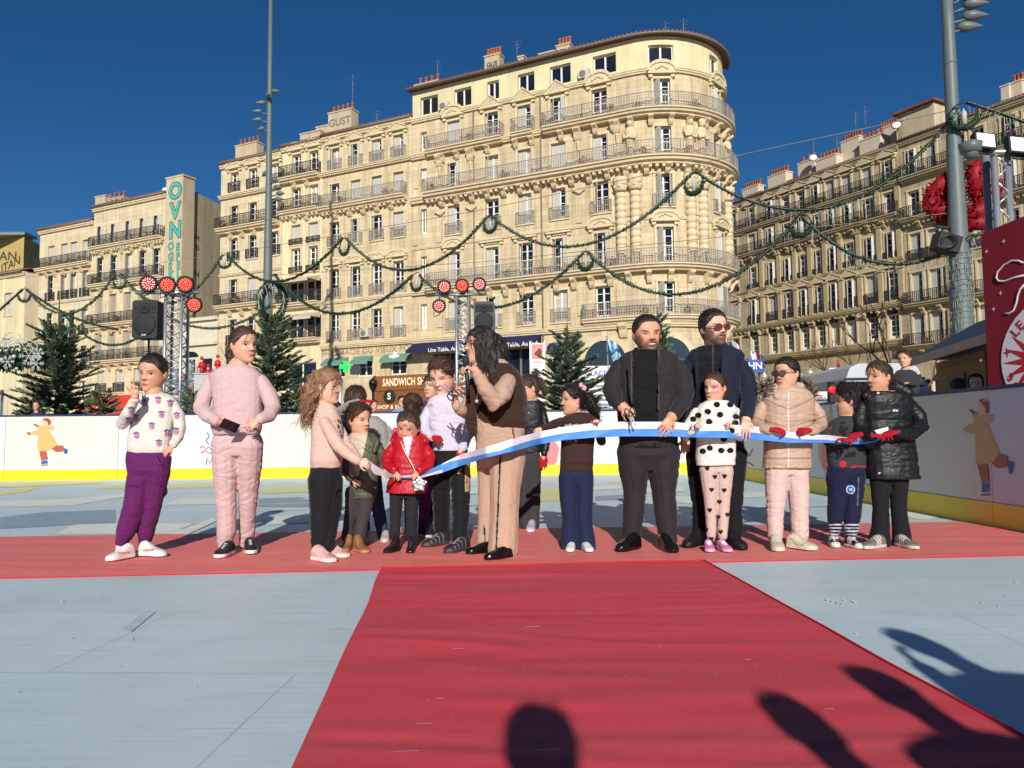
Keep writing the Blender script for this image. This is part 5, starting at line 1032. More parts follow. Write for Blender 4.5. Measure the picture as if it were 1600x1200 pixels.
sec=[(0,.5),(.03,.9),(.04,zt*.62),(.1,zt*.86),(.2,zt*.96),(.4,zt)]; pts=[(x0+o_,18,z) for o_,z in sec]+[(x1-o_,18,z) for o_,z in sec[::-1]]
mb.prism(pts,(0,4.6,0)); mb.build('body',M_van,VN,Matrix())
mb=MB(); mb.box((x0+.22,17.985,zt*.56),(x1-.22,17.997,zt*.83)); mb.build('rear_window',M_glass,VN,Matrix()); mb=MB(); mb.box((x0+.05,17.97,zt*.845),(x1-.05,17.996,zt*.865)); mb.build('roof_seam',M_black,VN,Matrix())
mb=MB(); mb.box((x0-.02,17.9,.35),(x1+.02,17.998,.6)); mb.build('bumper',M_black,VN,Matrix())
for s in (x0+.1,x1-.34):
    mb=MB(); mb.box((s,17.97,1.0),(s+.14,17.996,1.5)); mb.build('tail_light',M_redp,VN,Matrix())
for s in (x0+.02,x1-.26):
    for y in (18.8,21.6): mb=MB(); mb.lathe((s,y,.36),[(.2,0),(.36,.02),(.36,.22),(.2,.24)],16,ax=(1,0,0)); mb.build('wheel',M_black,VN,Matrix())
o=thing('traffic_light',(P(1305,640,16).x,16,0),'traffic light glowing red above the boy in the dark grey jumper','traffic light'); a=P(1296,597,16); b=P(1311,628,16); mb=MB(); mb.box((a.x,16,b.z),(b.x,16.15,a.z),taper=.01); mb.build('housing',M_black,o,Matrix()); mb=MB(); mb.lathe(P(1300,609,15.97),[(.075,-.01),(.075,.02),(.05,.03),(.005,.035)],14,ax=(0,-1,0)); mb.build('lens',mat('red_signal',rgb(240,30,40),.4,0,emit=rgb(250,16,34),es=1.3),o,Matrix()); mb=MB(); mb.tube([((a.x+b.x)/2,16.1,0),((a.x+b.x)/2,16.1,b.z+.01)],.04,6); mb.build('pole',M_ironb,o,Matrix())
a=P(1273,612,17); b=P(1295,630,17); mb=MB(); mb.box((a.x,17,.0),(b.x,17.4,a.z)); o=mb.build('ticket_box',M_frame,label='white box with small red lettering behind the barrier left of the traffic light',cat='box'); t=text_mb('3S -',.11,.003,.002); t.build('lettering',M_redp,o,Matrix.Translation(P(1284,620,16.99))@Matrix.Rotation(R(90),4,'X'))
# hedge and bare trees near the right facade
def baretree(px,D,H,label,seed):
    rr=random.Random(seed); b=P(px,640,D); root=thing('bare_tree',(b.x,D,0),label,'tree'); tk=MB(); tw=MB()
    def grow(p,d,L,r,k,mb):
        q=p+d*L; mb.tube([p,(p+q)/2+Vector((rr.uniform(-.05,.05),0,0))*L,q],[r,r*.85,r*.7],5)
        if k==0: return
        for _ in range(rr.choice((2,3,3))):
            grow(q,(d+Vector((rr.uniform(-.8,.8),rr.uniform(-.8,.8),rr.uniform(-.1,.5)))).normalized(),L*rr.uniform(.6,.8),r*.62,k-1,tw)
    grow(Vector((b.x,D,-.06)),Vector((0,0,1)),H*.38,.09,5,tk); tk.build('trunk',M_bark,root,Matrix()); tw.build('crown',M_bark,root,Matrix())
baretree(1318,30,4.2,'bare brown tree behind the direction signs',1); baretree(1425,24,4.4,'bare brown tree above the dark chalet roof',2); baretree(1160,33,3.6,'bare brown bush right of the round tower',3)
mb=MB(); rr=random.Random(12); c=P(1172,620,24)
for k in range(900):
    p=c+Vector((rr.gauss(0,.35),rr.gauss(0,.3),rr.uniform(-.9,.6))); d=Vector((rr.uniform(-1,1),rr.uniform(-1,1),rr.uniform(-.3,1))).normalized()*.1; s=d.orthogonal()*.35; mb.add([p-s,p+s,p+d],[(0,1,2)],rr.choice((0,1)))
mb.build('shrub',[mat('olive_leaf',rgb(96,98,72),.7,.2),mat('grey_leaf',rgb(128,124,104),.7,.2)],label='dusty olive shrub left of the girl in the beige coat',cat='shrub')
# chalet stall behind the right barrier
CH_=thing('market_chalet',(9.5,14,0),'wooden market chalet with a dark blue roof behind the right barrier','market stall')
e1=P(1422,563,16.3); e2=P(1560,512,11.6); ez=(e1.z+e2.z)/2; d=Vector((e2.x-e1.x,e2.y-e1.y,0)); Lc=d.length; d.normalize(); inn=Vector((-d.y,d.x,0)); 
if inn.x<0: inn=-inn
M=basis(Vector((e1.x,e1.y,0)),d,inn,Vector((0,0,1)))
M_plank=mat('chalet_planks',rgb(150,112,70),.7,.25,2,stretch=(1,1,12)); M_droof=mat('dark_blue_roofing',rgb(30,58,84),.6,.12,6); M_beam=mat('pale_beam',rgb(188,158,140),.6,.12,4)
mb=MB(); 
mb.add([(0,-.0,ez),(Lc+1,0,ez),(Lc+1,1.3,ez+.72),(0,1.3,ez+.72)],[(0,1,2,3)]); mb.add([(0,2.6,ez),(Lc+1,2.6,ez),(Lc+1,1.302,ez+.72),(0,1.302,ez+.72)],[(1,0,3,2)])
mb.add([(0,.0,ez-.04),(Lc+1,0,ez-.04),(Lc+1,2.6,ez-.04),(0,2.6,ez-.04)],[(3,2,1,0)]); mb.add([(0,0.01,ez),(0,2.59,ez),(0,1.3,ez+.7)],[(0,1,2)]); mb.build('roof',M_droof,CH_,M)
mb=MB(); mb.box((-.03,-.03,ez-.16),(Lc+1,.0,ez-.0)); mb.build('fascia',M_beam,CH_,M)
mb=MB()
for k in range(17): mb.box((.15,.45+.004*(k%2),.02+k*.135),(2.9,.55,.02+k*.135+.13))
for k in range(17): mb.box((.151,.552,.02+k*.135),(.25,2.3,.02+k*.135+.13))
mb.build('wall',M_plank,CH_,M)
mb=MB(); mb.box((.9,.42,.05),(1.9,.448,2.0)); mb.build('door',mat('chalet_door',rgb(132,98,60),.7,.25,3,stretch=(10,10,1)),CH_,M)
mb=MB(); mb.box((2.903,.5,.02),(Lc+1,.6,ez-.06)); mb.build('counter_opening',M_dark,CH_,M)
# red banner with round emblem, on its own truss with floodlights
M_ban=mat('red_banner_cloth',rgb(112,20,32),.75,.1,2,bump=.3,bscale=2,stretch=(1,1,.2)); M_bw=mat('pale_banner_print',rgb(196,192,196),.7,.05)
A3=Vector((6.02,9.75,0)); d3b=Vector((.5,-1.25,0)).normalized(); n3=Vector((d3b.y,-d3b.x,0)); BN=thing('event_banner',A3,'dark red hanging banner with a pale round emblem at the right border','banner')
MBn=basis(A3,d3b,-n3,Vector((0,0,1))); zt0=onpl(1537,364,A3,d3b)[1]; zt1=onpl(1600,338,A3,d3b)[1]; u1=onpl(1600,338,A3,d3b)[0]; u00=onpl(1534,400,A3,d3b)[0]
mb=MB(); n=40; W=n+1; vs=[]; Lb=2.6
def bz(u): return zt0+(zt1-zt0)*min(1.4,(u-u00)/(u1-u00))
for j in range(n+1):
    for i in range(n+1):
        u=u00+(Lb)*(i/n)**1.5; v=j/n; vs.append((u,.012*math.sin(u*9+math.sin(v*3))*(1-.5*v)*min(1,.2+u*1.2)*.6,bz(u)*(1-v)+.25*v))
mb.add(vs,[(j*W+i,(j+1)*W+i,(j+1)*W+i+1,j*W+i+1) for j in range(n) for i in range(n)],0,True); mb.build('banner_cloth',M_ban,BN,MBn)
def bflat(pts,off,m,name):
    mb=MB(); q=[onpl(x,y,A3,d3b) for x,y in pts]; mb.add([(u,-.014-off,z) for u,z in q],[tuple(range(len(q)))]); return mb.build(name,m,BN,MBn)
cu,cz=onpl(1662,558,A3,d3b); ru=cu-onpl(1565,556,A3,d3b)[0]
mb=MB(); mb.add([(cu+ru*math.cos(t),-.014,cz+.76*math.sin(t)) for t in [2*math.pi*k/40 for k in range(40)]],[tuple(range(40))]); mb.build('emblem_disc',M_bw,BN,MBn)
M_rp=mat('red_print',rgb(160,34,50),.7,.05); mb=MB(); c0=onpl(1625,563,A3,d3b); st=[]
for k in range(32): r=ru*(.62 if k%2==0 else .28); st.append((c0[0]+r*math.cos(math.pi*k/16),-.016,c0[1]+r/ru*.76*math.sin(math.pi*k/16)))
mb.add(st,[tuple(range(32))]); mb.build('sunburst',M_rp,BN,MBn)
def spark(px,py,s,m):
    mb=MB(); u,z=onpl(px,py,A3,d3b); mb.add([(u+(s if k%2==0 else s*.28)*math.cos(math.pi*k/4+math.pi/2),-.018,z+(s if k%2==0 else s*.28)*1.2*math.sin(math.pi*k/4+math.pi/2)) for k in range(8)],[tuple(range(8))]); mb.build('star',m,BN,MBn)
spark(1575,551,.06,M_rp)
for x,y in ((1543,393),(1554,483),(1534,563),(1570,377),(1565,458)): spark(x,y,.028,M_bw)
for ch,x,y,rot,s in (('L',1588,520,.75,.16),('E',1596,509,.65,.16),('3',1581,590,-.5,.14),('S',1587,604,-.65,.14)):
    u,z=onpl(x,y,A3,d3b); t=text_mb(ch,s,.002,.004); t.build('lettering',M_rp,BN,MBn@Matrix.Translation((u,-.018,z))@Matrix.Rotation(rot,4,'Y').inverted()@Matrix.Rotation(R(90),4,'X'))
for pts in ([(353,250),(325,238),(290,238),(245,262),(210,300),(203,330),(215,350),(250,352),(300,332),(360,318)],[(360,368),(335,395),(322,430),(315,470),(300,510),(275,530),(250,527)]):
    mb=MB(); q=[onpl(1500+x/3.53,340+y/3.53,A3,d3b) for x,y in pts]; mb.tube([(u,-.012,z) for u,z in q],.012,6); mb.build('ribbon_line',M_bw,BN,MBn)
TF=thing('lighting_truss',(7.2,10.4,0),'aluminium truss with white floodlights above the red banner','lighting truss'); 
for x in (1543,1556,1577):
    for yy in ((10.3,) if x==1543 else (10.1,)):
        p=P(x,300,yy); mb=MB(); mb.tube([(p.x,yy,0),(p.x,yy,P(x,240,yy).z)],.042 if x!=1543 else .05,8); mb.build('chord',M_alu if x!=1543 else M_zinc,TF,Matrix())
mb=MB(); p0=P(1556,300,10.1);p1=P(1577,300,10.1); zt=P(1556,240,10.1).z
for k in range(12):
    z=zt-k*.36; mb.tube([(p0.x,10.1,z),(p1.x,10.1,z-.18)],.014,5); mb.tube([(p1.x,10.1,z-.18),(p0.x,10.1,z-.36)],.014,5)
mb.build('lattice',M_alu,TF,Matrix())
mb=MB(); a=P(1517,238,10.05); b=P(1680,240,10.05); mb.tube([a,Vector((b.x,b.y,a.z))],.04,8); mb.build('crossbar',M_alu,TF,Matrix())
M_fl=mat('floodlight_face',rgb(235,238,240),.2,.02,emit=rgb(235,240,245),es=.75)
for x,y,s in ((1540,219,.14),(1594,226,.15)):
    c=P(x,y,9.95); Mf=Matrix.Translation(c)@Matrix.Rotation(.12,4,'Y')@Matrix.Rotation(-.25,4,'X'); o=thing('floodlight',c,'square white floodlight on the truss above the banner, '+('left one' if x<1560 else 'right one'),'floodlight','square floodlights above the banner')
    mb=MB(); mb.box((-s,0,-s*.85),(s,.1,s*.85)); mb.build('housing',M_black,o,Mf); mb=MB(); mb.box((-s*.82,-.012,-s*.68),(s*.82,-.002,s*.68)); mb.build('panel',M_fl,o,Mf); mb=MB(); mb.tube([(-s*.5,.05,-s*.85),(-s*.5,.05,-s*1.25),(s*.5,.05,-s*1.25),(s*.5,.05,-s*.85)],.014,5); mb.build('bracket',M_black,o,Mf)
c=P(1517,238,10); mb=MB(); mb.lathe(c,[(.03,-.02),(.13,0),(.15,.12),(.05,.16)],12); mb.ball(c+Vector((0,0,-.0)),.1,10,6); mb.build('dome_camera',M_lampb,label='grey dome camera at the left end of the banner truss',cat='camera')
# ================================================================ people
def remesh(mb,vox,it=3,fac=.5):
    me=bpy.data.meshes.new('form'); me.from_pydata(mb.v,[],mb.f); me.update()
    o=bpy.data.objects.new('form',me); COL.objects.link(o)
    r=o.modifiers.new('r','REMESH'); r.mode='VOXEL'; r.voxel_size=vox; r.use_smooth_shade=True
    s=o.modifiers.new('s','SMOOTH'); s.factor=fac; s.iterations=it
    out=bpy.data.meshes.new_from_object(o.evaluated_get(bpy.context.evaluated_depsgraph_get()))
    bpy.data.objects.remove(o); bpy.data.meshes.remove(me)
    n=len(out.polygons); out.polygons.foreach_set('use_smooth',[True]*n); return out
def co_of(me):
    a=np.empty(len(me.vertices)*3); me.vertices.foreach_get('co',a); return a.reshape(-1,3)
def no_of(me):
    a=np.empty(len(me.vertices)*3); me.vertices.foreach_get('normal',a); return a.reshape(-1,3)
def set_co(me,a): me.vertices.foreach_set('co',a.ravel()); me.update()
def set_col(me,c):
    at=me.attributes.new('col','FLOAT_COLOR','POINT'); b=np.ones((len(c),4)); b[:,:3]=c; at.data.foreach_set('color',b.ravel())
def ripple(p,seed,f,k=5):
    r=np.random.RandomState(seed); out=np.zeros(len(p)); w_=r.normal(size=(2,3))
    q=p*f; q=q+.35*np.stack([np.sin(q@w_[0]*1.7),np.sin(q@w_[1]*1.9),np.sin(q[:,0]*1.3+q[:,2])],1)
    for i in range(k):
        d=r.normal(size=3); d/=np.linalg.norm(d); out+=np.sin(q@d*(1+i*.45)*2.2+r.uniform(0,6.3))/(1+i*.35)
    return out/2.2
def capsule(mb,pts,rad,seg=12):
    # limb with rounded ends
    pts=[Vector(p) for p in pts]; d0=(pts[0]-pts[1]).normalized(); d1=(pts[-1]-pts[-2]).normalized()
    P_=[pts[0]+d0*rad[0]*.85,pts[0]+d0*rad[0]*.5]+pts+[pts[-1]+d1*rad[-1]*.5,pts[-1]+d1*rad[-1]*.85]
    R_=[rad[0]*.4,rad[0]*.85]+list(rad)+[rad[-1]*.85,rad[-1]*.4]
    mb.tube(P_,R_,seg)
HZ=[0,.02,.06,.12,.2,.3,.4,.5,.6,.7,.8,.88,.94,.98,1.0]
HW=[.04,.10,.165,.205,.24,.275,.30,.315,.325,.325,.30,.25,.185,.11,.03]
HF=[.24,.30,.335,.345,.345,.345,.345,.34,.355,.355,.32,.255,.18,.10,.03]
HB=[.02,-.03,-.08,-.12,-.18,-.27,-.345,-.39,-.41,-.41,-.375,-.31,-.23,-.14,-.04]
def head_grid(child=0):
    zs=np.concatenate([np.linspace(0,.12,8)[:-1],np.linspace(.12,.9,44)[:-1],np.linspace(.9,1,9)]); n=56
    V=[]
    for z in zs:
        w_=np.interp(z,HZ,HW); f=np.interp(z,HZ,HF); b=-np.interp(z,HZ,HB)
        if child and z<.45: w_*=1+.13*math.sin(math.pi*min(1,z/.45))
        for k in range(n):
            a=2*math.pi*k/n; c,s=math.cos(a),math.sin(a); e=1.0 if child else .9
            x=w_*math.copysign(abs(c)**e,c); y=(f if s>0 else b)*math.copysign(abs(s)**e,s)
            if s>0:
                fr=max(0,s); ax=abs(x); g=lambda dx,dz,rx,rz: math.exp(-((ax-dx)/rx)**2-((z-dz)/rz)**2)
                if .33<z<.62:
                    t=(z-.375)/(.60-.375); pr=(.125-.045*child)*max(0.0,1-t)**.9 if t>0 else .125*math.exp(-(t/.09)**2)
                    y+=pr*math.exp(-(x/(.052+.03*max(0,1-abs(t)*4)))**2)*fr
                y+=(-.04*g(.14,.515,.075,.04)+.018*(1-.7*child)*g(.13,.585,.10,.03)+.028*g(0,.235,.085,.028)-.018*g(0,.165,.07,.025)+.02*g(0,.07,.08,.04)+.022*g(.18,.37,.08,.07)-.02*g(.0,.30,.05,.02))*fr
            V.append((x,y,z))
    m=len(zs); F_=[(i*n+k,i*n+(k+1)%n,(i+1)*n+(k+1)%n,(i+1)*n+k) for i in range(m-1) for k in range(n)]
    F_+=[tuple(range(n))[::-1],tuple((m-1)*n+k for k in range(n))]
    return np.array(V),F_
_HG={0:head_grid(0),1:head_grid(1)}
HL_AZ=[0,30,50,68,85,100,118,140,180]
def hair_mask(q,line):
    az=np.degrees(np.arctan2(np.abs(q[:,0]),q[:,1]+.03)); zl=np.interp(az,HL_AZ,line); t=np.clip((q[:,2]-zl+.03)/.06,0,1); return t*t*(3-2*t)
LINE={'short':[.83,.80,.66,.58,.42,.40,.20,.10,.08],'back':[.80,.77,.66,.56,.46,.38,.16,.08,.06],'fringe':[.70,.68,.60,.54,.44,.38,.14,.06,.04],'hair_low':[.74,.72,.64,.52,.36,.25,.1,.02,0]}
def face_mat(skin,lip=(176,96,90),hair=(40,28,22),beard=0,teeth=0,open_=.78,blush=.25,paint=None,brow=1,kid=1,smile=0):
    m=mat('skin',rgb(*skin),.5,.05,25,spec=.35); n=m.node_tree; b=n.nodes['Principled BSDF']; L=n.links
    b.inputs['Subsurface Weight'].default_value=.08; b.inputs['Subsurface Radius'].default_value=(.02,.008,.004)
    src=b.inputs['Base Color'].links[0].from_socket
    at=add(n,'ShaderNodeAttribute'); at.attribute_name='hc'; sp=add(n,'ShaderNodeSeparateXYZ'); L.new(at.outputs['Vector'],sp.inputs[0])
    ab=add(n,'ShaderNodeMath',operation='ABSOLUTE'); L.new(sp.outputs[0],ab.inputs[0])
    cb=add(n,'ShaderNodeCombineXYZ'); L.new(ab.outputs[0],cb.inputs[0]); L.new(sp.outputs[2],cb.inputs[2])
    cs=add(n,'ShaderNodeCombineXYZ'); L.new(sp.outputs[0],cs.inputs[0]); L.new(sp.outputs[2],cs.inputs[2])
    fr=add(n,'ShaderNodeMapRange'); fr.inputs[1].default_value=.08; fr.inputs[2].default_value=.16; L.new(sp.outputs[1],fr.inputs[0])
    def ell(cx,cz,rx,rz,soft=.15,sym=True,front=True,rot=0):
        v=add(n,'ShaderNodeVectorMath',operation='SUBTRACT'); L.new((cb if sym else cs).outputs[0],v.inputs[0]); v.inputs[1].default_value=(cx,0,cz); o=v.outputs[0]
        if rot:
            r=add(n,'ShaderNodeVectorRotate',rotation_type='Y_AXIS'); L.new(o,r.inputs['Vector']); r.inputs['Angle'].default_value=rot; o=r.outputs[0]
        w_=add(n,'ShaderNodeVectorMath',operation='MULTIPLY'); L.new(o,w_.inputs[0]); w_.inputs[1].default_value=(1/rx,0,1/rz)
        l=add(n,'ShaderNodeVectorMath',operation='LENGTH'); L.new(w_.outputs[0],l.inputs[0])
        mr=add(n,'ShaderNodeMapRange'); mr.inputs[1].default_value=1+soft; mr.inputs[2].default_value=1-soft; L.new(l.outputs['Value'],mr.inputs[0]); o=mr.outputs[0]
        if front: mu=add(n,'ShaderNodeMath',operation='MULTIPLY'); L.new(o,mu.inputs[0]); L.new(fr.outputs[0],mu.inputs[1]); o=mu.outputs[0]
        return o
    def mix(s,mask,c,k=1.0):
        x=add(n,'ShaderNodeMix',data_type='RGBA'); L.new(s,x.inputs[6]); x.inputs[7].default_value=rgb(*c)
        if k!=1: mu=add(n,'ShaderNodeMath',operation='MULTIPLY'); L.new(mask,mu.inputs[0]); mu.inputs[1].default_value=k; mask=mu.outputs[0]
        L.new(mask,x.inputs[0]); return x.outputs[2]
    dk=tuple(int(c*.62) for c in skin)
    src=mix(src,ell(.19,.36,.11,.09,.6),(min(255,skin[0]+6),int(skin[1]*.80),int(skin[2]*.80)),blush)
    src=mix(src,ell(.34,.46,.05,.12,.3,front=False),(skin[0],int(skin[1]*.84),int(skin[2]*.82)),.5)
    if beard:
        a=ell(0,.10,.30,.235,.22,front=False); v=ell(0,.335,.13,.055,.4); src=mix(src,a,hair,beard); src=mix(src,ell(.29,.34,.085,.17,.3,front=False),hair,beard*.9)
        src=mix(src,ell(.0,.285,.115,.03,.3),hair,beard)
    src=mix(src,ell(0,.355,.04,.014,.5),dk,.25); src=mix(src,ell(.036,.362,.014,.010,.3),(60,30,26),.8)
    if teeth:
        src=mix(src,ell(0,.232,.118,.042,.2),lip); src=mix(src,ell(0,.236,.10,.026,.15),(110,46,42)); src=mix(src,ell(0,.242,.084,.016,.25),(206,194,180))
    else:
        src=mix(src,ell(0,.232,.088,.034,.3),lip,.85); src=mix(src,ell(0,.236,.09,.006,.5),(96,44,42),.8)
    src=mix(src,ell(.145,.528,.085,.052,.5),dk,.3)
    src=mix(src,ell(.145,.505,.062+.008*kid,(.030+.006*kid)*open_,.15),(46,30,26)); src=mix(src,ell(.145,.50,.052+.006*kid,(.020+.006*kid)*open_,.15),(196,186,178)); src=mix(src,ell(.143,.502,.026+.004*kid,.026*min(1,open_+.15),.15),(38,24,20))
    if brow: src=mix(src,ell(.15,.592,.095,.0165-.003*kid,.3,rot=.12),hair,(.9-.25*kid)*brow)
    for (cx,cz,rx,rz,c,sym) in paint or (): src=mix(src,ell(cx,cz,rx,rz,.3,sym=sym),c,.85)
    L.new(src,b.inputs['Base Color']); return m
class Person:
    def __init__(s,label,D=None,base=None,yaw=0,group=None):
        s.label=label; s.D=D; s.base=Vector(base) if base else None; s.rot=Matrix.Rotation(R(yaw),3,'Z'); s.body=MB(); s.kids=[]; s.hM=None; s.group=group; s.legs=[]; s.shoes=[]; s.seed=abs(hash(label))%1000 if 0 else sum(map(ord,label))%1000
    def pt(s,x,y,dd=0):
        if s.D: return P(x,y,s.D+dd)
        return s.base+s.rot@Vector((x,dd,y))
    def m(s,r): return r*s.D/1200 if s.D else r
    def torso(s,mb,st,k=1.0,n=20,e=.86):
        rings=[]
        st=[(q+(.62,0))[:5] if len(q)==3 else (q+(0,))[:5] for q in st]
        # refine stations
        T=[]
        for a,b in zip(st[:-1],st[1:]):
            for i in range(3): t=i/3; T.append(tuple(a[j]+(b[j]-a[j])*t for j in range(5)))
        T.append(st[-1]); vs=[]
        f0=(T[0][0],)+(T[0][1]+(T[0][2]-T[0][1])*.3,T[0][2]-(T[0][2]-T[0][1])*.3)+T[0][3:]
        for (y,xl,xr,ra,dd) in T:
            c=s.pt((xl+xr)/2,y,dd); hw=s.m((xr-xl)/2)*k
            for j in range(n):
                a=2*math.pi*j/n; cx,sx=math.cos(a),math.sin(a); v=Vector((hw*math.copysign(abs(cx)**e,cx),hw*ra*math.copysign(abs(sx)**e,sx),0)); vs.append(c+(s.rot@v if not s.D else v))
        mm=len(T); mb.add(vs,[(i*n+j,i*n+(j+1)%n,(i+1)*n+(j+1)%n,(i+1)*n+j) for i in range(mm-1) for j in range(n)]+[tuple(range(n))[::-1],tuple((mm-1)*n+j for j in range(n))])
    def limb(s,mb,pts,k=1.0,grow=0,arm=True):
        if arm and len(pts)>2: a=pts[0]; pts=[(a[0],a[1]+(.35 if s.D else -.35)*a[3],a[2],a[3]*.86)]+list(pts[1:])
        capsule(mb,[s.pt(*p[:3]) for p in pts],[s.m(p[3])*k+grow for p in pts])
    def legfix(s,d):
        if not s.D or not s.shoes: return d
        e=d[-1]; b=min(s.shoes,key=lambda q:abs(q[0]-e[0])+.3*abs(q[1]-e[1])); y=R(b[2])
        k=G(b[0],b[1]).y+math.cos(y)*b[3]*.22-s.D-e[2]; y0=d[0][1]; y1=max(e[1],b[1]-18)
        return [(q[0],q[1],q[2]+k*max(0,min(1,(q[1]-y0)/(y1-y0))),q[3]) for q in d]
    def hand(s,mb,wrist,d,nrm,L,curl=.4,side=1,spread=.10,up=None,k=1.0,thumb=.5):
        # wrist: point, d: direction of the palm, nrm: where the palm faces, side: thumb side along d x nrm
        d=Vector(d).normalized(); nrm=Vector(nrm); nrm=(nrm-d*nrm.dot(d)).normalized(); lat=d.cross(nrm); w_=Vector(wrist)
        c=curl if hasattr(curl,'__len__') else [curl]*4
        rows=[]
        for t,rx,ry in ((-.12,.13,.10),(.0,.14,.10),(.18,.19,.10),(.38,.225,.085),(.52,.215,.07),(.56,.17,.045)):
            rows.append((w_+d*L*t,rx*L*k,ry*L*k))
        vs=[]; n=12
        for cpt,rx,ry in rows:
            for j in range(n): a=2*math.pi*j/n; vs.append(cpt+lat*rx*math.cos(a)+nrm*ry*math.sin(a))
        mm=len(rows); fs=[(i*n+j,i*n+(j+1)%n,(i+1)*n+(j+1)%n,(i+1)*n+j) for i in range(mm-1) for j in range(n)]+[tuple(range(n))[::-1],tuple((mm-1)*n+j for j in range(n))]
        mb.add(vs,fs)
        for i,(o,l) in enumerate(((.168,.42),(.056,.48),(-.056,.45),(-.163,.36))):
            a=side*o/.056*.056; p=w_+d*L*(.50-.02*abs(i-1))+lat*L*side*o*1.0; dd_=(d+lat*side*(o/.168)*spread).normalized(); pts=[p-dd_*L*.06,p]; 
            for j,fr_ in enumerate((.46,.30,.24)):
                ang=c[i]*(.9 if j==0 else 1.15); dd_=(Matrix.Rotation(ang,3,lat)@dd_); 
                if dd_.dot(nrm)<-.2 and False: pass
                p=p+dd_*L*l*fr_; pts.append(p)
            r=L*.043*k; capsule(mb,pts,[r*1.1,r*1.1,r*1.02,r*.95,r*.8],9)
        p=w_+d*L*.16+lat*side*L*.14; t1=(d*.62+lat*side*.72+nrm*.25*thumb).normalized(); t2=(d*.85+lat*side*.35+nrm*.5*thumb).normalized(); t3=(d*.95+lat*side*.05+nrm*.6*thumb).normalized()
        q1=p+t1*L*.2; q2=q1+t2*L*.16; q3=q2+t3*L*.12; r=L*.05*k; capsule(mb,[p,q1,q2,q3],[r*1.35,r*1.1,r,r*.8],9)
    def head(s,c,h,yaw=0,pitch=0,roll=0,dd=0,child=1,neck=None,wide=1.0):
        s.h=s.m(h); y=R(yaw); f=Vector((math.sin(y),-math.cos(y),0)); lx=Vector((math.cos(y),math.sin(y),0)); u=Vector((0,0,1))
        if not s.D: f=s.rot@f; lx=s.rot@lx
        Rp=Matrix.Rotation(R(pitch),3,lx); f=Rp@f; u=Rp@u; Rr=Matrix.Rotation(R(roll),3,f); lx=Rr@lx; u=Rr@u
        C=s.pt(c[0],c[1],dd); o=C-u*s.h*.5; s.hM=basis(o,-lx*s.h*wide,f*s.h,u*s.h); s.hc=C; s.lx,s.f,s.u=lx,f,u; s.child=child
        V,Fc=_HG[1 if child else 0]; M=np.array(s.hM); W=V@M[:3,:3].T+M[:3,3]
        s.body.add([tuple(v) for v in W],Fc)
        for sg in (-1,1):
            vs=[];n=10
            b0=len(s.body.v); ball=MB(); ball.ball((0,0,0),1,10,6)
            Me=s.hM@Matrix.Translation((sg*.325,-.06,.47))@Matrix.Rotation(sg*.35,4,'Z')@Matrix.Diagonal((.032,.075,.115,1))
            s.body.add([Me@Vector(v) for v in ball.v],ball.f)
        nb=s.pt(*neck) if neck else o-u*s.h*.3; r=s.h*(.21 if child else .255)
        capsule(s.body,[nb,(nb+o)*.5+Vector((0,0,0)),s.hM@Vector((0,-.06,.25))],[r*1.2,r,r*.98])
    def hl(s,x,y,z): return s.hM@Vector((x,y,z))
    def build(s,mats,vox=.0048):
        for l in s.legs: s.limb(s.body,s.legfix(l),.55,0,False)
        me=remesh(s.body,vox,2); a=co_of(me); Mi=np.array(s.hM.inverted()) if s.hM is not None else np.eye(4); q=a@Mi[:3,:3].T+Mi[:3,3]
        ok=(np.abs(q[:,0])<.45)&(np.abs(q[:,1])<.55)&(q[:,2]>-.03)&(q[:,2]<1.1)
        q[~ok]=(0,-9,-9); at=me.attributes.new('hc','FLOAT_VECTOR','POINT'); at.data.foreach_set('vector',q.ravel())
        base=s.base if s.base else Vector((s.hc.x if s.hM is not None else a[:,0].mean(),s.D,0)); set_co(me,a-np.array(base)); me.materials.append(mats)
        s.root=put('person',me,None,Matrix.Translation(base),label=s.label,cat='person',group=s.group)
        for f in s.kids: f()
        return s.root
    def wear(s,name,parts,m,vox=.008,amp=.004,paint=None,grow=0,pleat=True,col=None,freq=(14,14,20),label=None,smooth=3,hem=None):
        mb=MB(); pl=[]; extra_=[]; sep=name not in ('trousers','jeans','leggings','sock','glove') and any(k=='t' for k,_ in parts)
        def fill():
          for k,d in parts:
            if k=='l' and name in ('trousers','jeans','leggings','sock') and len(d)>1 and d[-1][1]>700: d=s.legfix(d) if name!='sock' else [(q[0],q[1],q[2]+s.legfix([(q[0],q[1]-100,0,1),(q[0],q[1],q[2],1)])[-1][2]-q[2],q[3]) for q in d]
            if k=='t': s.torso(mb,d,.97)
            elif k=='l':
                lg=name in ('trousers','jeans','leggings'); tg=MB() if sep else mb; extra_.append(tg) if sep else None; s.limb(tg,[(q[0],q[1],q[2],q[3]*((1.04,.99)+(.94,)*9)[i]) for i,q in enumerate(d)] if lg else d,1 if lg else (.87 if name not in ('sock','glove') else 1),grow,not lg); w_=[s.pt(*p[:3]) for p in d]; rr=[s.m(p[3]) for p in d]
                for i in range(1,len(w_)): pl.append((w_[i],(w_[i]-w_[i-1]).normalized(),rr[i],1.0 if i==len(w_)-1 else .7))
            elif k=='f': d(mb)
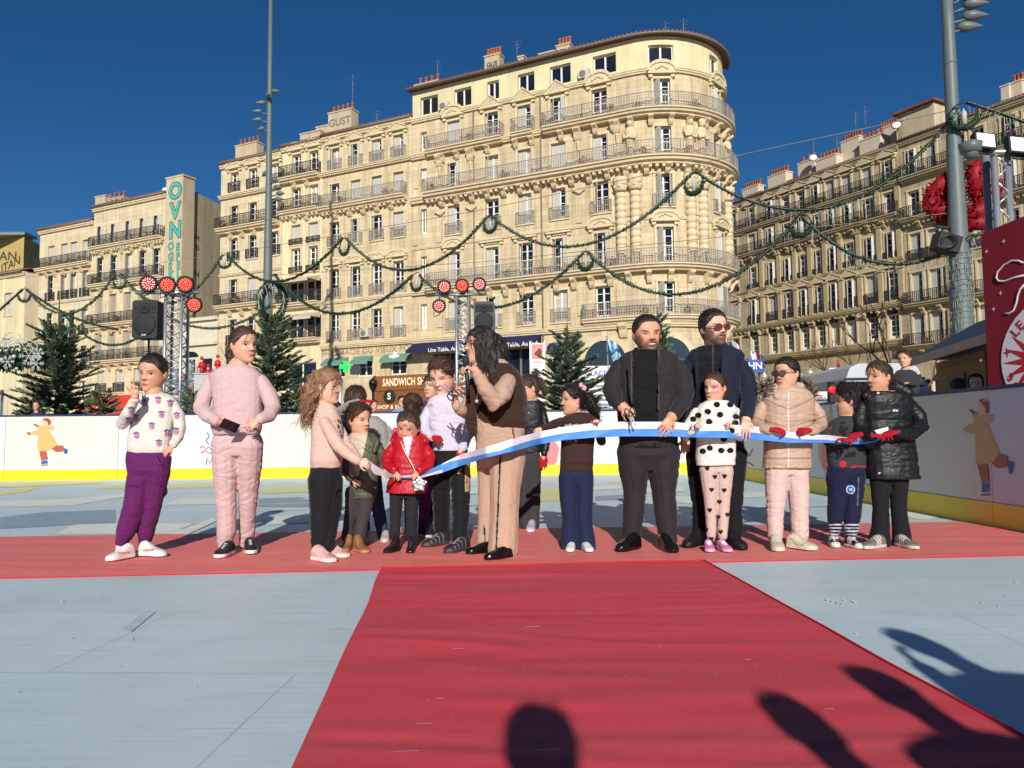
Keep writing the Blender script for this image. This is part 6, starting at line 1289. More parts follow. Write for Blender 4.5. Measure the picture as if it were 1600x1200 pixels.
        def go():
            fill(); me=remesh(mb,vox,smooth)
            if extra_:
                av=[];af=[];n0=0
                for m_ in [me]+[remesh(t_,vox,smooth) for t_ in extra_]:
                    c_=co_of(m_); f_=np.empty(len(m_.loops),dtype=np.int32); m_.loops.foreach_get('vertex_index',f_); av.append(c_); af.append(f_.reshape(-1,4)+n0); n0+=len(c_)
                me=bpy.data.meshes.new(name); me.from_pydata(np.concatenate(av),[],np.concatenate(af).tolist()); me.update(); me.polygons.foreach_set('use_smooth',[True]*len(me.polygons))
            a=co_of(me); no=no_of(me)
            if amp:
                n1=ripple(a,s.seed+3,np.array(freq)*.55); n2=ripple(a,s.seed+9,np.array(freq)*1.3)
                n3=ripple(a,s.seed+17,np.array(freq)*.22); mk=np.clip(n3*1.3+.45,0,1); n4=ripple(a,s.seed+5,np.array(freq)*np.array((.5,.5,1.05)),3); dsp=amp*(n1*.24-.95*mk*np.clip(1-np.abs(n4)*2.0,0,1)**1.5-.35*np.clip(1-np.abs(n2)*2.6,0,1)+.25)
                if pleat:
                    for c,d,r,kk in pl:
                        v=a-np.array(c); al=v@np.array(d); fall=np.exp(-(np.linalg.norm(v,axis=1)/(r*1.9+.02))**2)
                        dsp+=fall*kk*amp*(.3 if m in (M_wool,M_denim) else .28)*np.sin(al*2*math.pi/.062+3.4*n1+2.2*n2+v[:,0]*22)*(.5+.5*np.sin(v[:,0]*35+n1*3+s.seed))
                a=a+no*dsp[:,None]; set_co(me,a)
            if paint or col is not None:
                c=np.tile(np.array(rgb(*(col or (128,128,128)))[:3]),(len(a),1))
                if paint:
                    x,y=projn(a); paint(c,x,y,no,a)
                set_col(me,c)
            me.materials.append(m); put(name,me,s.root,Matrix(),label=label)
        s.kids.append(go)
    def hair(s,m,line='back',thick=.06,tubes=(),strands=260,flow=(0,-.5,.3),lift=.03,amp=.012,curl=0,slen=.3,extra=None,vox=.0062,top=0,name='hair',noise_f=30):
        def go():
            V,Fc=_HG[1 if s.child else 0]; q=V.copy(); mk=hair_mask(q,LINE[line] if isinstance(line,str) else line); c=np.array((0,-.03,.55))
            ex=thick*(1+top*np.clip((q[:,2]-.6)/.4,0,1)); q=c+(q-c)*(1+np.where(mk>0,mk*ex-(1-mk)*.10,-.10))[:,None]
            M=np.array(s.hM); W=q@M[:3,:3].T+M[:3,3]; mb=MB(); mb.add([tuple(v) for v in W],Fc)
            for t in tubes: capsule(mb,[s.hl(*p[:3]) for p in t],[p[3]*s.h for p in t],10)
            if extra: extra(mb)
            me=remesh(mb,vox,2); a=co_of(me); no=no_of(me)
            n=ripple(a,s.seed,np.array((noise_f,noise_f,noise_f*.5)))+.6*ripple(a,s.seed+1,np.array((2.2*noise_f,2.2*noise_f,noise_f)))
            a=a+no*(amp*s.h*n)[:,None]; set_co(me,a); me.materials.append(m); hob=put(name,me,s.root,Matrix())
            # loose strands following the hair
            r=random.Random(s.seed); Mi=s.hM.inverted(); mkv=a@np.array(Mi)[:3,:3].T+np.array(Mi)[:3,3]; hm=hair_mask(mkv,LINE[line] if isinstance(line,str) else line)
            out=(mkv[:,2]<.05)|(np.abs(mkv[:,0])>.36)|(mkv[:,1]<-.42); idx=np.nonzero((hm>.9)|out)[0]
            sb=MB(); fl=Vector(flow)
            for _ in range(int(strands*1.8)):
                i=int(r.choice(idx)); p=Vector(mkv[i]); nn=Vector(np.array(Mi)[:3,:3]@no[i]).normalized(); d=(fl-p) ; d=d-nn*d.dot(nn); d=d.normalized() if d.length>.01 else Vector((0,0,-1)); pts=[];ph=r.uniform(0,6.28); tw=nn.cross(d)
                L=slen*r.uniform(.5,1.2); q_=p+nn*.004
                for k in range(6):
                    t=k/5; o=nn*(lift*t*r.uniform(.3,1.2))
                    if curl: o=o+(nn*math.cos(ph+t*9)+tw*math.sin(ph+t*9))*curl
                    e=q_+d*L*t
                    if not out[i]:
                        dm=lambda v: math.sqrt((v.x/.33)**2+((v.y+.03)/.4)**2+((v.z-.55)/.5)**2)
                        k_=dm(q_)/max(.3,dm(e)); e=Vector((e.x*k_,(e.y+.03)*k_-.03,(e.z-.55)*k_+.55))
                    pts.append(s.hM@(e+o))
                sb.tube(pts,[.0014,.0017,.0017,.0016,.0013,.0005],3,smooth=True)
            sb.build('hair_strands',m,hob,Matrix())
        s.kids.append(go)
    def shoe(s,px,py,yaw,L,cols,high=.0,fat=1.0,deco=None,name='shoe',label=None,world=None,shine=.5):
        # px,py: middle of the sole on the ground; yaw: 0 towards the viewer, + to the right
        if not world: s.shoes.append((px,py,yaw,L))
        def go():
            c=Vector(world) if world else G(px,py,.014); y=R(yaw); f=Vector((math.sin(y),-math.cos(y),0)); lx=Vector((math.cos(y),math.sin(y),0))
            if not s.D: f=s.rot@f; lx=s.rot@lx
            o=c-f*L*.5; mb=MB(); n=16; vs=[]
            S=[(0,.09,.16),(.03,.13,.33),(.10,.15,.40+high),(.22,.155,.43+high),(.36,.16,.40+high*.5),(.48,.168,.335),(.60,.182,.275),(.74,.19,.235),(.86,.175,.205),(.95,.13,.17),(1.0,.07,.12)]
            for t,hw,h in S:
                for j in range(n):
                    a=2*math.pi*j/n; cx,sx=math.cos(a),math.sin(a); x=hw*fat*math.copysign(abs(cx)**.65,cx); z=h*.5+h*.5*math.copysign(abs(sx)**.6,sx)
                    if sx>0: x*=1-.35*max(0,sx)**2
                    vs.append(o+f*L*t+lx*L*x+Vector((0,0,max(0,z)*L)))
            mm=len(S); mb.add(vs,[(i*n+j,i*n+(j+1)%n,(i+1)*n+(j+1)%n,(i+1)*n+j) for i in range(mm-1) for j in range(n)]+[tuple(range(n))[::-1],tuple((mm-1)*n+j for j in range(n))])
            # sole rim
            rim=[(.0,.10),(.03,.135),(.2,.155),(.4,.158),(.6,.182),(.78,.192),(.9,.165),(1.02,.07)]; st=.09*fat
            pts=[o+f*L*t+lx*L*x*fat for t,x in rim]+[o+f*L*t-lx*L*x*fat for t,x in rim[::-1]]
            mb.prism(pts,(0,0,L*st))
            me=remesh(mb,.005,2); a=co_of(me); v=a-np.array(o); t=v@np.array(f)/L; x=v@np.array(lx)/L; z=v[:,2]/L
            col=np.tile(np.array(rgb(*cols[0])[:3]),(len(a),1)); 
            if deco: deco(col,t,x,z)
            col[z<st+.015]=rgb(*cols[1])[:3]; set_col(me,col); me.materials.append(SHINY if shine<.3 else M_shoe); put(name,me,s.root,Matrix(),label=label)
            if len(cols)>2:
                lb=MB()
                for k in range(4):
                    tt=.44+.075*k; zz=np.interp(tt,[q[0] for q in S],[q[2] for q in S])*L*.98; e=.075*L
                    lb.tube([o+f*L*tt-lx*e+Vector((0,0,zz-.006)),o+f*L*(tt+.01)+Vector((0,0,zz+.003)),o+f*L*tt+lx*e+Vector((0,0,zz-.006))],.0035,5)
                lb.build('shoe_laces',mat('laces',rgb(*cols[2]),.7,.03),[q for q in s.root.children if q.name.startswith(name)][-1] if s.root.children else s.root,Matrix())
        s.kids.append(go)
def cloth(name,rough=.85,bump=.25,bscale=260,sheen=.15,var=.06,scale=30,spec=.2): return mat(name,(.5,.5,.5,1),rough,var,scale,spec=spec,bump=bump,bscale=bscale,attr='col',sheen=sheen)
M_knit=cloth('knit_fabric'); M_fleece=cloth('cotton_fleece',bump=.15,bscale=120); M_quilt=cloth('quilted_nylon',.5,.15,60,.0,.05,20,.4); M_wool=cloth('suit_wool',.8,.15,300,.1); M_denim=cloth('denim',.85,.3,300,.05,.12,60); M_fuzzy=cloth('fluffy_knit',.95,.45,120,.12,.12,60); M_shoe=cloth('shoe_leather',.5,.1,80,0,.05,20,.4); SHINY=cloth('polished_leather',.2,.05,40,0,.03,20,.5)
def hairm(c,c2=None):
    def ex(n,mp,src,col):
        tc=[q for q in n.nodes if q.type=='TEX_COORD'][0]; a=add(n,'ShaderNodeMapping'); a.inputs['Scale'].default_value=(160,160,22); n.links.new(tc.outputs['Object'],a.inputs[0])
        nz=add(n,'ShaderNodeTexNoise'); nz.inputs['Scale'].default_value=1; nz.inputs['Detail'].default_value=3; n.links.new(a.outputs[0],nz.inputs['Vector'])
        mr=add(n,'ShaderNodeMapRange'); mr.inputs[1].default_value=.35; mr.inputs[2].default_value=.7; n.links.new(nz.outputs[0],mr.inputs[0])
        mx=add(n,'ShaderNodeMix',data_type='RGBA'); n.links.new(src,mx.inputs[6]); mx.inputs[7].default_value=rgb(*(c2 or tuple(int(v*1.6+8) for v in c))); n.links.new(mr.outputs[0],mx.inputs[0]); return mx.outputs[2]
    return mat('hair',rgb(*c),.42,.2,40,spec=.45,bump=.5,bscale=1,stretch=(220,220,30),extra=ex)
H_black=hairm((28,20,18)); H_dkbr=hairm((56,39,30)); H_curl=hairm((120,84,58),(176,134,96)); H_brown=hairm((62,43,32))

def scissors(c,d,n,L,label):
    d=Vector(d).normalized(); n=Vector(n).normalized(); s=d.cross(n); c=Vector(c); 
    o=MB()
    for sg in (-1,1): o.prism([c-s*sg*.004,c+d*L*.6+s*sg*.012,c+d*L*.6+s*sg*.02,c+s*sg*.012],n*.002)
    root=o.build('scissors',mat('blade_steel',rgb(110,110,114),.5,.05,20,metal=.5),label=label,cat='scissors')
    for sg in (-1,1):
        h=MB(); cc=c-d*L*.25-s*sg*.022; ring=[cc+d*.028*math.cos(t)+s*.017*math.sin(t) for t in [2*math.pi*k/12 for k in range(12)]]; h.tube(ring,.005,6,closed=True); h.tube([c,cc+d*.03],.005,6); h.build('handle',M_black,root,Matrix())
# ---------------------------------------------------------------- the people on the carpet
UP=(0,0,1);DN=(0,0,-1);CAM=(0,-1,0);BACK=(0,1,0);LF=(-1,0,0);RT=(1,0,0)
def S(*c): return np.array(rgb(*c)[:3])
def spot(c,x,y,no,pts,r,col,ry=None,front=.15):
    for px,py in pts:
        k=((x-px)/r)**2+((y-py)/(ry or r))**2<1; c[k&(no[:,1]<front)]=S(*col)
def heart(c,x,y,no,pts,r,col):
    for px,py in pts:
        u=(x-px)/r; v=-(y-py)/r; k=(u*u+v*v-1)**3-u*u*v**3*1.6<0; c[k&(no[:,1]<.2)]=S(*col)
SKIN=(212,160,132); SKIN2=(202,148,118); SKIN3=(190,134,104); SKINL=(220,172,146)
RED_K=mat('red_wool',rgb(176,20,36),.9,.12,60,bump=.4,bscale=300)
def bodyfill(p,tor,arms,legs=(),k=.78):
    p.torso(p.body,tor,k)
    for a in arms: p.limb(p.body,a,.5)
    p.legs=list(legs)
def glove(p,wrist,d,nrm,L,curl,side,label=None):
    p.wear('glove',[('f',lambda mb:(p.hand(mb,wrist,d,nrm,L,curl,side,.14,k=1.2)))],RED_K,.0045,0.0,smooth=2)
def socks(p,pts,col,cuff=None):
    p.wear('sock',[('l',pts)],M_knit,.006,.001,col=col,paint=cuff)
def glasses(p,mf,ml,rx=.105,rz=.082,rim=.012):
    def go():
        fb=MB(); lb=MB(); y=.43
        for sg in (-1,1):
            ring=[p.hl(sg*.148+rx*math.cos(t),y-.05*abs(math.cos(t)+sg*1)*.5,.508+rz*math.sin(t)) for t in [2*math.pi*k/16 for k in range(16)]]
            fb.tube(ring,rim*p.h,6,closed=True); lb.add(ring,[tuple(range(16))])
            fb.tube([p.hl(sg*.26,y-.05,.53),p.hl(sg*.335,.15,.53),p.hl(sg*.345,-.08,.5)],rim*p.h,5)
        fb.tube([p.hl(-.05,y,.52),p.hl(0,y+.02,.53),p.hl(.05,y,.52)],rim*p.h,5)
        o=fb.build('glasses',mf,p.root,Matrix()); lb.build('lens',ml,o,Matrix())
    p.kids.append(go)
# 1 girl with the peace sign
p=Person('girl in berry patterned white jumper and purple cargo trousers making a peace sign',6.00)
T=[(613,228,256),(617,219,266,.6),(623,208,277,.55),(641,208,276,.6),(666,204,272,.62),(681,201,269,.62),(697,199,268,.6),(708,200,268,.58)]
AL=[(214,627,0,10),(203,646,-.03,11),(191,662,-.10,11),(200,645,-.2,10),(211,624,-.26,8)]; AR=[(270,627,0,10),(279,648,0,10.5),(281,668,-.03,10.5),(278,683,-.09,9.5),(271,694,-.15,8)]
LL=[(218,735,0,17),(212,785,0,17.5),(204,812,0,17),(196,832,0,15),(190,847,0,10)]; LR=[(249,735,0,16),(239,785,0,14.5),(232,812,0,14.5),(228,832,0,13.5),(226,849,0,10)]
p.head((239,583),59,-10,8,-5,neck=(241,615,.0)); bodyfill(p,T,(AL,AR),(LL,LR))
wl=p.pt(211,618,-.27); p.limb(p.body,[(211,626,-.26,5.5),(211,619,-.27,6)],1)
p.hand(p.body,wl,(-.05,.05,1),(0,-1,0),.135,[.02,.05,1.55,1.6],-1,.22,thumb=1.6)
p.hand(p.body,p.pt(270,697,-.16),(-.72,-.2,-.62),(.1,1,-.1),.12,[.35,.4,.45,.5],1,.12)
def pat(c,x,y,no,a):
    for bx,by in ((225,628),(266,629),(252,646),(237,664),(213,679),(261,675),(248,691),(201,656),(212,651),(276,648),(275,672),(247,624),(205,640)):
        spot(c,x,y,no,[(bx+.5,by+2.5)],4.8,(186,128,160),5); spot(c,x,y,no,[(bx-1,by+2),(bx+2,by+4),(bx+1.5,by+1)],1.0,(92,74,112))
        for k in (-1,0,1): spot(c,x,y,no,[(bx+3.0*k,by-3+abs(k)*.8)],2.3,(84,86,116),1.5)
    c[(y>702)]=S(196,190,178)
p.wear('jumper',[('t',T),('l',AL),('l',AR)],M_fleece,.006,.005,pat,col=(206,200,188))
W=[(704,199,268,.56),(715,197,267,.6),(735,198,266,.62),(752,205,262,.55)]
def cargo(c,x,y,no,a): c[((np.abs(x-206)<12)&(np.abs(y-760)<1.6))|((np.abs(x-256)<6)&(np.abs(y-760)<1.6))]=S(62,14,66)
p.wear('trousers',[('t',W[:-1]+[(752,206,261,.44)]),('l',LL),('l',LR),('f',lambda mb:(mb.ball(p.pt(200,765,.0),.042,10,6,sc=(.5,1.2,1.0)),mb.ball(p.pt(257,768,.05),.04,10,6,sc=(.4,1.2,1))))],M_fleece,.008,.008,cargo,col=(92,28,84))
def drawstring():
    mb=MB(); mb.tube([p.pt(243,709,-.1),p.pt(247,720,-.115),p.pt(253,727,-.11)],.003,5); mb.build('drawstring',mat('purple_cord',rgb(110,50,112),.8,0),p.root,Matrix())
p.kids.append(drawstring)
socks(p,[(189,850,0,7),(188,862,0,7)],(222,214,222)); socks(p,[(226,851,0,7),(228,862,0,7)],(226,204,220))
def coral(col,t,x,z): col[(np.abs(z-.16-.08*t)<.035)&(t>.25)&(t<.7)]=S(226,120,112); col[(t<.12)&(z>.12)]=S(196,188,186)
p.shoe(188,873,-25,.225,((214,208,202),(224,218,212),(220,214,210)),.06,1.05,coral); p.shoe(238,868,74,.235,((214,208,202),(226,222,216),(220,214,210)),.06,1.0,coral)
p.hair(H_black,'back',.055,[[(0,-.4,.72,.10),(0,-.46,.66,.09)]],160,(0,-.5,.75),.012,.006,slen=.3)
p.build(face_mat(SKIN2,open_=.8,paint=[(.0,.66,.02,.015,(170,110,90),True)]))
# 2 girl in the pink tracksuit
p=Person('girl in a plain pale pink tracksuit with a plait, looking right and holding a phone',5.95)
T=[(570,351,388,.7),(576,338,399,.6),(585,326,410,.55),(605,330,411,.6),(623,332,410,.62),(648,331,410,.64),(664,329,410,.64),(672,331,409,.66),(679,333,406,.66)]
AL=[(330,590,0,14),(320,618,-.02,14.5),(314,638,-.06,14.5),(325,650,-.14,13),(338,657,-.2,10)]; AR=[(408,590,0,14),(420,616,0,14.5),(427,638,-.03,14.5),(420,650,-.12,12.5),(407,655,-.2,9.5)]
LL=[(351,692,0,19.5),(352,731,0,20),(353,767,0,17.5),(354,803,0,16),(354,832,0,15.5),(351,848,0,12)]; LR=[(391,692,0,19),(390,731,0,19),(388,767,0,16.5),(387,803,0,14),(386,832,0,13.5),(384,847,0,11)]
p.head((381,539),57,56,4,4,neck=(371,572,.02)); bodyfill(p,T,(AL,AR),(LL,LR))
p.hand(p.body,p.pt(340,658,-.22),(.75,-.35,-.35),(.35,.55,.6),.16,[.35,.5,.6,.7],1,.1,thumb=.3); p.hand(p.body,p.pt(404,655,-.22),(-.55,-.25,-.55),(-.3,.6,-.5),.15,[.5,.55,.6,.7],-1,.12)
p.wear('sweatshirt',[('t',T),('l',AL),('l',AR)],M_fleece,.0075,.0055,lambda c,x,y,no,a:(c.__setitem__(y>668,S(188,156,154)),c.__setitem__(np.abs(y-668)<.8,S(150,118,120)),c.__setitem__((np.abs(x-(326+(y-585)*.16))<.7)&(y>585)&(y<640),S(160,128,130))),col=(196,164,162))  # darker hem line: the seam, with the shadow line under it painted in
p.wear('trousers',[('t',[(672,338,401,.54),(684,335,404,.56),(698,335,405,.54),(712,339,402,.42)]),('l',LL),('l',LR)],M_fleece,.008,.008,col=(196,164,162))
for q in (((351,868),-4),((391,862),24)): p.shoe(q[0][0],q[0][1],q[1],.25,((28,32,36),(216,212,206),(206,206,206)),.0,1.05)
socks(p,[(350,850,0,7),(351,862,0,7)],(40,40,44)); socks(p,[(386,848,0,7),(389,860,0,7)],(150,110,140))
p.hair(H_dkbr,'back',.06,[[(0,-.40,.55,.12),(0,-.52,.45,.12),(.03,-.56,.36,.15),(.03,-.57,.27,.11),(.03,-.57,.18,.145),(.03,-.56,.08,.105),(.02,-.55,-.02,.13),(0,-.53,-.12,.09),(0,-.5,-.24,.065)]],180,(0,-.5,.55),.012,.007)
p.build(face_mat(SKIN,teeth=0,open_=.75,lip=(184,100,96)))
ph=MB(); ph.box((-.036,-.004,-.075),(.036,.004,.075)); ph.box((-.032,-.0065,-.07),(.032,-.0045,.07),1); ph.box((.012,.0042,.045),(.03,.006,.068),1)
Mp=Matrix.Translation(p.pt(359,665,-.30))@Matrix.Rotation(R(-58),4,'Y')@Matrix.Rotation(R(55),4,'X'); o=ph.build('mobile_phone',[M_black,M_glass],None,Mp,label='black mobile phone in the hand of the girl in pink',cat='phone')
# 3 girl with curly fair hair, seen from the side
p=Person('girl with long curly fair hair in a beige jumper and black trousers, seen in profile',5.86)
T=[(632,497,521,.9),(640,492,529,.95),(654,488,534,.9),(675,486,537,.85),(699,486,536,.85),(718,484,536,.85),(731,485,533,.8)]
AN=[(507,655,-.13,12.5),(519,680,-.2,12),(530,698,-.24,11),(546,711,-.26,9.5),(559,720,-.27,8)]; AF=[(523,652,.12,10),(540,690,.05,10),(560,718,-.12,8)]
LN_=[(505,750,-.04,23),(504,775,-.04,21),(502,805,-.04,18.5),(500,832,-.04,16.5),(499,857,-.04,12.5)]; LF_=[(516,750,.08,19),(520,790,.08,15),(515,822,.08,13.5),(512,850,.08,11)]
p.head((511,604),54,82,4,0,neck=(507,634,.02)); bodyfill(p,T,(AN,AF),(LN_,LF_),.8)
p.hand(p.body,p.pt(560,721,-.27),(.85,-.05,-.3),(.1,.95,-.2),.13,[.7,.8,.9,.9],-1,.1); p.hand(p.body,p.pt(562,719,-.12),(.9,-.1,-.2),(0,-.9,-.3),.12,[.7,.8,.9,.9],1,.1)
def prt(c,x,y,no,a):
    c[(y>722)]=S(196,160,146); r=np.random.RandomState(3)
    for _ in range(7): spot(c,x,y,no,[(531+r.uniform(-3,3),650+r.uniform(0,35))],1.3,(40,32,32),2.5,1)
p.wear('jumper',[('t',T),('l',AN),('l',AF)],M_fleece,.007,.006,prt,col=(202,168,154))
p.wear('trousers',[('t',[(728,485,533,0.75),(745,483,535,0.8),(765,484,534,0.46)]),('l',LN_),('l',LF_)],M_fleece,.008,.008,col=(26,25,28))
sk_=((208,166,156),(226,212,204),(224,200,192)); dk_=lambda col,t,x,z:(col.__setitem__((np.abs(z-.2-.12*np.sin(t*7))<.03)&(t>.1)&(t<.75),S(226,196,186)),col.__setitem__((t>.8)&(z>.1),S(190,146,138))); p.shoe(506,876,52,.235,sk_,.05,1.15,dk_); p.shoe(527,869,58,.22,sk_,.05,1.15,dk_)
def curls(mb):
    r=random.Random(6)
    for k in range(34):
        x0=r.uniform(-.34,.34); y0=r.uniform(-.42,-.05); z0=r.uniform(.25,.95); pts=[];R_=[]; L=r.uniform(.7,1.15); ph=r.uniform(0,6.28)
        for j in range(12):
            t=j/11; pts.append(p.hl(x0*(1+.25*t)+.05*math.sin(ph+t*15),y0-.17*t-.05+.06*math.cos(ph+t*15),z0-L*t)); R_.append(p.h*(.045*(1-.6*t)))
        capsule(mb,pts,R_,7)
p.hair(H_curl,'hair_low',.11,[[(0,-.35,.5,.26),(0,-.42,.15,.27),(.0,-.46,-.2,.22)]],420,(0,-.5,-1.5),.06,.016,curl=.035,slen=.55,extra=curls,vox=.006)
p.build(face_mat(SKINL,paint=[(.2,.42,.06,.03,(190,84,120),True)]))
# 4 small boy in the olive jacket
p=Person('small boy in an olive parka over a cream jumper with tan boots, looking right',6.22)
T=[(676,548,578,.8),(683,543,588,.7),(693,540,594,.66),(710,541,594,.66),(735,545,593,.66),(762,546,590,.68),(779,545,588,.68)]
AL=[(545,692,-.02,9.5),(540,715,-.04,9.5),(538,733,-.08,9.5),(549,748,-.13,7.5)]; AR=[(590,692,0,9.5),(598,712,-.03,9.5),(600,724,-.08,9),(598,733,-.16,7)]
LL=[(553,770,0,13.5),(551,795,0,11.5),(546,815,0,10.5),(543,840,0,10)]; LR=[(571,770,0,13.5),(570,795,0,11.5),(566,815,0,10),(561,840,0,10.5)]
p.head((561,657),48,58,2,0,neck=(561,683,.02)); bodyfill(p,T,(AL,AR),(LL,LR))
p.hand(p.body,p.pt(551,750,-.14),(.8,-.2,-.4),(.2,.8,-.2),.1,.6,-1); p.hand(p.body,p.pt(600,734,-.17),(.3,-.4,-.6),(0,.9,.2),.1,[.6,.7,.8,.9],-1)
def olive(c,x,y,no,a):
    fr=(no[:,1]<.3)&(x>544)&(x<574-(y-680)*.22)&(y<745)&(a[:,1]<p.D+.02); c[fr]=S(182,168,144)
    c[(x<546)&(y>690)]=S(74,68,64); c[(y>766)]*=.9
p.wear('jacket',[('t',T),('l',AL),('l',AR),('f',lambda mb:capsule(mb,[p.pt(582,680,.0),p.pt(590,690,-.05),p.pt(585,705,-.09)],[.022,.026,.018]))],M_quilt,.007,.008,olive,col=(74,76,56))
p.wear('trousers',[('t',[(770,545,588,0.6),(785,545,585,0.46)]),('l',LL),('l',LR)],M_denim,.007,.006,col=(62,58,58))
bt=((138,92,54),(176,124,76),(120,80,48)); p.shoe(541,860,-10,.175,bt,.28,1.25); p.shoe(565,862,42,.185,bt,.28,1.2)
p.hair(H_brown,'short',.13,[],320,(0,.5,1.2),.07,.022,curl=.02,slen=.28,top=.4)
p.build(face_mat(SKIN,paint=[(.22,.45,.10,.012,(210,190,190),True)]))
# 5 little girl in red
p=Person('little girl in a bright red hooded coat and black leggings with a star shaped bag',6.16)
T=[(682,616,664,.75),(690,611,668,.7),(706,612,668,.7),(735,610,668,.72),(758,604,669,.74),(770,602,670,.74)]
AL=[(614,695,0,10),(605,715,-.04,10.5),(606,728,-.1,10),(616,735,-.17,8)]; AR=[(664,695,0,10),(672,715,-.04,10.5),(670,727,-.1,10),(656,735,-.17,8)]
LL=[(620,765,0,11.5),(618,800,0,9.5),(617,838,0,8.5)]; LR=[(645,765,0,11.5),(644,800,0,9.8),(643,838,0,8.5)]
p.head((637,668),50,-8,16,-8,neck=(640,695,.03)); bodyfill(p,T,(AL,AR),(LL,LR))
p.hand(p.body,p.pt(618,737,-.18),(.3,-.3,-.5),(0,1,-.1),.095,[.5,.6,.6,.7],-1); p.hand(p.body,p.pt(653,737,-.18),(-.4,-.3,-.5),(0,1,-.1),.095,[.5,.6,.6,.7],1)
def redp(c,x,y,no,a): c[(np.abs(x-(637+(y-690)*.0))<6-(y-690)*.2)&(y<712)&(no[:,1]<0)]=S(214,204,204)
p.wear('coat',[('t',T),('l',AL),('l',AR),('f',lambda mb:capsule(mb,[p.pt(613,688,-.04),p.pt(618,680,.07),p.pt(640,675,.13),p.pt(662,680,.07),p.pt(667,688,-.04)],[.02,.03,.036,.03,.02]))],M_quilt,.007,.007,redp,col=(172,14,32))
p.wear('leggings',[('t',[(762,606,664,0.55),(778,608,658,0.46)]),('l',LL),('l',LR)],M_denim,.007,.004,col=(38,36,40))
bb=((30,28,30),(20,20,20),(60,60,60)); p.shoe(612,862,-28,.175,bb,.3,1.1,shine=.2); p.shoe(642,862,2,.165,bb,.3,1.1,shine=.2)
p.hair(H_dkbr,'back',.06,[[(0,-.38,.75,.14),(0,-.5,.6,.12),(0,-.5,.4,.08)]],260,(0,-.45,.8),.04,.012,curl=.015)
p.build(face_mat(SKIN2,open_=.7,paint=[(0,.68,.022,.05,(170,40,40),True),(.05,.665,.018,.035,(170,40,40),True),(.22,.44,.03,.03,(160,90,80),True)]))
mb=MB(); c=p.pt(655,757,-.22); mb.prism([c+Vector((.07*(1 if k%2==0 else .62)*math.sin(k*math.pi/5),0,.07*(1 if k%2==0 else .62)*math.cos(k*math.pi/5))) for k in range(10)],(0,.045,0)); b2=MB(); b2.v=mb.v; b2.f=mb.f; me=remesh(b2,.006,4); me.materials.append(mat('silver_foil',rgb(168,168,172),.25,.1,20,metal=.8,bump=.3,bscale=60)); o=put('star_bag',me,None,Matrix(),label='silver star shaped shoulder bag hanging in front of the red coat',cat='bag')
mb=MB(); mb.tube([p.pt(654,750,-.2),p.pt(646,730,-.17),p.pt(634,708,-.15),p.pt(626,690,-.1)],.004,5); mb.build('bag_strap',M_frame,o,Matrix())
# 6 boy in white
p=Person('boy in a white sports top and black trousers with red gloves, looking down',6.30)
T=[(617,679,714,.75),(623,669,726,.62),(634,665,731,.58),(657,669,731,.6),(683,674,731,.6),(704,676,731,.58)]
AL=[(671,635,0,11),(664,655,-.03,11),(663,670,-.06,10),(672,682,-.14,8)]; AR=[(727,635,0,11),(733,660,0,11),(732,680,-.03,10),(723,700,-.13,8)]
LL=[(691,723,0,18),(689,767,0,15.5),(690,810,0,14),(691,842,0,13)]; LR=[(717,723,0,17.5),(720,767,0,15.5),(720,810,0,14),(717,848,0,13)]
p.head((691,588),56,-22,24,0,neck=(697,622,.03)); bodyfill(p,T,(AL,AR),(LL,LR))
p.limb(p.body,[(673,683,-.15,4),(676,686,-.17,4)]); p.limb(p.body,[(722,701,-.14,4),(719,706,-.16,4)])
glove(p,p.pt(673,683,-.15),(.75,-.45,-.1),(.1,.4,-.9),.13,[.5,.6,.7,.7],1); glove(p,p.pt(722,701,-.14),(-.35,-.3,-.85),(0,1,-.2),.12,[.6,.7,.7,.7],1)
def wh(c,x,y,no,a):
    k=(np.abs(x-673)<3.2)&(np.abs(y-633)<3)&(no[:,1]<0)&(np.abs(x-673)<(y-630)*1.1+.6); c[k]=S(190,150,90); c[(np.abs(x-(667+.0*(y)))<.8)&(y<650)&(y>628)]=S(200,190,205)
p.wear('top',[('t',T),('l',AL),('l',AR)],M_knit,.006,.006,wh,col=(198,190,206))
def str3(c,x,y,no,a):
    for k in range(3): c[(np.abs(x-(732.5-k*2.6))<.8)&(y>716)&(y<768)]=S(200,170,110)
    for k in range(3): c[(np.abs(x-(716+k*2.2))<.8)&(y>736-k*2.2)&(y<740)&(no[:,1]<0)]=S(190,150,90)
p.wear('trousers',[('t',[(700,677,731,0.55),(720,674,733,0.6),(740,677,731,0.46)]),('l',LL),('l',LR)],M_fleece,.006,.007,str3,col=(24,23,26))
def ath(col,t,x,z): col[(np.sin(t*38+x*20)>.8)&(z>.1)&(t>.25)&(t<.8)]=S(120,116,120)
p.shoe(680,852,-48,.25,((44,42,46),(58,56,60),(170,168,172)),.0,1.05,ath); p.shoe(714,861,-38,.26,((44,42,46),(58,56,60),(170,168,172)),.0,1.05,ath)
p.hair(H_brown,'short',.09,[],300,(0,.6,.95),.03,.012,slen=.3,top=.9)
p.build(face_mat(SKINL,open_=.35))
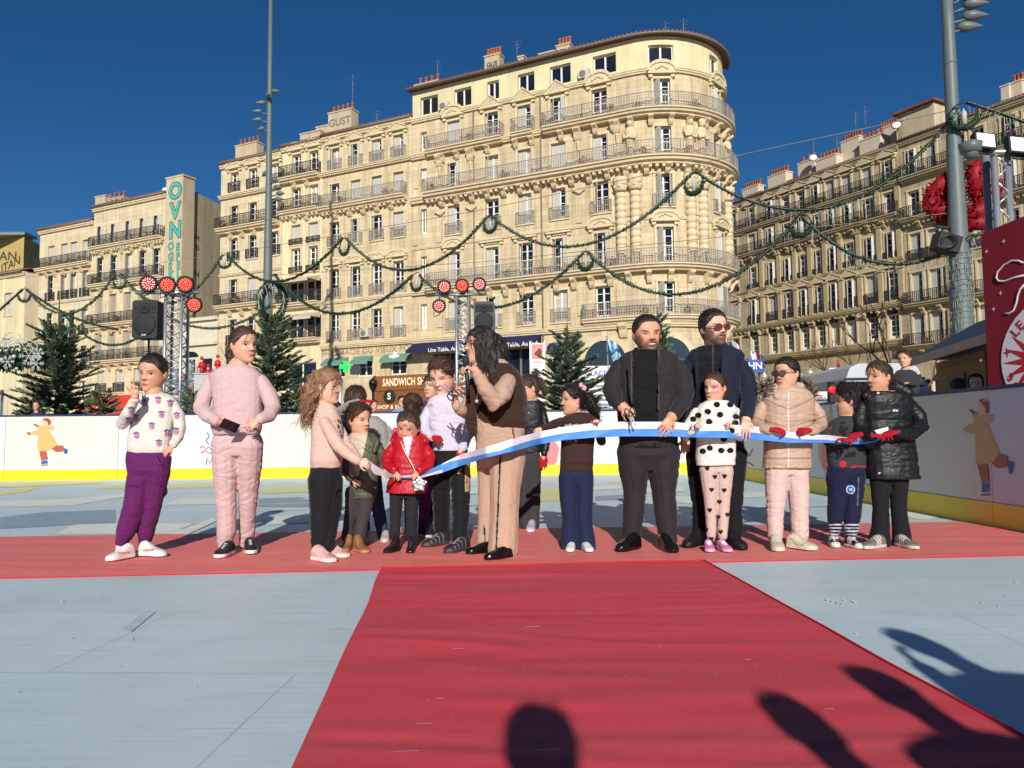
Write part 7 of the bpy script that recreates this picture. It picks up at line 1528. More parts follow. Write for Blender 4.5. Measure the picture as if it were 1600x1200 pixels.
# 7 woman with the microphone
p=Person('woman with long dark hair and a brown fur waistcoat speaking into a microphone',5.94)
T=[(560,748,786,.75),(568,738,797,.66),(580,733,808,.6),(600,733,813,.62),(623,736,818,.66),(650,738,820,.7),(667,739,822,.72),(690,742,823,.72),(704,743,823,.7)]
AN=[(794,590,-.16,17),(784,615,-.27,18),(772,629,-.32,18),(758,607,-.37,13.5),(746,585,-.38,9.5)]; AF=[(746,592,.02,14),(735,625,-.08,14),(729,645,-.16,13),(719,640,-.24,10),(713,634,-.28,8.5)]
L1=[(792,720,-.03,27),(790,757,-.03,25),(789,807,-.03,23.5),(786,861,-.03,25)]; L2_=[(765,715,.1,21),(762,757,.1,16),(760,807,.1,14),(758,858,.1,15)]
p.head((751,540),59,-72,-2,0,child=0,neck=(760,572,.02)); bodyfill(p,T,(AN,AF),(L1,L2_),.8)
p.limb(p.body,[(746,585,-.38,7),(741,578,-.39,7)]); p.limb(p.body,[(713,633,-.28,6.5),(711,627,-.29,6.5)])
p.hand(p.body,p.pt(745,582,-.39),(-.75,-.25,.45),(-.3,.2,-.9),.17,[.9,1.0,1.0,1.0],-1,.08); p.hand(p.body,p.pt(712,631,-.29),(-.1,-.3,.8),(.75,-.3,.3),.165,[.5,.7,1.0,1.1],1,.1)
TW_=(182,150,128)
tweed=cloth('tweed',.9,.25,300,.05,.2,140)
p.wear('tunic',[('t',T),('l',AN),('l',AF)],tweed,.008,.008,lambda c,x,y,no,a:c.__setitem__((np.abs(x-(799+(y-650)*.12))<1.1)&(y>655)&(no[:,1]<.3),S(30,24,22)),col=TW_)
p.wear('trousers',[('t',[(690,742,823,0.65),(715,742,823,0.7),(730,745,821,0.46)]),('l',L1),('l',L2_)],tweed,.008,.008,lambda c,x,y,no,a:c.__setitem__(((np.abs(x-(782-(y-707)*.045))<1.3)&(no[:,1]<-.2))|((np.abs(x-(752+(y-707)*.04))<1)&(y>820)),S(30,24,22)),col=TW_,freq=(16,16,5),pleat=False)
V_=[(566,752,792,1.0),(573,748,806,.9),(586,746,816,.86),(602,744,822,.84),(623,741,825,.84),(640,738,826,.84),(655,739,827,.84),(669,745,826,.84)]
p.wear('waistcoat',[('t',[(y,l,r,k,.02) for y,l,r,k in V_]),('f',lambda mb:capsule(mb,[p.pt(748,575,-.14),p.pt(737,610,-.19),p.pt(735,645,-.2),p.pt(738,677,-.18)],[.03,.045,.05,.035]))],M_fuzzy,.008,.008,col=(62,40,32))
def pend():
    mb=MB(); mb.tube([p.pt(751,590,-.25),p.pt(747,610,-.26),p.pt(745,624,-.26)],.003,5); mb.ball(p.pt(745,627,-.26),.018,8,6); mb.build('pendant',M_alu,p.root,Matrix())
p.kids.append(pend)
p.shoe(750,864,-65,.22,((18,16,17),(14,13,13)),-.05,.95,shine=.2); p.shoe(779,872,-58,.23,((18,16,17),(14,13,13)),-.05,.95,shine=.2)
def long(mb):
    r=random.Random(2)
    for k in range(26):
        a=r.uniform(.9,2.6)*r.choice((-1,1)); x0=.34*math.sin(a); y0=-.05+.36*math.cos(a); z0=r.uniform(.35,.85); pts=[];L=r.uniform(1.0,1.55); ph=r.uniform(0,6.28)
        for j in range(9):
            t=j/8; pts.append(p.hl(x0*(1.1+.25*t)+.03*math.sin(ph+t*6),y0*(1.1)-.22*t+.03*math.cos(ph+t*6),z0-L*t))
        capsule(mb,pts,[p.h*(.09-.05*j/8) for j in range(9)],7)
p.hair(H_black,'hair_low',.10,[[(0,-.34,.6,.30),(.0,-.42,.2,.30),(0,-.5,-.2,.27),(0,-.52,-.45,.2)],[(-.3,.02,.6,.1),(-.33,-.02,.3,.11),(-.3,-.05,0,.1)]],420,(0,-.6,-2),.02,.012,slen=.7,extra=long,curl=.008)
p.build(face_mat(SKIN,lip=(150,70,74),kid=0))
mb=MB(); q=p.pt(728,566,-.42); d=(p.pt(731,604,-.38)-q).normalized(); mb.lathe(q,[(.012,-.045),(.024,-.03),(.027,0),(.022,.03),(.017,.04)],12,m=1,ax=d); mb.lathe(q,[(.017,.04),(.014,.19),(.011,.24)],12,ax=d); mb.build('microphone',[M_black,M_grille],label='black microphone held to the mouth of the woman',cat='microphone')
scissors(p.pt(703,613,-.36),(-.55,-.05,.6),CAM,.12,'scissors held up in front of the boy in white')
# 8 girl in black behind the woman
p=Person('girl in a black hooded jacket with one red glove standing behind the woman',7.42)
T=[(626,812,845,.7),(634,806,850,.66),(650,806,851,.66),(680,810,850,.66),(708,810,848,.64)]
AR=[(847,640,0,9),(852,665,0,9),(853,690,-.03,8.5),(850,710,-.06,7)]; AL=[(810,640,0,9),(806,665,0,9),(808,690,-.05,8)]
LL=[(818,720,0,14),(819,770,0,12),(820,818,0,11)]; LR=[(833,720,0,14),(833,770,0,12),(832,822,0,11.5)]
p.head((827,608),43,-78,12,0,neck=(828,632,.02)); bodyfill(p,T,(AL,AR),(LL,LR)); p.limb(p.body,[(850,710,-.06,4),(849,716,-.06,4)])
glove(p,p.pt(850,711,-.06),(-.05,-.05,-1),(0,1,0),.15,[.15,.15,.2,.25],-1)
p.wear('jacket',[('t',T),('l',AL),('l',AR),('f',lambda mb:capsule(mb,[p.pt(814,630,.0),p.pt(832,626,.1),p.pt(846,632,.02)],[.03,.05,.03]))],M_quilt,.009,.008,lambda c,x,y,no,a:spot(c,x,y,no,[(825,645)],1.3,(190,190,190)),col=(22,22,25))
p.wear('trousers',[('t',[(704,810,845,0.6),(725,809,846,0.46)]),('l',LL),('l',LR)],M_denim,.009,.007,col=(58,56,58))
p.shoe(830,829,-8,.23,((178,164,186),(206,200,206)),0,1.0)
p.hair(H_dkbr,'back',.06,[[(0,-.3,.98,.11),(0,-.36,1.05,.10)],[(0,-.46,.6,.12),(0,-.55,.4,.12),(0,-.56,.2,.08)]],260,(0,-.4,.9),.04,.012,curl=.02)
p.build(face_mat(SKIN))
# 9 girl in the brown jumper
p=Person('girl in a dark brown jumper and flared jeans with a curly ponytail, looking left',6.15)
T=[(644,893,917,.8),(650,881,927,.66),(657,875,934,.62),(672,874,933,.62),(693,876,929,.62),(720,874,928,.64),(736,874,927,.62)]
AL=[(878,655,0,9),(866,663,-.06,8.5),(856,668,-.12,7.5),(848,669,-.16,6.5)]; AR=[(930,656,0,9),(938,675,-.01,9),(940,690,-.04,8.5),(936,676,-.12,7.5),(932,665,-.16,6.5)]
LL=[(888,745,0,15),(888,780,0,14),(890,813,0,12.5),(889,855,0,15)]; LR=[(913,745,0,14.5),(913,780,0,13.5),(913,813,0,13),(916,854,0,17)]
p.head((895,625),47,-76,2,0,neck=(899,652,.02)); bodyfill(p,T,(AL,AR),(LL,LR))
p.hand(p.body,p.pt(847,669,-.17),(-.7,-.3,-.35),(0,1,-.2),.105,[.6,.7,.7,.8],1); p.hand(p.body,p.pt(932,664,-.17),(-.1,-.5,.5),(0,-.5,-.8),.105,[.9,1,1,1],-1)
def wd(c,x,y,no,a):
    for k in range(9): spot(c,x,y,no,[(884+k*3.6,665.5-(k%3)*.8)],1.25,(190,186,182),1.9)
    for k in range(22): spot(c,x,y,no,[(893+8*math.cos(k*1.3),689+5*math.sin(k*2.1))],.8,(170,164,162))
    c[(np.abs(y-725)<.7)]=S(44,26,24)
p.wear('jumper',[('t',T),('l',AL),('l',AR)],M_fleece,.006,.005,wd,col=(58,38,34))
p.wear('jeans',[('t',[(731,874,927,0.56),(745,873,928,0.6),(758,874,927,0.46)]),('l',LL),('l',LR)],M_denim,.007,.005,col=(30,38,66),freq=(18,18,8))
ws=((210,206,200),(216,212,206)); p.shoe(892,860,-12,.165,ws,-.06,1.15); p.shoe(918,860,12,.165,ws,-.06,1.15)
def pony(mb):
    r=random.Random(9)
    for k in range(40):
        pts=[];a=r.uniform(0,6.28); e=r.uniform(.05,.34); ph=r.uniform(0,6.28)
        for j in range(9):
            t=j/8; pts.append(p.hl(e*math.cos(a)*(t**.6)*1.0+.03*math.sin(ph+t*14),-.42-.35*t+e*.5*math.sin(a)*t+.03*math.cos(ph+t*14),.66-.75*t*t+e*.6*math.sin(a)*t**.5))
        capsule(mb,pts,[p.h*(.055-.03*j/8) for j in range(9)],7)
p.hair(H_black,'back',.06,[[(0,-.36,.66,.12),(0,-.5,.62,.14),(0,-.62,.45,.18),(0,-.68,.22,.14)]],420,(0,-.75,.2),.05,.014,curl=.03,extra=pony)
def bow():
    mb=MB(); c=p.hl(-.16,-.30,.92); mb.ball(c+Vector((-.012,-.02,.012)),.02,8,6,sc=(1,.6,1.1)); mb.ball(c+Vector((.012,-.02,-.012)),.022,8,6,sc=(1,.6,1.1)); mb.ball(c+Vector((0,-.03,0)),.009,6,4); mb.build('hair_clip',mat('pink_bow',rgb(214,150,164),.6,.1),p.root,Matrix())
p.kids.append(bow)
p.build(face_mat(SKIN,lip=(180,96,90)))
# 10 man in the dark suit
p=Person('smiling bearded man in a black turtleneck and dark open suit jacket',6.19)
T=[(547,987,1038,.72),(552,974,1052,.62),(560,964,1062,.56),(580,961,1064,.58),(613,963,1058,.64),(647,963,1059,.68),(680,964,1060,.68),(698,967,1060,.66)]
AL=[(968,567,0,18),(961,590,0,18.5),(957,611,-.04,18),(961,624,-.14,14.5),(968,632,-.2,12)]; AR=[(1059,567,0,18),(1066,590,0,18.5),(1069,613,-.04,18),(1066,632,-.14,15),(1054,648,-.22,12)]
LL=[(991,705,0,26),(991,735,0,24.5),(992,767,0,19),(990,800,0,17.5),(986,843,0,15)]; LR=[(1036,705,0,26),(1036,735,0,25),(1037,767,0,19.5),(1040,800,0,18),(1044,845,0,15)]
p.head((1011,523),60,10,4,4,child=0,neck=(1011,556,.02),wide=1.06); bodyfill(p,T,(AL,AR),(LL,LR))
p.limb(p.body,[(968,632,-.2,8.5),(974,637,-.22,8.5)]); p.limb(p.body,[(1054,648,-.22,8.5),(1049,652,-.24,8.5)])
p.hand(p.body,p.pt(972,635,-.23),(.55,-.25,-.5),(.2,.8,-.3),.185,[.75,.85,.9,.95],-1,.1); p.hand(p.body,p.pt(1050,650,-.25),(-.5,-.12,-.75),(.05,1,.1),.19,[.22,.2,.22,.3],1,.14)
def suit(c,x,y,no,a):
    f=(no[:,1]<.25)&(x>988-(y-560)*.01)&(x<1028+(y-560)*.01)&(y<660); c[f]=S(15,15,16)
    c[((np.abs(x-987)<1)|(np.abs(x-1029)<1.2))&(y<640)&(no[:,1]<.2)]=S(78,71,76)
p.wear('jacket',[('t',T),('l',AL),('l',AR),('f',lambda mb:(capsule(mb,[p.pt(994,545,-.12),p.pt(984,575,-.17),p.pt(986,615,-.19),p.pt(992,640,-.18)],[.015,.022,.02,.012]),capsule(mb,[p.pt(1028,545,-.12),p.pt(1034,575,-.17),p.pt(1031,615,-.19),p.pt(1028,640,-.18)],[.015,.022,.02,.012])))],M_wool,.008,.009,suit,col=(45,40,43))
p.wear('turtleneck',[('f',lambda mb:capsule(mb,[p.pt(1011,572,.0),p.pt(1011,562,.0)],[.095,.082]))],M_knit,.008,.004,col=(16,16,17))
p.wear('shirt_tail',[('t',[(655,972,1052,.6),(680,968,1058,.72),(701,970,1057,.70)])],M_knit,.008,.004,col=(16,16,17))
p.wear('trousers',[('t',[(690,966,1060,0.62),(710,965,1061,0.66),(735,970,1058,0.46)]),('l',LL),('l',LR)],M_wool,.008,.007,col=(44,38,42),freq=(14,14,9))
p.shoe(982,858,-42,.29,((20,18,18),(12,12,12)),.0,.95,shine=.2); p.shoe(1044,859,10,.29,((20,18,18),(12,12,12)),.0,.95,shine=.2)
p.hair(H_black,'short',.045,[],180,(0,.2,1.4),.012,.006,slen=.12,top=.7)
p.build(face_mat((208,152,124),beard=.72,teeth=1,open_=.45,kid=0,hair=(34,24,22),lip=(150,84,78)))
scissors(p.pt(986,650,-.34),(.25,-.1,-1),CAM,.14,'black handled scissors in the hand of the smiling bearded man')
# 11 man in the navy blazer
p=Person('tall bearded man in sunglasses, navy blazer and black padded gilet behind the spotted girl',6.32)
T=[(540,1096,1140,.74),(547,1078,1157,.62),(556,1070,1165,.56),(575,1073,1160,.58),(607,1077,1157,.62),(640,1077,1159,.64),(680,1076,1162,.64),(700,1077,1163,.62)]
AR=[(1155,565,0,16.5),(1166,590,0,16.5),(1170,610,-.04,16),(1169,632,-.2,13.5),(1167,650,-.33,11)]; AL=[(1077,565,0,16),(1071,590,.02,16),(1066,612,.02,16),(1069,650,-.02,13),(1071,678,-.06,11)]
LL=[(1094,710,0,22),(1094,745,0,19),(1096,795,0,15),(1096,835,0,14)]; LR=[(1144,710,0,22),(1146,745,0,18),(1146,795,0,14),(1147,833,0,14)]
p.head((1115,515),58,24,-3,2,child=0,neck=(1116,552,.02)); bodyfill(p,T,(AL,AR),(LL,LR))
p.limb(p.body,[(1167,650,-.33,7.5),(1166,655,-.34,7.5)]); p.limb(p.body,[(1071,678,-.06,7.5),(1070,684,-.06,7.5)])
p.hand(p.body,p.pt(1166,653,-.345),(-.15,-.15,-1),(.05,1,0),.18,[.2,.15,.15,.25],1,.13); p.hand(p.body,p.pt(1070,684,-.06),(0,-.1,-1),(.2,1,0),.17,[.5,.6,.6,.6],-1)
def blz(c,x,y,no,a):
    f=(no[:,1]<.25)&(x>1091-(y-560)*.03)&(x<1127+(y-560)*.01)&(y<690); c[f]=S(19,20,24)
    c[f&(np.abs(((y-540)%15)-7)<1.0)]=S(10,10,13); c[(np.abs(x-1114)<1.2)&(no[:,1]<0)&(y<690)]=S(62,62,68)
p.wear('blazer',[('t',T),('l',AL),('l',AR),('f',lambda mb:(capsule(mb,[p.pt(1100,542,-.12),p.pt(1089,572,-.17),p.pt(1090,610,-.18)],[.014,.022,.012]),capsule(mb,[p.pt(1132,542,-.12),p.pt(1130,572,-.17),p.pt(1129,610,-.18)],[.014,.022,.012])))],M_wool,.008,.009,blz,col=(29,33,50))
p.wear('collar',[('f',lambda mb:capsule(mb,[p.pt(1115,566,.0),p.pt(1115,557,.0)],[.092,.082]))],M_quilt,.008,.002,col=(20,21,25))
p.wear('trousers',[('t',[(692,1078,1162,0.6),(715,1077,1163,0.62),(735,1080,1160,0.46)]),('l',LL),('l',LR)],M_denim,.008,.008,col=(22,21,25))
p.shoe(1084,852,-42,.28,((24,24,28),(16,16,18),(20,20,22)),.05,1.0); p.shoe(1149,855,14,.28,((24,24,28),(16,16,18),(20,20,22)),.05,1.0)
p.hair(H_black,'short',.07,[],240,(0,-.2,1.5),.02,.009,slen=.16,top=1.0)
glasses(p,mat('tortoise_frame',rgb(120,70,52),.35,.2),mat('brown_lens',rgb(92,44,44),.1,.05,spec=.6))
p.build(face_mat(SKINL,beard=.85,kid=0,hair=(30,22,20),lip=(170,104,96),open_=.6))
# 12 girl in the spotted jumper
p=Person('frowning girl in a fluffy white jumper with big black spots and heart printed leggings',6.09)
T=[(626,1102,1136,.8),(632,1091,1148,.66),(642,1085,1153,.62),(661,1087,1150,.62),(690,1087,1150,.64),(712,1086,1150,.66),(727,1087,1149,.64)]
AL=[(1088,640,0,10),(1077,664,-.02,10),(1074,682,-.06,9.5),(1081,676,-.15,8),(1086,668,-.19,7)]; AR=[(1150,640,0,10),(1155,664,-.02,10),(1156,682,-.06,9.5),(1146,674,-.15,8),(1139,666,-.19,7)]
LL=[(1107,735,0,14),(1110,777,0,10.8),(1111,812,0,8.8),(1111,838,0,7.6)]; LR=[(1132,735,0,13.5),(1131,777,0,10.4),(1130,812,0,8.8),(1129,838,0,7.6)]
p.head((1117,606),48,-48,4,-3,neck=(1120,634,.03)); bodyfill(p,T,(AL,AR),(LL,LR))
p.hand(p.body,p.pt(1086,667,-.20),(.1,-.55,.2),(0,-.3,-1),.105,[.8,.9,.9,.9],1); p.hand(p.body,p.pt(1138,665,-.20),(-.1,-.55,.2),(0,-.3,-1),.105,[.8,.9,.9,.9],-1)
DOT=[(1091,649),(1106,643),(1125,648),(1088,631),(1150,651),(1141,632),(1108,659),(1098,705),(1109,700),(1127,704),(1141,704),(1131,686),(1083,655),(1081,687),(1149,661),(1143,673),(1075,668),(1120,632)]
p.wear('jumper',[('t',T),('l',AL),('l',AR)],M_fuzzy,.0055,.005,lambda c,x,y,no,a:spot(c,x,y,no,DOT,5.2,(18,18,20),4.6,.6),col=(222,216,206))
HT=[(1105,733),(1132,745),(1112,766),(1131.5,767),(1124,785),(1109,798),(1137,805),(1122,809),(1103,829),(1117,746),(1126,832),(1111,843)]
p.wear('leggings',[('t',[(722,1091,1146,0.56),(738,1093,1146,0.46)]),('l',LL),('l',LR)],M_knit,.005,.004,lambda c,x,y,no,a:heart(c,x,y,no,HT,3.2,(30,26,28)),col=(196,168,158))
def pk_(col,t,x,z): col[(t>.35)&(t<.62)&(z>.1)&(np.abs(x)<.1)]=S(216,212,214); col[(np.abs(t-.25)<.05)&(z>.1)]=S(216,200,210)
for a in ((1108,860,-8),(1132,860,10)): p.shoe(*a,.18,((200,110,156),(214,170,194),(214,206,210)),.0,1.15,pk_)
p.hair(H_dkbr,'back',.05,[[(0,-.40,.6,.13),(0,-.52,.48,.13),(0,-.55,.3,.1),(0,-.52,.12,.06)]],240,(0,-.5,.55),.02,.009,curl=.012)
p.build(face_mat(SKIN,open_=.55,paint=[(-.2,.55,.07,.06,(176,110,140),False),(-.2,.38,.08,.04,(190,120,140),False),(.2,.38,.08,.05,(190,120,130),False)]))
# 13 girl in the beige coat
p=Person('girl in glasses and a beige padded coat with a fur trimmed hood and red gloves',6.13)
T=[(606,1206,1256,.8),(614,1195,1268,.66),(625,1188,1274,.6),(645,1192,1273,.62),(680,1193,1270,.62),(709,1193,1267,.66),(731,1191,1268,.66)]
AL=[(1192,630,0,12.5),(1185,650,-.02,12.5),(1183,664,-.08,12.5),(1195,671,-.18,10.5),(1205,672,-.22,9)]; AR=[(1271,630,0,12.5),(1280,650,-.02,12.5),(1282,664,-.08,12.5),(1273,671,-.18,10.5),(1266,673,-.22,9)]
LL=[(1214,735,0,18),(1212,777,0,15.5),(1211,812,0,13.5),(1211,838,0,12.5)]; LR=[(1245,735,0,17),(1248,777,0,15.5),(1249,812,0,14.5),(1250,838,0,13.5)]
p.head((1229,584),51,-56,2,0,neck=(1233,613,.03)); bodyfill(p,T,(AL,AR),(LL,LR))
for q in ((1206,672),(1264,673)): p.limb(p.body,[(q[0],q[1],-.23,4.5),(q[0]+(4 if q[0]<1230 else -4),q[1]+.5,-.25,4.5)])
glove(p,p.pt(1206,671,-.25),(.9,-.2,-.15),(.1,.5,-.8),.135,[.35,.5,.6,.7],1); glove(p,p.pt(1265,672,-.25),(-.9,-.2,-.05),(0,.5,-.8),.13,[.6,.7,.8,.8],-1)
def bge(c,x,y,no,a):
    f=no[:,1]<.4
    for y0,s in ((640,.45),(668,.3),(690,.0),(716,0)): c[f&(np.abs(y-(y0+np.abs(x-1232)*-s+0))<1.0)]=S(140,112,94)
    c[(np.abs(x-1232)<1.1)&f&(y>612)]=S(204,186,168)
p.wear('coat',[('t',T),('l',AL),('l',AR)],M_quilt,.0065,.009,bge,col=(180,148,126),freq=(10,10,26))
def fur(mb): 
    pts=[p.pt(1196,612,-.06),p.pt(1203,602,.04),p.pt(1220,598,.15),p.pt(1245,598,.15),p.pt(1262,604,.04),p.pt(1270,614,-.06)]; capsule(mb,pts,[.035,.045,.05,.05,.045,.035])
def furgo():
    mb=MB(); r=random.Random(4); pts=[p.pt(1196,612,-.06),p.pt(1203,602,.04),p.pt(1220,598,.15),p.pt(1245,598,.15),p.pt(1262,604,.04),p.pt(1270,614,-.06)]
    mb.tube(pts,.035,8); fuzz(mb,pts,.065,900,r); mb.build('fur_trim',[mat('brown_fur',rgb(92,76,64),.9,.3,30),mat('grey_fur',rgb(142,126,112),.9,.3,30)],p.root,Matrix())
p.kids.append(furgo)
p.wear('hood',[('f',lambda mb:capsule(mb,[p.pt(1214,620,-.1),p.pt(1210,608,.0),p.pt(1228,602,.1),p.pt(1250,606,.02),p.pt(1250,620,-.08)],[.03,.045,.05,.045,.03]))],M_fleece,.008,.004,col=(186,158,144))
p.wear('trousers',[('t',[(722,1194,1266,0.6),(742,1195,1264,0.46)]),('l',LL),('l',LR)],M_fleece,.008,.008,col=(202,174,164))
def chunky(col,t,x,z): col[(np.abs(z-.2-.1*np.sin(t*9))<.03)&(t>.15)]=S(160,146,124); col[(t>.8)]=S(186,172,148)
for a in ((1214,858,-12),(1253,857,38)): p.shoe(*a,.24,((196,186,168),(206,196,172),(180,170,150)),.03,1.15,chunky)
p.hair(H_black,'back',.06,[[(0,-.40,.62,.12),(.0,-.50,.5,.11),(0,-.54,.3,.10),(0,-.54,.05,.08)]],200,(0,-.5,.6),.015,.007)
glasses(p,mat('dark_frame',rgb(90,60,60),.3,.1),mat('tinted_lens',rgb(96,70,70),.1,.05,spec=.6),.11,.085,.009)
p.build(face_mat(SKIN,lip=(180,100,96)))
# 14 small boy in dark grey
p=Person('small boy in a dark grey patterned jumper and navy trousers, facing away left',6.22)
T=[(650,1310,1342,.8),(656,1298,1354,.66),(664,1291,1360,.62),(680,1291,1357,.62),(700,1291,1355,.64),(720,1293,1354,.66),(731,1294,1353,.64)]
AL=[(1295,664,0,9.5),(1289,680,-.03,9.5),(1294,690,-.1,9),(1309,689,-.19,7.5)]; AR=[(1358,666,0,10),(1365,685,-.02,10.5),(1364,697,-.07,10.5),(1356,688,-.16,8.5),(1350,680,-.2,7.5)]
LL=[(1309,742,0,17),(1308,775,0,14),(1305,805,0,12.5),(1304,828,0,10)]; LR=[(1335,742,0,16.5),(1334,775,0,14.5),(1332,805,0,13),(1329,831,0,11)]
p.head((1325,627),48,-112,2,0,neck=(1326,656,.02)); bodyfill(p,T,(AL,AR),(LL,LR))
p.limb(p.body,[(1309,689,-.19,4),(1312,688,-.21,4)]); p.limb(p.body,[(1350,680,-.2,4),(1347,679,-.22,4)])
glove(p,p.pt(1312,687,-.21),(.85,-.4,0),(0,.1,-1),.125,[.7,.8,.8,.8],-1); glove(p,p.pt(1348,678,-.22),(-.9,-.3,-.1),(0,.3,-.9),.14,[.4,.5,.6,.7],-1)
def dg(c,x,y,no,a):
    r=np.random.RandomState(5)
    for _ in range(26): spot(c,x,y,no,[(r.uniform(1296,1352),r.uniform(660,722))],r.uniform(2,6),(30,28,30),r.uniform(2,5))
    spot(c,x,y,no,[(1317,725)],5.5,(190,40,46),4.5); spot(c,x,y,no,[(1299,668),(1303,683),(1350,668)],1.4,(170,50,56),4); c[(y>728)&(x>1330)]=S(170,40,60)
p.wear('jumper',[('t',T),('l',AL),('l',AR)],M_fleece,.006,.006,dg,col=(54,54,58))
def crest(c,x,y,no,a):
    spot(c,x,y,no,[(1329,765)],7,(186,196,214)); spot(c,x,y,no,[(1329,765)],5.3,(44,84,160)); spot(c,x,y,no,[(1329,765)],2.6,(160,184,214))
    c[(np.abs(x-(1342-(y-740)*.04))<.8)&(y>745)&(y<790)]=S(90,96,120); c[(y>818)&(np.abs(((y-818)%5)-2)<1)]=S(190,190,200)
p.wear('trousers',[('t',[(726,1293,1353,0.6),(740,1291,1354,0.62),(755,1294,1352,0.46)]),('l',LL),('l',LR)],M_fleece,.0055,.008,crest,col=(24,28,54))
for a in ((1303,836),(1330,837)): socks(p,[(a[0],826+(a[0]>1320)*3,0,6.5),(a[0],846,0,6.5)],(206,204,204),lambda c,x,y,no,a_:c.__setitem__(np.abs(((y)%6)-3)<1.1,S(40,40,60)))
def st_(col,t,x,z):
    for k in range(3): col[(np.abs(t-.38-.09*k+z*.25)<.025)&(z>.08)]=S(214,212,206)
    col[t>.78]=S(210,206,196)
p.shoe(1303,853,-10,.18,((24,24,26),(210,206,196),(200,200,200)),0,1.1,st_); p.shoe(1335,855,16,.185,((24,24,26),(210,206,196),(200,200,200)),0,1.1,st_)
p.hair(H_black,'short',.16,[],380,(0,.3,1.4),.09,.02,curl=.012,slen=.25,top=.3)
p.build(face_mat(SKIN))
# 15 girl in the black coat
p=Person('girl in a long black padded coat, flared black trousers and red gloves, looking left',6.16)
T=[(611,1354,1404,.8),(617,1345,1420,.68),(628,1342,1428,.62),(655,1347,1424,.62),(700,1351,1430,.66),(730,1353,1434,.7),(748,1354,1437,.7)]
AR=[(1422,630,0,15),(1434,650,0,15),(1438,666,-.04,15),(1422,678,-.15,12.5),(1402,676,-.22,10.5)]; AL=[(1347,630,.0,13),(1343,655,-.02,13),(1346,675,-.08,12),(1362,681,-.22,9.5)]
LL=[(1375,745,0,15),(1376,790,0,12),(1376,820,0,14),(1374,849,0,18)]; LR=[(1404,745,0,15),(1404,790,0,12),(1407,820,0,13.5),(1410,848,0,16)]
p.head((1373,589),50,-72,3,0,neck=(1378,617,.03)); bodyfill(p,T,(AL,AR),(LL,LR))
for q in ((1402,676),(1362,681)): p.limb(p.body,[(q[0],q[1],-.21,3.5),(q[0]+(-4 if q[0]>1380 else 4),q[1]-1,-.23,3.5)])
glove(p,p.pt(1401,675,-.24),(-.85,-.35,-.1),(.1,.3,-.9),.15,[.5,.6,.7,.8],-1); glove(p,p.pt(1363,681,-.255),(.8,-.15,0),(.1,.3,-.9),.125,[.7,.8,.8,.8],1)
def bk_(c,x,y,no,a):
    f=no[:,1]<.4
    for y0 in (700,718): c[f&(np.abs(y-y0)<.9)&(x>1385)]=S(8,8,10)
    c[(np.abs(x-1369)<.9)&f&(y>615)]=S(10,10,12); c[(np.abs(x-1377)<.7)&f&(y>615)]=S(10,10,12); spot(c,x,y,no,[(1372,614),(1374,739)],1.8,(200,200,200)); spot(c,x,y,no,[(1397,641),(1401,641.5)],1.9,(196,196,196),1.6)
p.wear('coat',[('t',T),('l',AL),('l',AR),('f',lambda mb:capsule(mb,[p.pt(1352,618,-.06),p.pt(1362,606,.1),p.pt(1395,604,.16),p.pt(1418,614,.1)],[.03,.055,.065,.05]))],M_quilt,.0065,.009,bk_,col=(21,21,23),freq=(9,9,20))
p.wear('trousers',[('t',[(740,1360,1420,0.56),(757,1361,1419,0.46)]),('l',LL),('l',LR)],M_denim,.008,.005,col=(27,26,29),freq=(16,16,7))
def gz(col,t,x,z):
    for k in range(3): col[(np.abs(t-.4-.09*k+z*.25)<.022)&(z>.08)]=S(206,200,190)
p.shoe(1365,856,-62,.235,((112,104,98),(190,182,170),(150,144,138)),0,1.05,gz); p.shoe(1417,855,14,.22,((112,104,98),(190,182,170),(150,144,138)),0,1.05,gz)
p.hair(H_dkbr,'back',.065,[[(0,-.42,.5,.14),(0,-.48,.42,.12)]],260,(0,-.5,.5),.02,.009)
p.build(face_mat(SKIN2,paint=[(-.2,.42,.06,.04,(190,150,160),False)]))
# ---- the children half hidden in the second row, and onlookers behind the barrier
def extra(label,D,head,h,yaw,T,arms,legs,top,bottom,hm,line='short',skin=SKIN,shoes=(),scol=((30,30,32),(190,186,180)),hthick=.09,paint=None,pitch=0,tubes=(),curl=.01,gl=()):
    p=Person(label,D); p.head(head,h,yaw,pitch,0,neck=(head[0],head[1]+h*.62,.02)); bodyfill(p,T,arms,legs)
    p.wear('top',[('t',T)]+[('l',a) for a in arms],M_fleece,.009,.006,paint,col=top)
    if legs: 
        y=T[-1][0]; p.wear('trousers',[('t',[(y-8,T[-1][1],T[-1][2],.56),(y+10,T[-1][1],T[-1][2],.56)])]+[('l',l) for l in legs],M_denim,.009,.006,col=bottom)
    for s_ in shoes: p.shoe(*s_,scol)
    for g in gl: g(p)
    p.hair(hm,line,hthick,tubes,220,(0,.2,1.3) if line=='short' else (0,-.5,.6),.04,.014,curl=curl); p.build(face_mat(skin)); return p
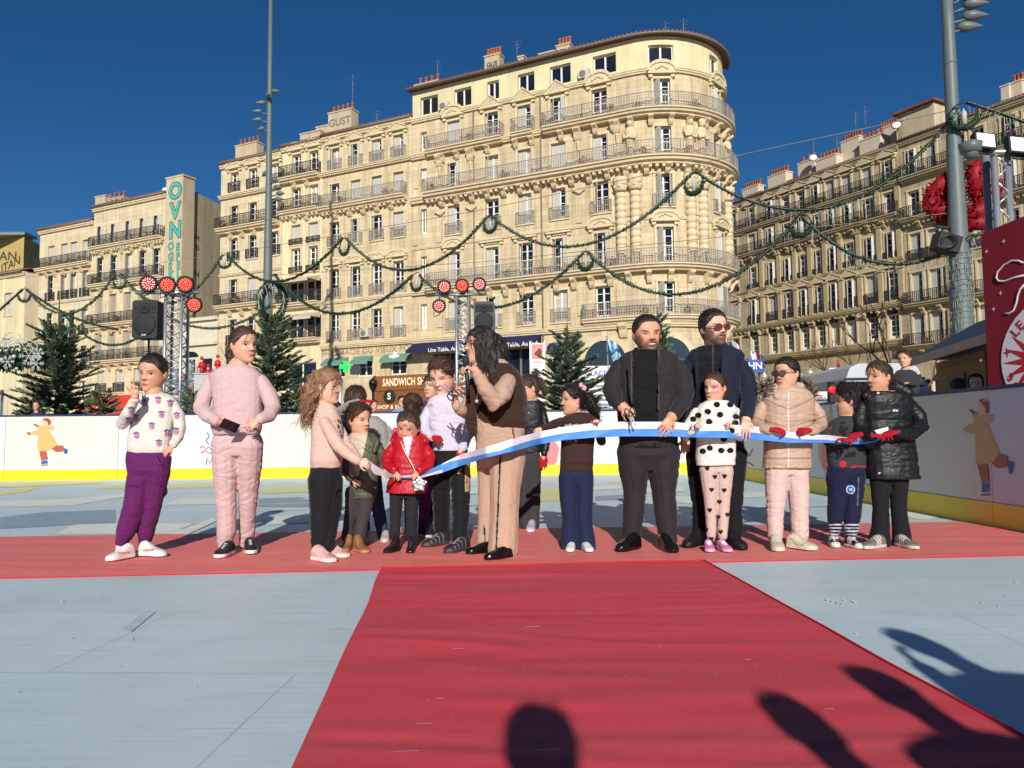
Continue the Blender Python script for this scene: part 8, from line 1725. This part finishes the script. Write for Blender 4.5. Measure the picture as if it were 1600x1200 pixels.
extra('child in grey hood raising a red gloved hand, mostly hidden behind the olive parka',6.85,(556,628),46,170,[(650,544,590,.7),(660,535,604,.6),(675,533,611,.6),(700,535,611,.6),(728,540,608,.6)],
 [[(540,660,0,9),(533,640,-.05,9),(548,632,-.16,7.5),(560,628,-.2,6.5)],[(604,668,0,10),(611,690,0,9),(606,712,-.1,8)]],[[(582,740,0,13),(590,790,0,10.5),(599,838,0,9.5)],[(562,740,0,12),(566,790,0,10),(570,838,0,9.5)]],(150,146,140),(52,62,88),H_dkbr,shoes=((602,845,5,.2),(572,845,5,.2)),scol=((180,170,160),(200,196,186)),paint=lambda c,x,y,no,a:c.__setitem__((x<562)&(y>648),S(34,38,56)),gl=(lambda p:glove(p,p.pt(560,628,-.21),(.95,-.1,.1),(0,.2,-1),.14,[.1,.1,.15,.2],1),),skin=SKIN2)
extra('child in purple with dark hair, standing right behind the little girl in red',6.95,(645,636),42,178,[(655,634,664,.7),(664,627,668,.6),(690,629,668,.6),(730,630,668,.6)],
 [[(667,668,0,8.5),(671,695,0,8),(668,720,-.02,7)],[(629,668,0,8.5),(626,695,0,8),(630,720,-.02,7)]],[[(660,740,0,12),(664,785,0,10),(662,830,0,9)],[(640,740,0,12),(641,785,0,10),(641,830,0,9)]],(92,28,96),(84,24,86),H_dkbr,'back',shoes=((664,838,30,.21),(641,838,0,.2)),tubes=[[(0,-.42,.5,.16),(0,-.45,.2,.13)]])
extra('child whose face peeps out behind the head of the boy in white',7.5,(675,604),38,-30,[(626,662,692,.7),(634,656,698,.6),(680,658,698,.6),(715,658,698,.6)],[[(659,638,0,8),(656,670,0,7.5),(660,695,0,7)],[(697,638,0,8),(700,670,0,7.5),(697,695,0,7)]],[[(670,725,0,11),(670,770,0,9),(670,812,0,8)],[(688,725,0,11),(688,770,0,9),(688,812,0,8)]],(70,50,70),(40,40,50),H_dkbr,'fringe',shoes=((670,819,0,.2),(688,819,0,.2)))
extra('bearded man in a light blue jacket looking over the far barrier',18.6,(628,628),17.5,20,[(638,621,636,.7),(641,613,644,.6),(665,612,646,.6),(700,614,644,.6)],[[(614,643,0,4),(611,660,0,4),(614,676,-.1,3.5)],[(643,643,0,4),(647,660,0,4),(643,676,-.1,3.5)]],[[(622,708,0,6),(622,735,0,5)],[(636,708,0,6),(636,735,0,5)]],(120,150,190),(40,44,60),H_dkbr)
extra('dark haired onlooker behind the far barrier left of the bearded man in blue',18.8,(584,634),16.5,40,[(643,578,591,.7),(646,571,598,.6),(670,570,599,.6),(700,572,598,.6)],[[(571,648,0,4),(569,664,0,4),(572,680,-.1,3.5)],[(598,648,0,4),(600,664,0,4),(597,680,-.1,3.5)]],[[(580,708,0,6),(580,735,0,5)],[(592,708,0,6),(592,735,0,5)]],(60,70,70),(40,44,60),H_dkbr)
extra('small onlooker with dark hair peering over the far barrier behind the curly haired girl',18.6,(527,637),16,170,[(645,521,534,.7),(649,516,538,.6),(690,516,538,.6)],[[(517,652,0,3.5),(515,668,0,3.5)],[(537,652,0,3.5),(539,668,0,3.5)]],[],(46,60,84),(40,44,60),H_black)
# boy lifted above the barrier, and the arms that hold him
p=Person('toddler in dark grey lifted up above the right barrier, looking left',9.9); T=[(578,1403,1424,.8),(583,1398,1432,.66),(595,1398,1436,.64),(612,1401,1437,.64),(632,1404,1434,.64)]; A1=[(1400,587,-.02,6),(1396,598,-.06,6),(1394,606,-.12,5)]; A2=[(1432,587,0,7),(1437,596,-.05,7),(1427,600,-.12,5.5),(1420,598,-.16,4.5)]
Lg=[[(1410,636,0,9),(1408,655,-.05,8)],[(1426,636,0,9),(1428,655,-.05,8)]]
p.head((1413,561),27,-48,4,6,neck=(1414,578,.02)); bodyfill(p,T,(A1,A2),Lg); p.hand(p.body,p.pt(1394,607,-.12),(0,-.3,.4),(.3,-1,0),.09,.6,-1); p.hand(p.body,p.pt(1420,598,-.17),(-.9,-.2,0),(0,.3,-1),.09,.6,1)
p.wear('jumper',[('t',T),('l',A1),('l',A2)],M_fleece,.008,.006,lambda c,x,y,no,a:spot(c,x,y,no,[(1415,577),(1419,576)],1.8,(190,60,60),1.5),col=(50,54,56)); p.wear('trousers',[('l',Lg[0]),('l',Lg[1])],M_fleece,.009,.004,col=(56,60,62))
p.hair(H_brown,'short',.12,[],240,(0,.4,1.3),.05,.02,curl=.02,slen=.25); p.build(face_mat(SKIN,teeth=1))
extra('adult in navy reaching up to hold the toddler, head just hidden below the barrier rim',10.15,(1467,634),28,-60,[(650,1453,1484,.7),(656,1447,1491,.6),(690,1448,1490,.6),(730,1449,1489,.6)],[[(1451,660,-.02,9),(1455,628,-.1,9),(1441,600,-.16,7.5),(1431,590,-.2,6)],[(1488,660,0,9),(1466,628,-.2,9),(1446,610,-.25,7.5),(1433,612,-.28,6)]],[[(1459,745,0,11),(1459,775,0,9)],[(1478,745,0,11),(1478,775,0,9)]],(26,32,56),(34,36,46),H_dkbr,gl=(lambda p:None,))
p=Person('woman in a dark plum headscarf behind the right barrier below the red banner',10.6); T=[(618,1518,1540,.8),(624,1508,1552,.66),(645,1507,1553,.64),(690,1509,1551,.64)]; A1=[(1508,630,0,9),(1504,655,0,8.5),(1508,680,-.1,7)]; A2=[(1551,630,0,9),(1556,655,0,8.5),(1551,680,-.1,7)]
p.head((1525,600),29,-35,3,0,child=0,neck=(1528,620,.02)); bodyfill(p,T,(A1,A2)); p.wear('coat',[('t',T),('l',A1),('l',A2)],M_wool,.01,.006,col=(46,36,42))
def scarf():
    V,Fc=_HG[0]; q=V.copy(); az=np.degrees(np.arctan2(np.abs(q[:,0]),q[:,1]+.03)); mk=np.clip((np.maximum(az-48,(q[:,2]-.86)*400))/14,0,1); c=np.array((0,-.03,.5)); q=c+(q-c)*(1+np.where(mk>0,mk*.2-(1-mk)*.1,-.1))[:,None]; M=np.array(p.hM); W=q@M[:3,:3].T+M[:3,3]; mb=MB(); mb.add([tuple(v) for v in W],Fc); capsule(mb,[p.hl(0,-.1,.25),p.hl(0,-.1,-.15),p.hl(0,-.05,-.45)],[p.h*.42,p.h*.42,p.h*.55]); mb.ball(p.hl(0,.06,-.08),p.h*.3); me=remesh(mb,.008,3); me.materials.append(mat('plum_scarf',rgb(60,40,48),.85,.08,20)); put('headscarf',me,p.root,Matrix())
p.kids.append(scarf); p.build(face_mat(SKINL,open_=.7,kid=0))
extra('onlooker with dark tousled hair left of the woman in the headscarf',11.0,(1498,607),27,160,[(624,1490,1508,.7),(630,1480,1518,.6),(660,1480,1518,.6),(700,1481,1517,.6)],[[(1482,635,0,7),(1479,660,0,6.5)],[(1516,635,0,7),(1519,660,0,6.5)]],[],(30,30,36),(34,36,46),H_dkbr,hthick=.14,curl=.03)
extra('dark clothed onlooker beside the left stage truss above the barrier',19.0,(57,634),14,10,[(645,51,64,.7),(649,45,69,.6),(690,45,69,.6)],[[(46,652,0,4),(44,668,0,4)],[(68,652,0,4),(70,668,0,4)]],[],(50,50,60),(40,40,44),H_dkbr)
# ---- onlookers standing behind the camera whose shadows fall into the picture
def stander(label,x,y,H,seed,arm=0,hat=0):
    k=H/1.75; p=Person(label,None,(x,y,0),180+seed*3,'onlookers behind the camera'); q=lambda a:[(v[0]*k,v[1]*k,v[2]*k,v[3]*k) for v in a]
    T=[(t[0]*k,t[1]*k*1.3,t[2]*k*1.3)+t[3:] for t in [(1.46,-.10,.10,.7),(1.42,-.19,.19,.6),(1.30,-.21,.21,.6),(1.05,-.19,.19,.62),(.88,-.20,.20,.62)]]
    A1=q([(-.21,1.38,0,.065),(-.26,1.12,0,.06),(-.18,1.2,-.22,.05)] if arm else [(-.21,1.38,0,.065),(-.26,1.1,0,.06),(-.25,.85,-.05,.045)]); A2=q([(.21,1.38,0,.065),(.27,1.15,-.05,.06),(.14,1.42,-.24,.05)] if arm>1 else [(.21,1.38,0,.065),(.26,1.1,0,.06),(.25,.85,-.05,.045)])
    L1=q([(-.10,.85,0,.10),(-.10,.48,0,.075),(-.11,.09,0,.06)]); L2=q([(.10,.85,0,.10),(.10,.48,0,.075),(.11,.09,0,.06)])
    p.head((0,1.635*k),.235*k,0,0,0,child=0,neck=(0,1.46*k,.02)); bodyfill(p,T,(A1,A2),(L1,L2)); 
    for a,sd in ((A1,1),(A2,-1)): p.hand(p.body,p.pt(*a[-1][:3]),p.pt(*a[-1][:3])-p.pt(*a[-2][:3]),p.rot@Vector((sd*.9,.2,.1)),.18*k,.4,sd)
    p.wear('coat',[('t',T),('l',A1),('l',A2)],M_wool,.014,.006,col=(40+seed*4,42,52)); p.wear('trousers',[('t',[(.9*k,-.19*k,.19*k,.6),(.8*k,-.18*k,.18*k,.6)]),('l',L1),('l',L2)],M_denim,.014,.005,col=(40,44,60))
    for sx in (-.11,.11):
        c=p.pt(sx*k,0,-.05*k); p.shoe(0,0,0,.28*k,((30,28,28),(20,20,20)),world=(c.x,c.y,.002))
    p.hair(H_dkbr,'short' if not hat else 'hair_low',.09 if not hat else .34,[],60,(0,.2,1.3),.03,.012,vox=.01); p.build(face_mat(SKIN,kid=0),.01); return p
stander('tall onlooker standing right behind the photographer, arms down',.19,-1.58,1.80,0,hat=1); stander('onlooker behind the camera left of the others by the barrier, arms down',1.0,-1.38,1.78,1); stander('onlooker with one arm bent behind the camera, between the others',1.42,-1.06,1.77,2,1)
stander('onlooker behind the camera holding both hands up',1.86,-.42,1.74,3,2); stander('onlooker behind the camera nearest the right barrier',2.42,-.72,1.72,4); stander('heavily dressed onlooker at the rear behind the camera',1.9,-1.2,1.75,5)
# ---- the ribbon
M_rib=mat('satin_ribbon',(.5,.5,.5,1),.5,.02,20,spec=.25,attr='col')
ST=[(570,715.0,719.0,5.59,0.0),(585,726.0,741.0,5.68,0.0),(602,737.0,745.0,5.8,0.0),(620,743.0,747.0,5.99,0.02),(640,743.0,748.0,5.99,0.02),(660,739.0,746.0,5.98,0.02),(690,725.0,739.0,6.08,0.0),(715,712.5,729.8,6.1,-0.017),(720,710.0,728.0,6.062,-0.02),(735,705.5,723.1,5.95,-0.024),(760,698.0,715.0,5.64,-0.03),(800,686.0,706.0,5.62,0.0),(830,677.8,697.8,5.8,0.0),(840,675.0,695.0,5.894,0.0),(847,673.6,693.8,5.96,0.0),(880,667.0,688.0,5.97,0.0),(925,661.0,684.0,5.961,0.0),(932,660.7,683.7,5.96,0.0),(970,659.0,682.0,5.95,0.0),(1000,659.0,682.0,5.93,0.0),(1015,659.0,682.0,5.938,0.0),(1050,659.0,682.0,5.955,0.0),(1075,661.5,683.2,5.93,0.0),(1090,663.0,684.0,5.87,0.0),(1130,663.0,684.0,5.87,0.0),(1136,663.3,684.3,5.87,0.0),(1166,664.8,685.8,5.99,0.0),(1170,665.0,686.0,5.979,0.0),(1185,667.0,687.5,5.94,0.0),(1200,669.0,689.0,5.911,0.0),(1206,670.0,689.6,5.9,0.0),(1230,674.0,692.0,5.9,0.0),(1260,679.0,692.0,5.9,0.0),(1265,679.1,692.0,5.9,0.004),(1295,680.0,692.0,5.969,0.03),(1300,680.7,692.3,5.98,0.033),(1325,684.0,694.0,6.002,0.05),(1345,680.8,694.0,6.02,0.034),(1350,680.0,694.0,6.01,0.03),(1370,671.0,690.0,5.97,0.0),(1388,667.0,680.0,5.94,0.0)]
xs=[s[0] for s in ST]; mb=MB(); vs=[]; cols=[]; nx=260; ny=26
for i in range(nx+1):
    x=xs[0]+(xs[-1]-xs[0])*i/nx; a=np.interp(x,xs,[s[1] for s in ST]); b=np.interp(x,xs,[s[2] for s in ST]); D=np.interp(x,xs,[s[3] for s in ST]); tw=np.interp(x,xs,[s[4] for s in ST])
    # how much of the width is white, from the top
    wf=np.interp(x,[570,600,640,655,665,700,722,760,780,800,850,930,1180,1250,1300,1350,1388],[1,1,.45,.0,.0,.12,.45,.62,.66,.55,.5,.48,.48,.55,.62,.5,.55])
    for j in range(ny+1):
        t=j/ny; dd=.006*abs(math.sin(x*.022+t*1.6))+.006*abs(math.sin(x*.06+1+t*3))*t+tw*t
        q=P(x,a+(b-a)*t,D+dd); vs.append(q)
    cols.append(wf)
W=ny+1; fs=[(i*W+j,i*W+j+1,(i+1)*W+j+1,(i+1)*W+j) for i in range(nx) for j in range(ny)]; mb.add(vs,fs,0,True); o=mb.build('ribbon',M_rib,label='long white and sky blue ceremonial ribbon held across the whole row of people',cat='ribbon')
me=o.data; c=np.zeros((len(vs),3))
for i in range(nx+1):
    for j in range(ny+1):
        sw=(655<xs[0]+(xs[-1]-xs[0])*i/nx<690); t=j/ny
        blue=(t>cols[i]) if not sw else (t<.62)
        c[i*W+j]=S(78,138,212) if blue else S(222,214,222)
set_col(me,c)
sm=me.attributes['col']
md=o.modifiers.new('thickness','SOLIDIFY'); md.thickness=.0012; md.offset=0
